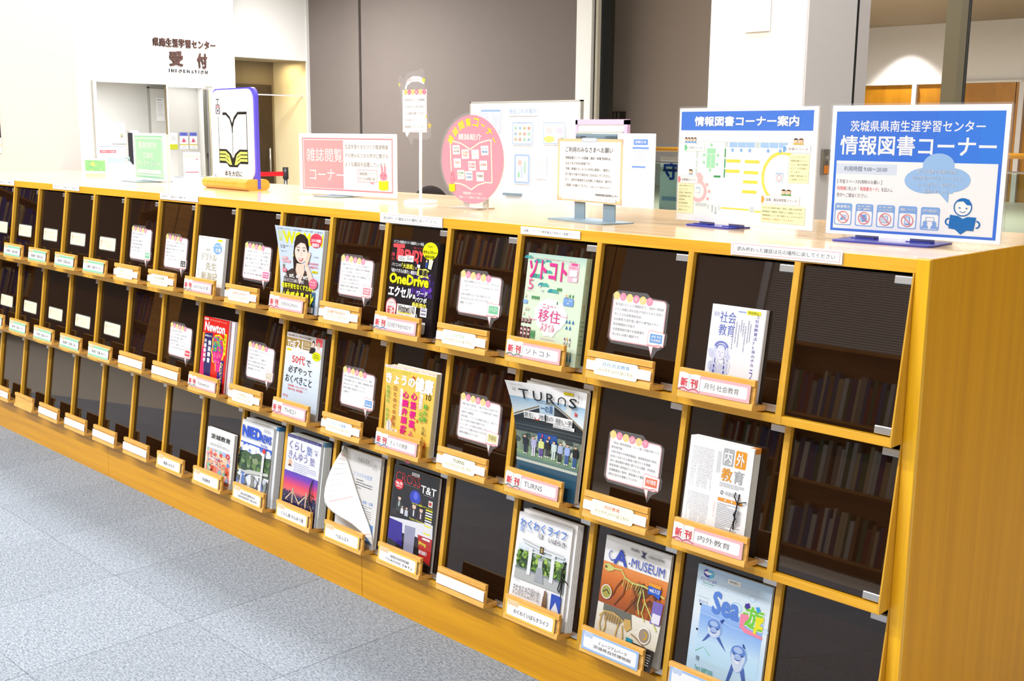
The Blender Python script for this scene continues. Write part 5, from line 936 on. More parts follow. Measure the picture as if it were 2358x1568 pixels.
def x_heru(e, w, h, t):
    # front leaf curling down and to the left
    cr = [(.03, 1.265), (.18, 1.10), (.37, .84), (.61, .53), (.82, .28), (.90, .08)]
    ou = [(.04, 1.27), (.14, 1.27), (.02, 1.02), (-.06, .72), (-.03, .47), (.20, .36), (.55, .30), (.80, .18), (.90, .06)]
    def samp(L, u):
        f = u*(len(L)-1); i = min(int(f), len(L)-2); g = f-i; 
        p0 = L[max(i-1, 0)]; p1 = L[i]; p2 = L[i+1]; p3 = L[min(i+2, len(L)-1)]
        q = []
        for a in (0, 1): q.append(.5*((2*p1[a])+(-p0[a]+p2[a])*g+(2*p0[a]-5*p1[a]+4*p2[a]-p3[a])*g*g+(-p0[a]+3*p1[a]-3*p2[a]+p3[a])*g**3))
        return q
    bm = bmesh.new(); N = 20; Mx = 10; grid = []
    for i in range(N+1):
        u = i/N; a = samp(cr, u); b_ = samp(ou, u); row = []
        for k in range(Mx+1):
            v = k/Mx; amp = math.sin(math.pi*u)
            row.append(bm.verts.new(((a[0]+(b_[0]-a[0])*v)*S, (a[1]+(b_[1]-a[1])*v)*S, (t+.006+amp*(.17*math.sin(v*math.pi*.62)+.02))*S)))
        grid.append(row)
    for i in range(N):
        for k in range(Mx): bm.faces.new((grid[i][k], grid[i][k+1], grid[i+1][k+1], grid[i+1][k]))
    bmesh.ops.remove_doubles(bm, verts=bm.verts, dist=1e-5)
    o = new_obj('curled_leaf', bm, paper, e, True)
    md = o.modifiers.new('thick', 'SOLIDIFY'); md.thickness = .0012
    q = Sheet(.9, 1.2)
    # writing on the leaf back, laid as short strokes following the leaf
    vs = []; fs = []; cols = []; R = random.Random(3)
    for row in range(20):
        u = .16+row*.038; a = samp(cr, u); b_ = samp(ou, u); v = .12
        while v < .74:
            l = R.uniform(.02, .06)
            def pt(uu, vv):
                aa = samp(cr, uu); bb = samp(ou, uu); amp = math.sin(math.pi*uu); return ((aa[0]+(bb[0]-aa[0])*vv)*S, (aa[1]+(bb[1]-aa[1])*vv)*S, (t+.011+amp*(.17*math.sin(vv*math.pi*.62)+.02))*S)
            o_ = len(vs); vs += [pt(u, v), pt(u, v+l), pt(u+.009, v+l), pt(u+.009, v)]; fs.append((o_, o_+1, o_+2, o_+3)); cols += [*lin('#dedede' if row % 9 else '#f0b0b0'), 1]; v += l+.015
    me = bpy.data.meshes.new('leaf_print'); me.from_pydata(vs, [], fs); at = me.attributes.new('ink', 'FLOAT_COLOR', 'FACE'); at.data.foreach_set('color', cols); me.materials.append(INK); o2 = bpy.data.objects.new('leaf_print', me); C.objects.link(o2); o2.parent = e
    bm = bmesh.new(); box(bm, w-.22, .06, t, w-.04, .33, t+.003); new_obj('blue_panel', bm, mat('leaf_blue', '#5f86b8', .4), e)
mag(3, 6, -8.237, .89, 1.327, .055, a_heru, 'off-white magazine whose front leaf curls open down its left side', '#e9e7e3', extra=x_heru)
def a_kura(s):
    s.rect(0, 0, 100, 100, '#eceef8', 0); s.rect(0, 0, 100, 4.4, '#4a4a94', 1); s.text('くらしに役立つ暮らし塾・きんゆう塾', 6, 1.3, 86, 1.8, '#c8c8e8', 2, 0, 1); s.text('くらし', 8, 8, 46, 12, '#7a74b4', 3, -.005); s.text('塾', 60, 9, 16, 12, '#7a8ed0', 3); s.text('きんゆう', 8, 22, 56, 12, '#8a86bc', 3, -.005); s.text('塾', 72, 23, 14, 11, '#9a96c8', 3); s.text('2024', 80, 12, 12, 1.6, '#9a96c8', 2); s.text('夏', 84, 15, 8, 4, '#9a96c8', 2)
    s.ell(14, 40, 8, 6, '#f2dcc8', 1.4); s.ell(14, 38.6, 4, 3, '#e8b894', 2); s.poly([(8, 45), (14, 41), (20, 45)], '#6a3434', 2); s.lines(26, 38, 66, 6, 2.6, '#a8a8c8', 2, .3, 3)
    grad(s, 0, 52, 100, 40, ['#5a44b8', '#7a3cb8', '#c83f8c', '#f0505c', '#e86a6a', '#2c2858', '#1f2250'], 1, 24); R = random.Random(5)
    for k in range(34): x = R.uniform(0, 96); hh = R.uniform(2, 9); s.rect(x, 88-hh, R.uniform(2, 5), hh+4, '#241f48', 1.7)
    s.poly([(10, 88), (30, 78), (50, 88), (70, 78), (90, 90), (90, 91), (70, 79.4), (50, 89.4), (30, 79.4), (10, 89.4)], '#e8c8a0', 2.2); s.rect(28, 74, 4, 16, '#c8a890', 2.4); s.rect(68, 74, 4, 16, '#c8a890', 2.4)
    for k in range(90): s.rect(R.uniform(0, 98), R.uniform(82, 99), .9, .5, R.choice(['#f8e8b0', '#f0c060', '#8ac0f0', '#f07a7a']), 2.6)
    s.rect(0, 92, 100, 8, '#23306e', 1.2)
copies(3, 7, -9.40, .84, 1.295, [(.006+.022*k, .025+.022*k) for k in range(5)], 'pale magazine in the stack behind the purple dusk skyline front', '#e2e8e6', '#5a86a8', .006, 0, 'issues in the dusk skyline stack')
mag(3, 7, -9.414, .83, 1.285, .03, a_kura, 'lavender magazine with a purple and pink dusk skyline, front of its corded stack', '#eceef8', t0=.12, extra=cordfn(.84, .62, .95, 1))
def a_nied(s):
    s.rect(0, 0, 100, 100, '#eef0f2', 0); s.text('NIED', 5, 8, 58, 15, '#1f55d8', 3, .045); s.text('NEWS', 63, 13, 33, 11, '#1f55d8', 3, .04); s.text('防災科研ニュース', 4, 22, 58, 4, '#8aa8e8', 3); s.text('No.226', 66, 27, 20, 3, '#1f55d8', 3, .02); s.lines(70, 5, 22, 3, 1.6, '#9a9aa0', 2)
    grad(s, 0, 32, 100, 28, ['#2f58c8', '#5a86e0', '#b8cdf0', '#dfe8f4'], .8, 10); blobs(s, 0, 34, 100, 16, ['#eef2f8', '#d8e2f2', '#f8fafc'], 30, 4, 10, 1.1, 8); s.poly([(0, 48), (20, 44), (40, 47), (62, 42), (80, 46), (100, 44), (100, 74), (0, 74)], '#3f5a3c', 2); blobs(s, 0, 50, 100, 24, ['#47643a', '#5a7a3c', '#344c34', '#6a8a48', '#8a9a70'], 50, 4, 9, 2.2, 4)
    s.poly([(0, 78), (40, 70), (100, 66), (100, 70), (40, 76), (0, 84)], '#c8ccc4', 3); blobs(s, 0, 76, 100, 22, ['#e4e8f0', '#5a6a7a', '#8a8f88', '#3a4a5a', '#5a78c0', '#c8ccd4'], 60, 3, 7, 3, 6); s.rect(76, 34, 7, 56, '#f4f4f4', 4.2); s.ell(80, 36, 5, 3.6, '#e0282c', 4.4, n=16); s.vtext('世界と日本の火山を探る', 77.5, 42, 4, 4, '#55555c', 5, 0, 1)
def x_nied(e, w, h, t):
    cordfn(.03, .42, .9, 0)(e, w, h, t)
copies(3, 8, -10.62, .89, 1.30, [(.006+.02*k, .023+.02*k) for k in range(5)], 'newsletter in the stack behind the green hills front', '#e2e6e8', '#2f7ab8', .004, 0, 'issues in the green hills stack')
mag(3, 8, -10.65, .86, 1.27, .03, a_nied, 'newsletter with bold blue roman title over green hills, front of its stack', '#eef0f2', t0=.108, extra=x_nied, curl=lambda u, v: (0, .05*(u**2)*(1-v)**2))
def a_ibak(s):
    s.rect(0, 0, 100, 100, '#f6f5f0', 0); s.text('茨城教育', 16, 12, 70, 11, '#3c3a38', 3, .02); s.text('第886号', 42, 29, 16, 2, '#a8a8a4', 2); s.lines(14, 34, 74, 2, 3, '#a8a8a4', 2, .4)
    grad(s, 4, 44, 88, 54, ['#d8dcf0', '#f4ddc0', '#f2a080', '#e86a50'], .8, 8); blobs(s, 4, 46, 88, 50, ['#f4b48a', '#f2d29a', '#ea6a5a', '#5a8ad0', '#8ad0b0', '#f4e0d0', '#d8503c', '#a8c0e8', '#f0a0a8'], 90, 3, 7, 1.1, 12)
    for k in range(14): 
        R = random.Random(k); x, y = R.uniform(10, 84), R.uniform(56, 92); s.ell(x, y, 3.4, 3.0, '#f6cdb0', 2.6, n=12); s.ell(x, y-1.4, 3.4, 1.8, R.choice(['#3a2a24', '#c0642c', '#2c3a6a']), 2.9, 180, 360, n=8)
    for a in range(8): s.ell(82+5*math.cos(a*.785), 52+4.4*math.sin(a*.785), 2.4, 2.2, '#d83a34', 3, n=8)
mag(3, 9, -11.77, .81, .94, .05, a_ibak, 'small white booklet with a pastel crowd drawing and brush lettering', '#f6f5f0')
# =================================================================== SIGNS ON THE COUNTER
def foot_plate(t, w, d0, d1, m, name='foot_plate', n=10):
    """rounded steel foot lying on the counter, local x across, z toward viewer, y up"""
    bm = bmesh.new(); pts = []
    for cx, cz, a in ((w/2-.08, d1-.08, 0), (-w/2+.08, d1-.08, 90), (-w/2+.02, d0+.02, 180), (w/2-.02, d0+.02, 270)):
        r = .08 if cz > 0 and d1 > d0 and cz == d1-.08 else .02
        for i in range(5): th = math.radians(a+i*22.5); pts.append((cx+r*math.cos(th), cz+r*math.sin(th)))
    A = [bm.verts.new((p[0]*S, .001*S, p[1]*S)) for p in pts]; B_ = [bm.verts.new((p[0]*S, .016*S, p[1]*S)) for p in pts]
    bm.faces.new(A); bm.faces.new(B_[::-1])
    for i in range(len(pts)): j = (i+1) % len(pts); bm.faces.new((A[i], B_[i], B_[j], A[j]))
    bmesh.ops.recalc_face_normals(bm, faces=bm.faces[:]); return new_obj(name, bm, m, t)
def sign_frame(bl, br):
    d = Vector((br[0]-bl[0], br[1]-bl[1], 0)); return frame((bl[0], bl[1], 0), d, (0, 0, 1)), d.length
# --- big blue sign
m, L = sign_frame((-1.711, 1.249), (.031, 1.371))
t = empty('info_sign', 'large blue and white laminated sign at the right end of the counter', 'sign', 'signs on the counter', mtx=m)
w, h = 1.76, 1.31
bm = bmesh.new(); box(bm, 0, .03, -.02, w, .03+h, 0); bmesh.ops.bevel(bm, geom=[e for e in bm.edges if abs((e.verts[0].co-e.verts[1].co).normalized().z) > .9], offset=.03*S, segments=3, affect='EDGES', profile=.5); new_obj('laminate', bm, lam, t)
new_obj('board', B(.022, .05, -.016, w-.022, .01+h, .003), paper, t)
s = Sheet(w-.044, h-.04); BL = '#3f79e6'
s.rect(2.6, 4.5, 95, 93, BL, 0); s.rect(4.2, 42.5, 91.6, 53, '#f7f8fc', 1); grad(s, 2.6, 4.5, 95, 38, ['#4a80e8', '#3f79e6', '#3a86f0'], .5, 8, True)
s.text('茨城県県南生涯学習センター', 11.5, 11.5, 76, 8.4, '#f6f8fd', 3, .012); s.text('情報図書コーナー', 6, 23, 88, 14.5, '#f6f8fd', 3, .02)
s.rect(4.2, 44.6, 36.5, 8.2, '#d8e4f6', 2); s.text('利用時間 9:00〜20:00', 9, 46.6, 26, 4.0, '#5a6a86', 3); s.text('【 学習スペース利用時のお願い 】', 5.4, 57, 27, 3.2, '#6a6a7a', 3)
s.text('利用前', 5.4, 62.3, 5.4, 3.2, '#e8606a', 3, .01); s.text('に机上の「', 11, 62.3, 8, 3.2, '#6a6a7a', 3); s.text('利用者カード', 19.6, 62.3, 10.6, 3.2, '#e8606a', 3, .01); s.text('」を記入し', 30.4, 62.3, 8.6, 3.2, '#6a6a7a', 3); s.text('受付へご提出ください。', 5.4, 67.6, 19, 3.2, '#6a6a7a', 3)
s.ell(64, 44.5, 8.8, 9, '#9cc4f2', 3.0); s.ell(58, 56, 12.6, 9.6, '#9cc4f2', 3.0); s.ell(71, 55, 11, 9, '#9cc4f2', 3.0); s.rect(55, 46, 18, 19, '#9cc4f2', 3.0); s.poly([(64, 63), (71, 63), (70.6, 72)], '#9cc4f2', 3.0)
for i, (q, x, ww) in enumerate((('様々な図書や新聞の閲覧、', 52, 23), ('自主学習ができるスペースです。', 50, 28), ('ルールを守り、気持ちよく', 53, 22), ('利用しましょう。', 57, 14))): s.text(q, x, 47.5+4.9*i, ww, 3, '#cfe0f8', 4, .01)
for i, (a, b_) in enumerate((('飲食禁止', ''), ('新聞・雑誌・図書等の', '持出・撮影禁止'), ('新聞・雑誌・図書等の', 'コピーはできません'), ('通話禁止・マナーモード', ''), ('大声での会話は控えて', ''))):
    x = 4.8+12.8*i; y = 75.6; s.rrect(x, y, 10.8, 17.4, 1.2, '#86b0ea', 2); s.rrect(x+.7, y+5.6, 9.4, 11, 1, '#fbfcfe', 2.6)
    if b_: s.text(a, x+1.2, y+1.2, 8.4, 1.3, '#eef4fd', 3, .02, 1); s.text(b_, x+1.4, y+3.2, 8, 1.6, '#eef4fd', 3, .02, 1)
    else: s.text(a, x+1.2, y+1.6, 8.4, 2.2, '#eef4fd', 3, .02, 1)
    cx, cy = x+5.4, y+11
    if i == 0: s.poly([(cx-2, cy+2.4), (cx-1, cy-.6), (cx+.4, cy+2.4)], '#86b0ea', 3); s.rect(cx-.6, cy-2, 2.8, 4, '#b8d0f0', 2.9)
    if i in (1, 2): s.poly([(cx-2, cy-2.6), (cx+1.2, cy-3.2), (cx+2, cy+2.4), (cx-1, cy+3)], '#7fa8e6' if i == 1 else '#d4e2f6', 3); s.outline(cx-2.2, cy-2.6, 3.6, 5, .25, '#9ac0ee', 3.2)
    if i == 3: s.rrect(cx-1.5, cy-3.2, 3, 6.6, .5, '#86b0ea', 3); s.rect(cx-1.1, cy-2.4, 2.2, 4.6, '#dbe8f8', 3.2)
    if i == 4:
        for q in (-2.6, 2.6): s.ell(cx+q, cy+1, 1.2, col='#86b0ea', z=3); s.ell(cx+q, cy+5, 1.9, 3, '#86b0ea', 3, 180, 360)
        s.outline(cx-2.4, cy-3.6, 4.8, 3.2, .25, '#a8c4ee', 3)
    else: s.ring(cx, cy, 3.1, 3.5, '#f0767a', 3.6); s.line([(cx-2.2, cy-2.9), (cx+2.2, cy+2.9)], .45, '#f0767a', 3.7)
P_ = '#1c73c4'; s.ring(79, 74.5, 4.4, 5.0, P_, 3); s.ell(79, 74.5, 4.4, col='#fbfcfe', z=2.8); s.poly([(75.4, 70.6), (78, 68), (82, 68.6), (83.8, 73), (81, 72.6), (79, 70)], P_, 3.3); s.ell(77.3, 75, .45, col=P_, z=3.4, n=8); s.ell(81, 75.2, .45, col=P_, z=3.4, n=8); s.ring(79, 76, 1.6, 1.9, P_, 3.4, 30, 150)
s.poly([(72.4, 80.4), (77, 81), (79.4, 83), (82, 81.4), (86.6, 81.6), (85.6, 91.6), (82, 91.4), (78.8, 94.6), (75.6, 91), (72, 90.4)], P_, 3.4); s.ring(72, 85.6, 1.4, 2.2, P_, 3.2, 90, 270); s.ring(86.8, 86.8, 1.4, 2.2, P_, 3.2, -90, 90)
s.build('print', t, INKG, .004, .0009, ox=.022, oy=.05)
foot_plate(t, 1.0, -.25, .33, navy).location = (.72*S, 0, 0)
for x in (.42, .98): new_obj('bracket', B(x-.12, .0, -.10, x+.12, .34, -.085), navy, t); new_obj('bracket_foot', B(x-.12, .004, -.1, x+.12, .024, .02), navy, t)
# --- floor-plan sign
m, L = sign_frame((-3.839, 1.576), (-1.848, 1.324))
t = empty('info_sign', 'white laminated floor-plan sign with a blue title band, second from the right', 'sign', 'signs on the counter', mtx=m)
w, h = 1.99, 1.31
bm = bmesh.new(); box(bm, 0, .03, -.02, w, .03+h, 0); bmesh.ops.bevel(bm, geom=[e for e in bm.edges if abs((e.verts[0].co-e.verts[1].co).normalized().z) > .9], offset=.03*S, segments=3, affect='EDGES', profile=.5); new_obj('laminate', bm, lam, t)
new_obj('board', B(.025, .05, -.016, w-.025, .01+h, .003), paper, t)
s = Sheet(w-.05, h-.04); s.rect(0, 0, 100, 100, '#fdfdfd', 0)
s.rect(1.5, 3, 95.5, 16.5, '#4f84e8', 1); s.text('情報図書コーナー案内', 12.5, 7.4, 75, 8.2, '#f8faff', 3, .035)
g1 = '#cfdedd'; s.rect(14.6, 29, 74, .5, g1, 1); s.rect(36, 29, 2.6, 4.6, g1, 1.2); s.rect(58.5, 29.6, 3, 4.4, g1, 1.2)
for x in (39.5, 45.8, 52, 62, 68.4, 74.8): s.rect(x, 29.6, 6, 4.2, '#a9cdf6', 1.6)
for x in (42, 48.4, 54.6, 67.6, 76): s.ell(x, 36.2, 1.0, 1.6, '#8fbcf2', 2, n=12)
for y in (31, 38, 46, 53): s.rect(14.2, y, 1.6, 6.4, g1, 1.2)
s.rect(22.6, 35, 6.6, 4.8, '#a8e6bc', 1.6); s.rect(22.6, 40.2, 3.1, 12, '#a8e6bc', 1.6); s.rect(26, 40.2, 3.1, 12, '#a8e6bc', 1.6)
for x, y in ((26, 32), (20.6, 41), (20.6, 47.5), (31.2, 41), (30.8, 49), (25.6, 54)): s.ell(x, y, .95, 1.4, '#9fe0b4', 2, n=12)
for y in (35, 44, 52.5): s.rect(36.2, y, .9, 7.6, '#3fa05c', 1.6)
s.rect(28.6, 58.6, 5.2, 1.7, '#3fa05c', 1.6)
for x, y in ((37.8, 44.2), (51.4, 44.4), (37.4, 53), (51, 53.6), (50.8, 61.6), (50.4, 70)): s.rect(x, y, 10.4, 2.6, '#f8e25a', 1.6)
s.ring(78, 58, 12.4, 14.2, '#f8e468', 1.6, 105, 300, 40); s.rect(81.8, 41, .3, 40, g1, 1.4); s.rect(73.6, 54, 5.2, 7.6, '#b8d4f4', 1.8); s.rect(73.9, 55.6, 4.6, 5.6, '#fbfbfe', 2); s.ring(76.2, 58.4, 1.4, 1.7, '#f0868a', 2.4)
s.poly([(15.4, 57), (18, 56.6), (20.4, 60), (20, 66), (15, 66)], '#f8c4ca', 1.6); s.ring(17, 73, 4.4, 6.6, '#f8c4ca', 1.6, -110, 130); s.rect(15, 69.6, 3.4, 5.4, '#b8d4f4', 2); s.rect(15.2, 71, 3, 3.6, '#fdfdfe', 2.3)
for x, y in ((23.8, 67), (25.6, 73), (24.6, 79.4)): s.ell(x, y, 1.0, 1.4, '#f6b4bc', 2, n=12)
s.rect(15, 83.6, 9, 3, g1, 1.4); s.rect(24.6, 84.6, 1.2, 4, g1, 1.4); s.rect(33, 85, 1.2, 4, g1, 1.4); s.rect(56.4, 84, 3, 5, g1, 1.6); s.rect(35, 86, 21, 1.4, '#f8e25a', 1.4); s.rect(60, 87, 5, 1.4, '#f8e25a', 1.4)
for x, d_ in ((28.4, -1), (31, 1)): s.rect(x-.4, 86, .8, 5, '#c4d2d8', 2); s.poly([(x-1.3, 88.5+d_*2.2), (x+1.3, 88.5+d_*2.2), (x, 88.5+d_*4.4)], '#c4d2d8', 2)
for x, y, ww, hh, c, tx, fc in ((5, 32, 15.4, 5.6, '#d8f0de', '交流スペース', '#7fd49a'), (78, 31.4, 18, 5.8, '#d4ecea', '学習スペース', '#7fb4e8'), (.6, 60.6, 15.6, 5.8, '#fbdada', '新聞閲覧スペース', '#f08c96'), (64.6, 73.6, 26, 6.4, '#fbe6cf', '図書・雑誌等閲覧スペース', '#f0b05a')):
    s.rect(x-.2, y-.3, ww+.4, hh+.6, c, 2); s.rect(x, y, ww, hh, '#fefefe', 2.4); s.poly([(x, y+.4), (x+1.4, y+.4), (x+2.4, y+hh/2), (x+1.4, y+hh-.4), (x, y+hh-.4)], fc, 3); s.text(tx, x+3.4, y+hh*.3, ww-5, hh*.4, '#7a7a80', 3)
for x, y, ww, hh, n, c in ((.8, 66.8, 12.6, 27, 8, '#b8b88a'), (82.6, 38.6, 13.2, 23.4, 7, '#b8b88a'), (64.8, 81.4, 30, 14.6, 4, '#a0a080')):
    s.rect(x, y, ww, hh, '#f8fbcc', 2); 
    L_ = {8: ['新聞の閲覧ができる', 'スペースです', '※持出・印刷は禁止', '［設置新聞一覧］', '茨城新聞', '日本経済新聞', 'ジャパンタイムズ', '常陽リビング'], 7: ['エントランスと', '情報図書コーナー', 'には、個人学習用', 'スペースを設置し', 'ています。', '図書の閲覧用にも', 'ご利用ください。'], 4: ['さまざまな図書や絵本、雑誌、全国の生涯学習', '関連施設の情報誌や要覧なども配架しています。', '情報図書コーナー内で閲覧することができます。', '※持出禁止　※貸出はしておりません']}[n]
    for i, q in enumerate(L_): s.text(q, x+1, y+1.4+i*(hh-2)/n, min(ww-2, (ww-2)*len(q)/max(len(z) for z in L_)), (hh-2)/n*.5, c if i < n-1 or n != 4 else '#f0a070', 3, 0, 1)
for x, y, n, c in ((9.6, 30, 4, '#7fb4e8'), (88, 30, 2, '#f4c84a'), (10.6, 58.4, 1, '#9fc0e0'), (81.6, 72, 2, '#5aa86a')):
    for i in range(n):
        px = x+(i-(n-1)/2)*(2.4 if n > 2 else 3.4); s.ell(px, y-2.4, .9 if n > 2 else 1.4, col='#f0cdb0', z=3, n=12); s.ell(px, y-3.2, 1.0 if n > 2 else 1.5, 1.2, '#6a4a34' if i % 2 else '#3a302c', 3.3, 180, 360, n=8); s.ell(px, y+.6, 1.2 if n > 2 else 1.8, 1.6, c, 2.9, 180, 360, n=10)
s.build('print', t, INKG, .004, .0009, ox=.025, oy=.05)
foot_plate(t, .72, -.2, .14, navy).location = (.62*S, 0, 0)
for x in (.42, .86): new_obj('bracket', B(x-.11, .0, -.1, x+.11, .34, -.085), navy, t); new_obj('bracket_foot', B(x-.11, .004, -.1, x+.11, .024, .02), navy, t)
# --- framed request notice on a grey-blue bracket stand
m, L = sign_frame((-5.411, 1.185), (-3.926, .877))
t = empty('notice_stand', 'request notice in a clear sleeve held up by a grey-blue steel bracket stand', 'sign stand', 'signs on the counter', mtx=m)
w, h = 1.48, .835
bm = bmesh.new(); box(bm, 0, .16, 0, w, .16+h, .02); new_obj('clear_sleeve', bm, clear, t)
new_obj('sheet', B(.1, .22, .02, w-.12, .16+h-.03, .026), paper, t)
s = Sheet(w-.22, h-.09); s.rect(0, 0, 100, 100, '#f7d8a8', 0); s.rect(3, 4.6, 94, 90, '#fcfcfb', 1)
for x, y, a in ((0, 0, 0), (92, 0, 1), (0, 92, 2), (93, 92, 3)): s.rect(x, 0 if y == 0 else 99, 8, 1, '#f09a86', 2); s.rect(0 if x == 0 else 99.2, y, .8, 8, '#f09a86', 2)
s.rrect(38, -1.5, 24, 7, 2, '#d4dce8', 2); s.rrect(40.5, .6, 19, 3, 1, '#f0f3f8', 2.5)
s.text('ご利用のみなさまへお願い', 13, 13, 73, 8.6, '#4a4a4e', 3)
for i, (q, ww) in enumerate((('情報図書コーナーの図書・雑誌・新聞 等資料は、', 71), ('みなさまの大切な財産です。', 40), ('汚損・破損がないように大切に取扱い，絶対に', 69), ('切り取りや破り行為をおこなわないでください。', 71), ('万一，資料を破損または汚損した場合は，速やか', 72), ('に職員へお届けください。', 37))): s.text(q, 13, 28+8.8*i, ww, 4.6, '#6a6a6e', 3, 0, 2)
s.text('（弁償いただく場合があります。）', 53, 73.6, 33, 2.8, '#77777a', 3); s.text('茨城県県南生涯学習センター', 61, 85, 34, 3.6, '#5a5a5e', 3, .01); s.rect(8, 91, 84, 6.4, '#fdfdfc', 3); s.text('※ こぼれにくい容器（フタのあるペットボトル・水筒）の飲み物は可。', 9, 92.4, 81, 3.4, '#c0c0c4', 3.6)
s.build('print', t, INKG, .0265, .0009, ox=.1, oy=.22)
bm = bmesh.new(); pts = []
box(bm, .42, .0, -.02, .62, 1.0, -.005); box(bm, .98, 0, -.02, 1.2, 1.0, -.005); box(bm, .42, .8, -.02, 1.2, 1.025, -.005); new_obj('bracket', bm, steel_blue, t)
foot_plate(t, 1.1, -.2, .30, steel_blue).location = (.78*S, 0, 0)
# --- round pink sign
m, L = sign_frame((-7.85, 1.47), (-6.57, 1.47)); w = 1.30
t = empty('round_sign', 'round pink laminated sign with yellow arched lettering on a small steel stand', 'sign', 'signs on the counter', mtx=m)
def disc(cx, cy, rx, ry, z0, z1, mt, nm):
    bm = bmesh.new(); prism(bm, [(cx+rx*math.cos(a*math.pi/24), cy+ry*math.sin(a*math.pi/24)) for a in range(48)], z0, z1, 'z'); return new_obj(nm, bm, mt, t)
disc(.64, .665, .665, .64, -.015, 0, lam, 'laminate'); disc(.64, .665, .62, .60, -.01, .004, paper, 'card')
s = Sheet(1.24, 1.2); PK = '#f5a0b2'; s.ell(50, 50, 50, 50, PK, 0, n=60)
for i, ch in enumerate('雑誌閲覧コーナー'):
    a = math.radians(-148+i*16.6); cx, cy = 50+41*math.cos(a), 50+42*math.sin(a)
    if ch == 'ー': s.line([(cx-3*math.cos(a+1.57), cy-3*math.sin(a+1.57)), (cx+3*math.cos(a+1.57), cy+3*math.sin(a+1.57))], 1.3, '#f2ee2a', 3)
    else: s.text(ch, cx-4.2, cy-4.4, 8.4, 8.8, '#f2ee2a', 3, .02, 2, a+math.pi/2)
s.text('雑誌紹介', 28, 21, 37, 7, '#fbfaf4', 3, .02)
for a, b_ in (([(13, 30), (18, 29.5), (32, 32), (47, 38.5)], None), ([(47, 38.5), (62, 31), (76, 28), (81, 28)], None), ([(14, 30), (17, 78)], None), ([(80, 28), (82, 75)], None), ([(17, 77), (32, 78), (40, 80), (49, 84)], None), ([(49, 84), (60, 78), (72, 75), (82, 75)], None)): s.line(a, 1.5, '#f6f3dc', 2)
for x, y, tx, c in ((18, 34, ['100分', 'de名著'], '#8a8a86'), (33, 38.6, ['日経', 'TRENDY'], '#e8a88a'), (49, 38.6, ['ソトコト'], '#a8d0b0'), (64, 34, ['きょうの', '健康'], '#7fb0e8'), (20, 49, ['THE21'], '#d89a8a'), (44, 51.6, ['日経', 'WOMAN'], '#e88a9c'), (62, 50.6, ['内外教育'], '#e89a80'), (26, 62, ['日経', 'サイエンス'], '#90cca0'), (39, 63, ['月刊', '社会教育'], '#7fb0e8'), (57, 63.4, ['TURNS'], '#7a7a78')):
    s.poly([(x, y+.4), (x+12, y), (x+12.6, y+10.4), (x+1.2, y+11)], '#f9f9f6', 3)
    for i, q in enumerate(tx): s.text(q, x+2, y+(3.4 if len(tx) == 1 else 2+3.6*i), 8.8, 2.6, c, 4, .01)
s.text('情報図書コーナー内の', 36, 86.5, 31, 3.4, '#fbfaf4', 3, .02); s.text('座席(ソファ･個席)をご利用ください', 30, 91.5, 44, 3.2, '#fbfaf4', 3, .02)
def bunny(s, x, y, k, kx=1.0, z=4):
    for q in (-1.6, 1.6): s.ell(x+q*k*kx, y-7*k, 1.0*k*kx, 3.6*k, '#f59aae', z)
    s.ell(x, y-1*k, 4*k*kx, 4*k, '#f59aae', z+.2); s.ell(x-1.4*k*kx, y-1.6*k, .5*k*kx, .7*k, '#d83a50', z+.6, n=8); s.ell(x+1.4*k*kx, y-1.6*k, .5*k*kx, .7*k, '#d83a50', z+.6, n=8); s.ell(x, y+.6*k, .7*k*kx, .5*k, '#b8788a', z+.6, n=8)
    s.poly([(x-5*k*kx, y+3*k), (x, y+3.8*k), (x+5*k*kx, y+2.8*k), (x+5*k*kx, y+11*k), (x, y+12*k), (x-5*k*kx, y+11*k)], '#f4ea2a', z+.8)
bunny(s, 18, 75, 1.05, .95); s.build('print', t, INKG, .0045, .0009, ox=.02, oy=.065)
foot_plate(t, .55, -.22, .2, mat('pale_steel', '#cfc8bc', .35, .5, .6)).location = (.60*S, 0, 0)
for x in (.47, .86): new_obj('bracket', B(x-.05, .0, -.06, x+.05, .35, -.045), bpy.data.materials['pale_steel'], t)
# --- card on a white pole
t = empty('pole_card', 'white laminated card with stars on a thin white pole and round base', 'sign', 'signs on the counter', mtx=frame((-8.565, 1.7, 0), (1, 0, 0), (0, 0, 1)))
bm = bmesh.new(); tube(bm, [(0, .002, 0), (0, .028, 0), (0, .045, 0)], [.25, .25, .21], 36); new_obj('base', bm, plastic, t)
bm = bmesh.new(); tube(bm, [(0, .04, 0), (0, 1.2, -.01)], .022, 12); new_obj('pole', bm, plastic, t, True)
def ccurve(x, y, z): return (x+.06*(1-y/.95)*0, y, z+.10*math.sin((x+.45)*3.0)-.03)
bm = bmesh.new(); O_ = [(-.32, .12), (-.42, .75), (-.47, .80), (-.46, .93), (-.40, .95), (-.36, .88), (-.25, .98), (-.05, 1.0), (.06, 1.03), (.12, .98), (.13, .80), (.17, .62), (.22, .3), (.28, .2), (.26, .06), (.16, .02), (-.12, .04), (-.17, -.07), (-.24, .04)]
prism(bm, [(a+.0, b_+.9) for a, b_ in O_], .024, .03, 'z'); new_obj('laminate', bm, lam, t)
s = Sheet(.62, .8); s.rect(2, 12, 88, 76, '#fdfdfd', 0); s.poly([(10, 9), (20, -6), (40, -12), (66, -11), (84, -4), (80, 3), (60, -2), (36, -2), (20, 4), (16, 12)], '#fdfdfd', 1); s.text('高校生におすすめ!', 20, -8, 60, 5, '#f0a8a8', 3)
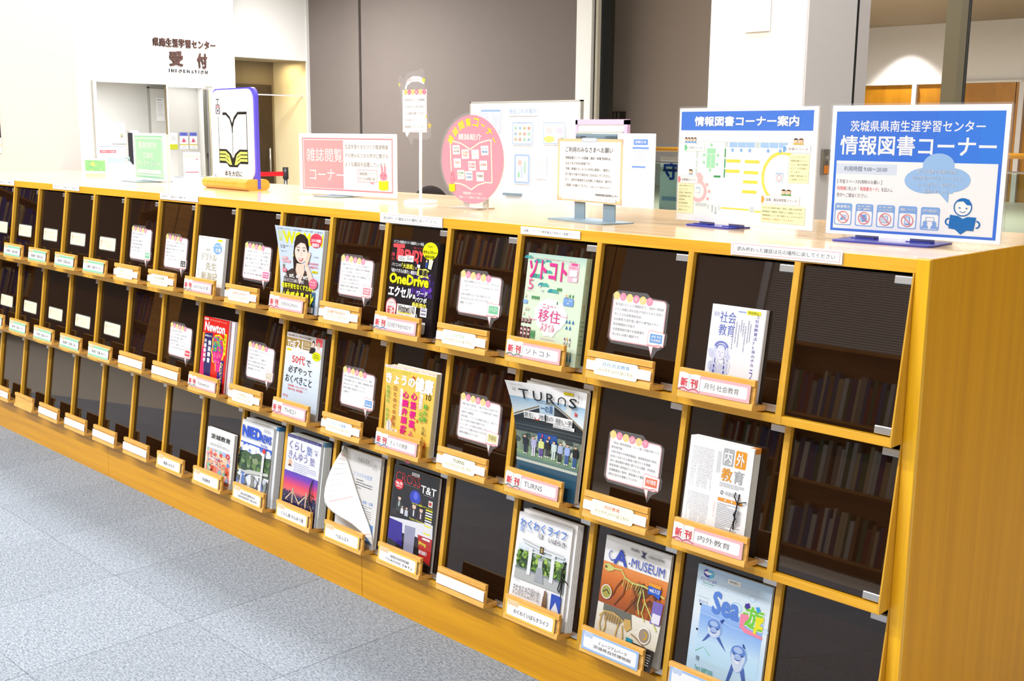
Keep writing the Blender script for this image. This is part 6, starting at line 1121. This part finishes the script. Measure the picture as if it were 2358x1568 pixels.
s.line([(6, 16), (88, 15)], .8, '#f09a9a', 1); s.line([(4, 88), (88, 85)], .8, '#f09a9a', 1); s.line([(89, 16), (90, 86)], .8, '#f09a9a', 1); s.poly([(10, 87), (28, 87), (17, 97)], '#fdfdfd', 1)
for i, ch in enumerate('こんな雑誌？'): c = ['#e8d87a', '#f0829c'][i % 2]; s.ell(14+13.4*i, 16, 6.4, col=c, z=3); s.text(ch, 11+13.4*i, 13.4, 6, 5.4, '#fff', 4)
for i, (q, ww) in enumerate((('生涯学習やまちづくり関連情報', 72), ('その他みなさまの学びに繋がる', 72), ('ような雑誌を設置しています。', 70), ('ぜひお手にとって', 44), ('情報図書コーナーへどうぞ', 66))): s.text(q, 10, 28+12*i, ww, 4.4, '#b0b0b2', 3, 0, 1)
def star(s, x, y, r, c, z=3):
    k = s.w/s.h; s.poly([(x+(r if i % 2 == 0 else r*.45)*math.sin(i*math.pi/5), y-(r if i % 2 == 0 else r*.45)*k*math.cos(i*math.pi/5)) for i in range(10)], c, z)
star(s, 80, -4, 7, '#f2e83a', 4); star(s, -8, 2, 5, '#eee870', 4); star(s, 88, 60, 4, '#f2e84a', 4); star(s, 100, 76, 8, '#e8c85a', 4)
s.build('print', t, INKG, .0315, .0009, ox=-.37, oy=.93)
# --- wide pink sign
m, L = sign_frame((-11.66, 1.716), (-9.44, 1.969)); w, h = 2.235, .975
t = empty('info_sign', 'wide white sign with a pink left panel and a small pink rabbit drawing', 'sign', 'signs on the counter', mtx=m)
new_obj('board', B(0, .02, -.02, w, .02+h, 0, bev=.006), paper, t)
s = Sheet(w, h); s.rect(3.4, 7, 93, 86, '#f29aa2', 0); s.rect(4.6, 9.4, 90.8, 81, '#fdfcfc', 1); s.rect(5.2, 10.6, 42, 79, '#f7a9ae', 2)
s.rect(4.8, 9.8, .5, 80, '#fdfcfc', 2.4); s.text('雑誌閲覧', 8.4, 24, 38, 22, '#fdfbfb', 3, -.002); s.text('コーナー', 11.5, 58, 36, 19, '#fdfbfb', 3)
for i, (q, ww) in enumerate((('生涯学習やまちづくり関連情報', 43), ('その他みなさまの学びに繋がる', 43), ('ような雑誌を設置しています。', 42))): s.text(q, 49, 17+14*i, ww, 7.4, '#9a9a9c', 3)
s.outline(61.6, 57, 19.6, 20, .4, '#f0a4aa', 2); s.poly([(73, 76.6), (78, 76.6), (77, 81)], '#f0a4aa', 2); s.text('情報図書コーナー', 63.4, 61, 15.6, 5, '#a8a8aa', 3); s.text('内でのみ閲覧可能', 63.4, 69, 15.6, 5, '#a8a8aa', 3)
bunny(s, 87.4, 68, 1.75, .52); s.build('print', t, INKG, .0005, .0009, oy=.02)
foot_plate(t, .6, -.3, .3, steel_blue).location = (.98*S, 0, .05*S)
new_obj('bracket', B(.7, 0, -.05, 1.2, .4, -.035), steel_blue, t)
# --- book board on its wooden base
m = frame((-12.914, 1.702, 0), (.998, -.06, 0), (0, 0, 1))
t = empty('book_board', 'tall violet-edged white board with an open-book emblem on a rounded wooden base', 'sign', 'signs on the counter', mtx=m)
bm = bmesh.new(); pr = []
for cz, a in ((.14, -90), (-.14, 90)):
    for i in range(9): th = math.radians(a+i*22.5); pr.append((.10+.10*math.sin(th), cz+.10*math.cos(th)))
prism(bm, pr, -1.62, 0.0, 'x'); new_obj('wooden_base', bm, wood('base_wood', '#dc9628', '#eeb044', (30, 30, 3), .3, .3), t, False)
vio = mat('violet_acrylic', '#5a50d0', .3)
def rplate(x0, y0, x1, y1, z0, z1, r, mt, nm, par):
    bm = bmesh.new(); pts = []
    for cx, cy, a in ((x1-r, y1-r, 0), (x0+r, y1-r, 90), (x0+r, y0+r, 180), (x1-r, y0+r, 270)):
        for i in range(7): th = math.radians(a+i*15); pts.append((cx+r*math.cos(th), cy+r*math.sin(th)))
    prism(bm, pts, z0, z1, 'z'); return new_obj(nm, bm, mt, par)
rplate(-1.575, .12, .004, 1.77, -.06, 0, .16, vio, 'back_board', t)
new_obj('board_tongue', B(-.35, .03, -.06, .006, .4, -.001), vio, t)
rplate(-1.555, .165, -.06, 1.745, .0, .02, .2, plastic, 'face_panel', t)
s = Sheet(1.5, 1.58); K = '#2f2f2c'; Yl = '#e2f07a'
s.line([(16, 30), (16, 77)], 1.2, K); s.line([(85, 28), (85, 78)], 1.6, K); s.line([(50, 45), (50, 82)], 1.2, K)
s.poly([(27, 25), (36, 25), (45, 30), (50, 37), (55, 30), (64, 24.6), (86, 24.6), (86, 27.6), (65, 27.6), (56, 34), (51.4, 42), (51, 48), (49, 48), (48.6, 42), (44, 33), (35, 28), (27, 28)], K, 2)
s.poly([(15.4, 66), (34, 66), (45, 71), (50, 77), (55, 71), (66, 66), (86, 66), (86, 82), (66, 82), (60, 86), (40, 86), (34, 82), (15.4, 82)], K, 2)
for i in range(3):
    y = 68.4+4*i
    s.poly([(17, y), (32, y), (41, y+4), (47-i, y+14-4*i+1), (44-i*1.5, y+14-4*i+1), (39, y+6), (31, y+2.8), (17, y+2.8)], Yl, 3); s.poly([(84.6, y), (68, y), (59, y+4), (53+i, y+14-4*i+1), (56+i*1.5, y+14-4*i+1), (61, y+6), (69, y+2.8), (84.6, y+2.8)], Yl, 3)
s.text('本を大切に', 28, 90, 43, 6.4, '#2f2f2c', 3, .008); s.rect(9, 9, 15, 20, '#f6f6f8', 3); s.rect(12, 10, 8, 1, '#3a3a44', 4); s.rect(15.4, 10, 1.2, 7, '#4a4a54', 4); s.rrect(10.6, 16, 11, 11, 2, '#8a8a94', 4); s.rect(10.6, 17.4, 11, 2, '#d8a8a8', 4.3); s.ring(16, 23, 1.6, 3.4, '#e8e8f0', 4.6); s.ell(16, 23, 1.4, col='#2c2c3a', z=4.6)
s.build('print', t, INKG, .0205, .0012, ox=-1.56, oy=.165)
# --- green sign
m, L = sign_frame((-18.196, 2.093), (-16.53, 1.912)); w, h = 1.66, .945
t = empty('info_sign', 'pale green framed sign with three lines of white writing, near the left end', 'sign', 'signs on the counter', mtx=m)
new_obj('board', B(0, .02, -.05, w, .02+h, 0, bev=.006), paper, t); new_obj('back_edge', B(w-.02, .02, -.09, w+.03, h, -.05), mat('cream_edge', '#e8e0c8', .5), t)
s = Sheet(w, h); s.rect(5, 5, 90, 90, '#a4e2b6', 0); s.rect(7.4, 9, 85, 81, '#fdfdfb', 1); s.rect(8.6, 11, 82.6, 77, '#b0e8c0', 2)
s.text('県南市町村', 19, 18, 58, 14, '#f4fbf2', 3, .01); s.text('広報誌', 32, 40, 32, 13, '#f4fbf2', 3, .01); s.text('バックナンバー', 12, 58, 74, 12, '#f4fbf2', 3, .01); s.rect(12, 77, 76, 8, '#fbfbf6', 3); s.text('※閲覧のみの場合は受付へお声がけください', 17, 79.6, 64, 3.2, '#b8c8b8', 4, 0, 1)
s.build('print', t, INKG, .0005, .0009, oy=.02)
foot_plate(t, .9, -.3, .45, steel_blue).location = (.85*S, 0, 0)
# --- tiny green sign at the far left end
m, L = sign_frame((-23.162, 3.28), (-22.32, 3.46))
t = empty('small_sign', 'tiny white-framed green and yellow sign at the far left back edge', 'sign', 'signs on the counter', mtx=m)
new_obj('board', B(0, .005, -.04, .86, .335, 0), paper, t); s = Sheet(.86, .33); s.rect(5, 10, 90, 80, '#9ae09a', 0); blobs(s, 20, 14, 60, 70, ['#d8f08a', '#f0f4a0', '#b8e8b0', '#8adc9a'], 16, 6, 12, 1, 2); s.text('図書コーナー', 26, 30, 48, 20, '#e8f4a8', 3.2, .02); s.build('print', t, INK, .0005)
# poster on the cream wall, cut by the frame
t = empty('wall_poster', 'dark navy poster with a white foot on the cream wall at the left border', 'poster', mtx=frame((-25.05, .6, .3), (0, 1, 0), (0, 0, 1)))
new_obj('sheet', B(0, .13, 0, 1.45, 1.4, .01), paper, t); s = Sheet(1.45, 1.27); s.rect(0, 0, 100, 70, '#1f1c40', 0); s.rect(0, 70, 100, 10, '#e8e0e0', 0); s.rect(0, 82, 100, 6, '#f4d8c4', 0); s.text('講演会', 50, 30, 40, 14, '#e8e0f0', 1); s.build('print', t, INK, .0105, oy=.13)

# =================================================================== BACKGROUND OBJECTS
# lettering on the reception wall
t = empty('wall_lettering', 'brown raised lettering on the white wall over the reception window', 'lettering', mtx=frame((-70, 30, 5.1), (0, 1, 0), (0, 0, 1)))
def letters(nm, body, x, y, w, h, bold, mt):
    vs, fs, x0, y0, x1, y1 = text_geo(body, 0, 2); sx = w/(x1-x0); sy = h/(y1-y0); bm = bmesh.new()
    for n_, q in enumerate([(0, 0)] if not bold else [(-1, -1), (1, -1), (-1, 1), (1, 1)]):
        V = [bm.verts.new(((x+(a-x0+q[0]*bold)*sx)*S, (y+(b_-y0+q[1]*bold)*sy)*S, (.1+.004*n_)*S)) for a, b_ in vs]
        used = {}
        for f in fs:
            try: bm.faces.new([V[i] for i in f])
            except ValueError: pass
            for i in range(len(f)): k = tuple(sorted((f[i], f[(i+1) % len(f)]))); used[k] = used.get(k, 0)+1
        V2 = {}
        for (a, b_), c in used.items():          # side walls down to the wall face
            if c == 1:
                for i in (a, b_):
                    if i not in V2: V2[i] = bm.verts.new((V[i].co.x, V[i].co.y, 0))
                bm.faces.new((V[a], V[b_], V2[b_], V2[a]))
    return new_obj(nm, bm, mt, t)
lb = mat('letter_brown', '#33201a', .7, .15)
letters('name_line', '県南生涯学習センター', 0.0, 1.74, 4.85, .58, .022, lb); letters('reception_character', '受', 1.22, .48, .98, .98, .035, lb); letters('reception_character', '付', 3.36, .42, .76, .98, .035, lb); letters('information_line', 'I N F O R M A T I O N', 1.14, 0.0, 3.0, .25, .006, mat('letter_grey', '#4a4644', .7))
def wallsheet(name, label, cat, o, xa, w, h, fn, thick=.03, m=paper, group=None):
    t = empty(name, label, cat, group, mtx=frame(o, xa, (0, 0, 1))); new_obj('sheet', B(0, 0, 0, w, h, thick), m, t); s = Sheet(w, h); fn(s); s.build('print', t, INK, thick+.001, .01); return t
def f1(s): s.rect(0, 0, 100, 100, '#f4f7fc', 0); s.rect(0, 2, 100, 2, '#9aa4d8', 1); s.rect(2, 13, 62, 9, '#e8606e', 1); s.text('生涯学習センター総合案内', 6, 15, 54, 5, '#fff', 2); s.rect(0, 36, 100, 16, '#bcd4f2', 1); s.rect(0, 62, 100, 3, '#d8c8e8', 1); s.lines(8, 70, 70, 5, 5, '#c0d0ea', 1); s.rect(0, 26, 60, 4, '#f0e0ea', 1)
wallsheet('counter_poster', 'blue and white poster with a red bar at the reception window', 'poster', (-69.6, 25.55, -2.2), (0, 1, 0), 1.85, 2.23, f1)
def f2(s): s.lines(12, 10, 70, 10, 7, '#d0d0e0', 1); s.rect(55, 52, 30, 20, '#e0e0cc', 1); s.poly([(64, 68), (68, 62), (76, 66), (80, 68)], '#b08a5a', 2)
wallsheet('wall_notice', 'faint paper notice on the far office wall', 'notice', (-84.15, 33.58, 0), (0, 1, 0), 1.12, 1.7, f2)
def f3(s): s.rect(10, 6, 60, 4, '#b8bcc8', 1); s.lines(14, 18, 60, 8, 8, '#d8dae4', 1)
wallsheet('door_notice', 'long white sheet clipped to the grey office door', 'notice', (-84.0, 37.45, 1.85), (0, 1, 0), .75, 1.9, f3)
def fb(s): s.rect(0, 0, 100, 22, '#7a8ae8', 1); s.rect(12, 5, 70, 10, '#5a62d8', 2); s.poly([(22, 58), (50, 32), (78, 58)], '#ee5a8a', 2); s.rect(0, 70, 100, 6, '#f0e040' , 2); s.lines(20, 80, 60, 3, 6, '#9aa4c8', 2)
def fg(s): s.lines(20, 20, 60, 4, 8, '#c8ccd4', 1); s.rect(0, 70, 100, 30, '#e8ee1a', 2)
wallsheet('leaflet', 'grey leaflet with a bright yellow foot by the reception window', 'leaflet', (-74.46, 33.358, -0.302), (0, 1, 0), 0.651, 1.24, fg)
wallsheet('leaflet', 'blue leaflet with a pink triangle, left of its pair', 'leaflet', (-74.46, 34.191, -0.283), (0, 1, 0), 0.689, 1.24, fb, group='pink triangle leaflets'); wallsheet('leaflet', 'blue leaflet with a pink triangle, right of its pair', 'leaflet', (-74.46, 35.014, -0.283), (0, 1, 0), 0.632, 1.24, fb, group='pink triangle leaflets')
def f4(s): s.rect(0, 0, 100, 12, '#cfe0f4', 1); s.rect(0, 14, 100, 4, '#f2e08a', 1); s.rect(6, 24, 80, 40, '#fbe8e4', 1); s.ell(80, 28, 8, 5, '#f08a8a', 2); s.lines(14, 40, 60, 4, 7, '#d8b8b8', 2); s.rect(10, 78, 80, 6, '#f07a80', 2)
t = wallsheet('leaflet_rack', 'clear leaflet rack with a pale pink flyer on the reception desk', 'leaflet rack', (-70.2, 32.05, -2.2), (0, 1, 0), 1.35, 1.75, f4); new_obj('rack', (lambda b: (box(b, -.2, 0, -.35, 0, 1.9, .1), box(b, -.2, 0, -.35, 1.5, .1, .25), b)[2])(bmesh.new()), clear, t)
struct('reception_desk', B(-71.5, 25.6, -2.35, -69.4, 34.5, -2.2), mat('desk_top_pale', '#e3dfd6', .4))
t = empty('monitor', 'thin black monitor seen edge-on at the reception desk', 'monitor', loc=W(-72, 29.2, -2.2)); new_obj('screen', B(-.25, -.25, .9, .25, .25, 3.1, bev=.03), mat('monitor_black', '#2a2a34', .3), t); new_obj('bezel', B(-.3, -.3, 3.1, .3, .3, 3.25), plastic, t); new_obj('stand', B(-.1, -.1, .02, .1, .1, .9), plastic, t); new_obj('foot', B(-.4, -.4, 0, .4, .4, .05), plastic, t)
t = empty('pump_bottle', 'white pump bottle of hand sanitiser on the reception desk', 'bottle', loc=W(-69.9, 27.8, -2.2)); bm = bmesh.new(); tube(bm, [(0, 0, 0), (0, 0, .75), (0, 0, .95), (0, 0, 1.15)], [.26, .26, .2, .08], 16); new_obj('body', bm, plastic, t, True); bm = bmesh.new(); tube(bm, [(0, 0, 1.1), (0, 0, 1.45)], .05); tube(bm, [(0, .02, 1.42), (0, -.3, 1.40)], .05); new_obj('pump', bm, mat('pump_grey', '#7a9a94', .4), t, True)
t = empty('sliding_shutter', 'grey metal shutter posts at the right of the reception window', 'shutter', loc=W(-69.75, 33.75, -2.2)); new_obj('post', B(-.1, -.12, 0, .1, .02, 6.2), mat('shutter_dark', '#5c594e', .4, .5, .5), t); new_obj('post', B(-.1, .06, 0, .1, .18, 6.2), metal, t); new_obj('post', B(-.1, .22, 0, .1, .32, 6.2), mat('shutter_olive', '#8c866e', .4), t); new_obj('jamb', B(-.1, .36, 0, .1, .8, 6.3), grey_face, t); new_obj('latch', B(.1, -.1, 1.4, .16, 0, 1.7), blackm, t)
t = empty('ceiling_lamp', 'flat white lamp panel on the office ceiling inside reception', 'lamp', loc=W(-73, 34.4, 4.3)); new_obj('housing', B(-1, -1.3, 0, 1, 1.3, .7), plastic, t); new_obj('diffuser', B(-.9, -1.2, -.04, .9, 1.2, 0), mat('lamp_glow', '#ffffff', .5, emis=('#ffffff', 3)), t)
# belt barrier
t = empty('belt_barrier', 'black belt barrier post with a red belt by the dark corridor door', 'barrier', loc=W(-75.4, 44.2, -5.3)); bm = bmesh.new(); tube(bm, [(0, 0, .1), (0, 0, 2.7)], .16, 14); new_obj('post', bm, mat('barrier_metal', '#8a8a8a', .3, .5, .8), t, True); bm = bmesh.new(); tube(bm, [(0, 0, 2.55), (0, 0, 3.5)], .24, 14); new_obj('head', bm, mat('barrier_black', '#2a2a2c', .4), t, True); bm = bmesh.new(); tube(bm, [(0, 0, 0), (0, 0, .12)], .8, 20); new_obj('foot', bm, bpy.data.materials['barrier_black'], t); new_obj('belt', B(-.05, -7, 2.8, .03, -.2, 3.15), mat('barrier_red', '#e01822', .5), t)
# white notice board
t = empty('notice_board', 'large white notice board on legs behind the counter, covered with printed sheets', 'notice board', loc=W(-32.84, 25.4, -5.3)); new_obj('board', B(0, 0, 2.4, 6.4, .12, 7.66), mat('board_white', '#fbfbfd', .35), t)
bm = bmesh.new(); box(bm, -.06, -.03, 2.35, 0, .15, 7.72); box(bm, 6.4, -.03, 2.35, 6.46, .15, 7.72); box(bm, -.06, -.03, 7.66, 6.46, .15, 7.72); new_obj('frame', bm, mat('board_frame', '#c8c6bc', .4, .5, .3), t)
for x in (.3, 6.1): new_obj('leg', B(x-.08, -.6, 0, x+.08, .7, .1), metal, t); new_obj('leg', B(x-.06, .0, .1, x+.06, .12, 2.4), metal, t)
new_obj('tray', B(2.2, -.2, 3.75, 3.2, 0, 3.85), steel_blue, t)
def onboard(x, z, w, h, fn, label, nm='pinned_sheet'):
    q = empty(nm, label, 'sheet', 'sheets on the white notice board', mtx=frame((x, 25.36, z), (1, 0, 0), (0, 0, 1))); new_obj('paper', B(0, 0, 0, w, h, .012), paper, q); s = Sheet(w, h); fn(s); s.build('print', q, INK, .013, .006)
def g0(s): s.text('施設ご利用案内', 4, 15, 90, 60, '#a8c0e8', 1, .02)
def g1_(s): s.outline(3, 3, 94, 94, 3, '#b4cdf2', 0); s.rect(3, 3, 94, 9, '#a8c6f0', 1); s.lines(12, 20, 30, 9, 8, '#a8bce0', 1); s.lines(54, 20, 34, 9, 8, '#a8bce0', 1, seed=4)
def g2(s):
    s.outline(3, 3, 94, 94, 3, '#a8c6f0', 0); s.text('講座のご案内', 30, 5, 40, 5, '#8ab0e8', 1)
    for i in range(4):
        for k in range(3): s.rect(12+i*21, 22+k*24, 13, 12, ['#b8dcc0', '#b0cce0', '#d8c8a0', '#e0b0a0'][(i+k) % 4], 1); s.rect(12+i*21, 17+k*24, 15, 2, '#a8e0b0' if i < 2 else '#f0d0b8', 1)
def g3(s): s.outline(3, 3, 94, 94, 3, '#b4cdf2', 0); s.ell(30, 76, 24, 14, '#f0ea8a', 1); s.ell(88, 78, 9, 10, '#8ae0a0', 1); s.ell(30, 36, 20, 14, '#f4e8e8', 1); s.ell(76, 34, 18, 14, '#e8e4f0', 1); s.lines(16, 30, 28, 3, 8, '#e0c8c8', 2); s.lines(62, 30, 28, 3, 8, '#d0c8e0', 2)
def g4(s): s.rrect(2, 2, 96, 96, 8, '#b8d0f2', 0); s.rect(12, 8, 76, 84, '#eef3fa', 1); s.rect(26, 22, 22, 16, '#f4ccc4', 2); s.rect(66, 24, 6, 40, '#9ae0a8', 2); s.rect(26, 62, 10, 16, '#9ae0a8', 2); s.rect(40, 40, 18, 40, '#dce6f2', 2)
def g5(s): s.lines(4, 4, 80, 6, 16, '#e0e0e4', 1)
onboard(-30.5, 1.8, 1.8, .34, g0, 'pale blue title strip along the top of the notice board'); onboard(-32.2, 1.1, 1.3, 1.0, g1_, 'pale blue bordered list sheet at the upper left of the notice board'); onboard(-30.25, .58, 1.25, .98, g2, 'sheet with rows of tiny photos in the middle of the notice board'); onboard(-28.45, .62, 1.28, .94, g3, 'sheet with yellow and green ovals right of the photo sheet'); onboard(-30.1, -1.05, .95, 1.28, g4, 'light blue floor-plan sheet low on the notice board'); onboard(-28.85, -.8, .65, 1.0, g5, 'plain sheet with grey lines right of the floor-plan sheet')
# lilac flip rack and white screen
t = empty('display_rack', 'white panel rack with a lilac frame right of the notice board', 'rack', loc=W(-23.6, 22, -5.3)); new_obj('panel', B(.05, 0, 1, 2.3, .08, 6.8), plastic, t); bm = bmesh.new(); box(bm, 0, -.05, .8, .1, .12, 6.86); box(bm, 2.26, -.05, .8, 2.42, .12, 6.86); box(bm, 0, -.05, 6.7, 2.42, .12, 6.88); new_obj('frame', bm, mat('lilac_frame', '#dcb4d4', .4), t)
new_obj('clip_bar', B(.1, -.1, 6.38, 2.25, 0, 6.46), mat('clip_grey', '#b8b8b0', .4), t)
for x in (.2, 2.2): new_obj('leg', B(x-.05, -.4, 0, x+.05, .5, .8), metal, t)
t = empty('white_screen', 'white free-standing panel with small blue-barred notices behind the request notice', 'screen', loc=W(-19.4, 18, -5.3)); new_obj('panel', B(0, 0, .6, 2.52, .06, 6.38, bev=.02), mat('screen_white', '#fbfcfe', .4), t)
for x in (.1, 2.4): new_obj('leg', B(x-.05, -.4, 0, x+.05, .5, .62), metal, t)
q = empty('pinned_notice', 'small notice with blue bars on the white free-standing panel', 'notice', mtx=frame((-18.1, 17.99, 0), (1, 0, 0), (0, 0, 1))); new_obj('paper', B(0, 0, 0, 1.05, .95, .01), paper, q); s = Sheet(1.05, .95); s.rect(40, 4, 52, 18, '#6f98e4', 1); s.text('お知らせ', 46, 8, 40, 9, '#fff', 2, .02); s.rect(36, 28, 60, 7, '#7fa2e4', 1); s.lines(40, 42, 50, 4, 9, '#c8ccd8', 1); s.rect(36, 88, 50, 6, '#7fa2e4', 1); s.build('print', q, INK, .011, .005)
# seated person behind the counter: only the crown of the head shows from here
def skin_body(name, joints, edges, mt, parent, sub=2):
    me = bpy.data.meshes.new(name); me.from_pydata([tuple(Vector(j[0])) for j in joints], edges, []); o = bpy.data.objects.new(name, me); C.objects.link(o); o.parent = parent
    sk = o.modifiers.new('skin', 'SKIN'); 
    for i, j in enumerate(joints): me.skin_vertices[0].data[i].radius = (j[1], j[1]*(j[2] if len(j) > 2 else 1))
    me.skin_vertices[0].data[0].use_root = True
    sk.use_smooth_shade = True; su = o.modifiers.new('sub', 'SUBSURF'); su.levels = sub; su.render_levels = sub; me.materials.append(mt); return o
pt = empty('person', 'seated person behind the counter, only the dark-haired crown of the head showing', 'person', loc=W(-15.45, 8.0, -5.3)); pt.rotation_euler = (0, 0, math.radians(-60))
H0 = 1.205
J = [((0, .0, .46), .13), ((0, .02, .62), .12), ((0, .03, .80), .135, .75), ((0, .02, .92), .10, .8), ((0, 0, .99), .05), ((0, -.02, 1.05), .05),
     ((.16, .02, .90), .055), ((.20, -.05, .68), .04), ((.14, -.26, .66), .033), ((.12, -.33, .66), .028), ((-.16, .02, .90), .055), ((-.20, -.05, .68), .04), ((-.14, -.26, .66), .033), ((-.12, -.33, .66), .028),
     ((.09, -.12, .48), .085), ((.10, -.45, .48), .06), ((.10, -.46, .10), .04), ((.10, -.58, .04), .035), ((-.09, -.12, .48), .085), ((-.10, -.45, .48), .06), ((-.10, -.46, .10), .04), ((-.10, -.58, .04), .035)]
E_ = [(0, 1), (1, 2), (2, 3), (3, 4), (4, 5), (3, 6), (6, 7), (7, 8), (8, 9), (3, 10), (10, 11), (11, 12), (12, 13), (0, 14), (14, 15), (15, 16), (16, 17), (0, 18), (18, 19), (19, 20), (20, 21)]
skin_body('body', J, E_, mat('dark_clothes', '#3c4250', .8), pt)
bm = bmesh.new(); bmesh.ops.create_uvsphere(bm, u_segments=24, v_segments=16, radius=1)
for v in bm.verts:
    x, y, z = v.co; k = 1-.22*max(0, -z); v.co = Vector((x*.078*k, y*.098*k-.015*max(0, -z), z*.122)); 
    if y < -.75 and abs(x) < .25 and -.35 < z < .05: v.co.y -= .018
hd = new_obj('head', bm, mat('skin_tone', '#e0b698', .6), pt, True); hd.location = (0, -.03, H0-.13)
bm = bmesh.new(); bmesh.ops.create_uvsphere(bm, u_segments=28, v_segments=18, radius=1)
for v in bm.verts:
    x, y, z = v.co; v.co = Vector((x*.088, y*.108+.008, z*.128+.006))*1.0
bmesh.ops.delete(bm, geom=[v for v in bm.verts if v.co.z < -.02 and v.co.y < .0 or v.co.z < -.09], context='VERTS'); hr = new_obj('hair', bm, mat('dark_brown_hair', '#1c120e', .8, .15, 0, .3, 60, .6), hd, True)
for q in (-.028, .028): bm = bmesh.new(); bmesh.ops.create_uvsphere(bm, u_segments=10, v_segments=6, radius=.012); e_ = new_obj('eye', bm, blackm, hd, True); e_.location = (q, -.09, .0)
bm = bmesh.new(); box(bm, -.14, -.448, -.2, .14, -.44, -.18); m_ = new_obj('mouth', bm, mat('lip_tone', '#b8706a', .6), hd); m_.scale = (.8, .92, 1)
ct = empty('office_chair', 'grey chair under the seated person behind the counter', 'chair', loc=W(-15.45, 8.0, -5.3)); ct.rotation_euler = (0, 0, math.radians(-60)); S_ = S
gy = mat('chair_grey', '#6c6f76', .7)
new_obj('seat', B(-.95, -.95, 1.45, .95, .9, 1.7, bev=.06), gy, ct); new_obj('backrest', B(-.85, .85, 1.9, .85, 1.0, 3.4, bev=.05), gy, ct)
for x in (-.8, .8):
    for y in (-.8, .8): new_obj('leg', B(x-.06, y-.06, 0, x+.06, y+.06, 1.45), metal, ct)
# small white plinth lamp point over the atrium
t = empty('downlight', 'small bright downlight in the far atrium ceiling', 'lamp', loc=W(-32.5, 62, 10.0)); bm = bmesh.new(); tube(bm, [(0, 0, 0), (0, 0, .08)], .16, 14); new_obj('lens', bm, mat('downlight_glow', '#ffffff', .5, emis=('#ffffff', 8)), t); bm = bmesh.new(); tube(bm, [(0, 0, .08), (0, 0, 3.1)], .2, 14); new_obj('housing', bm, plastic, t, True)
for o_ in bpy.context.scene.objects:
    if 'label' in o_ and not 4 <= len(o_['label'].split()) <= 16: print('LABEL LEN', o_.name, len(o_['label'].split()), o_['label'])
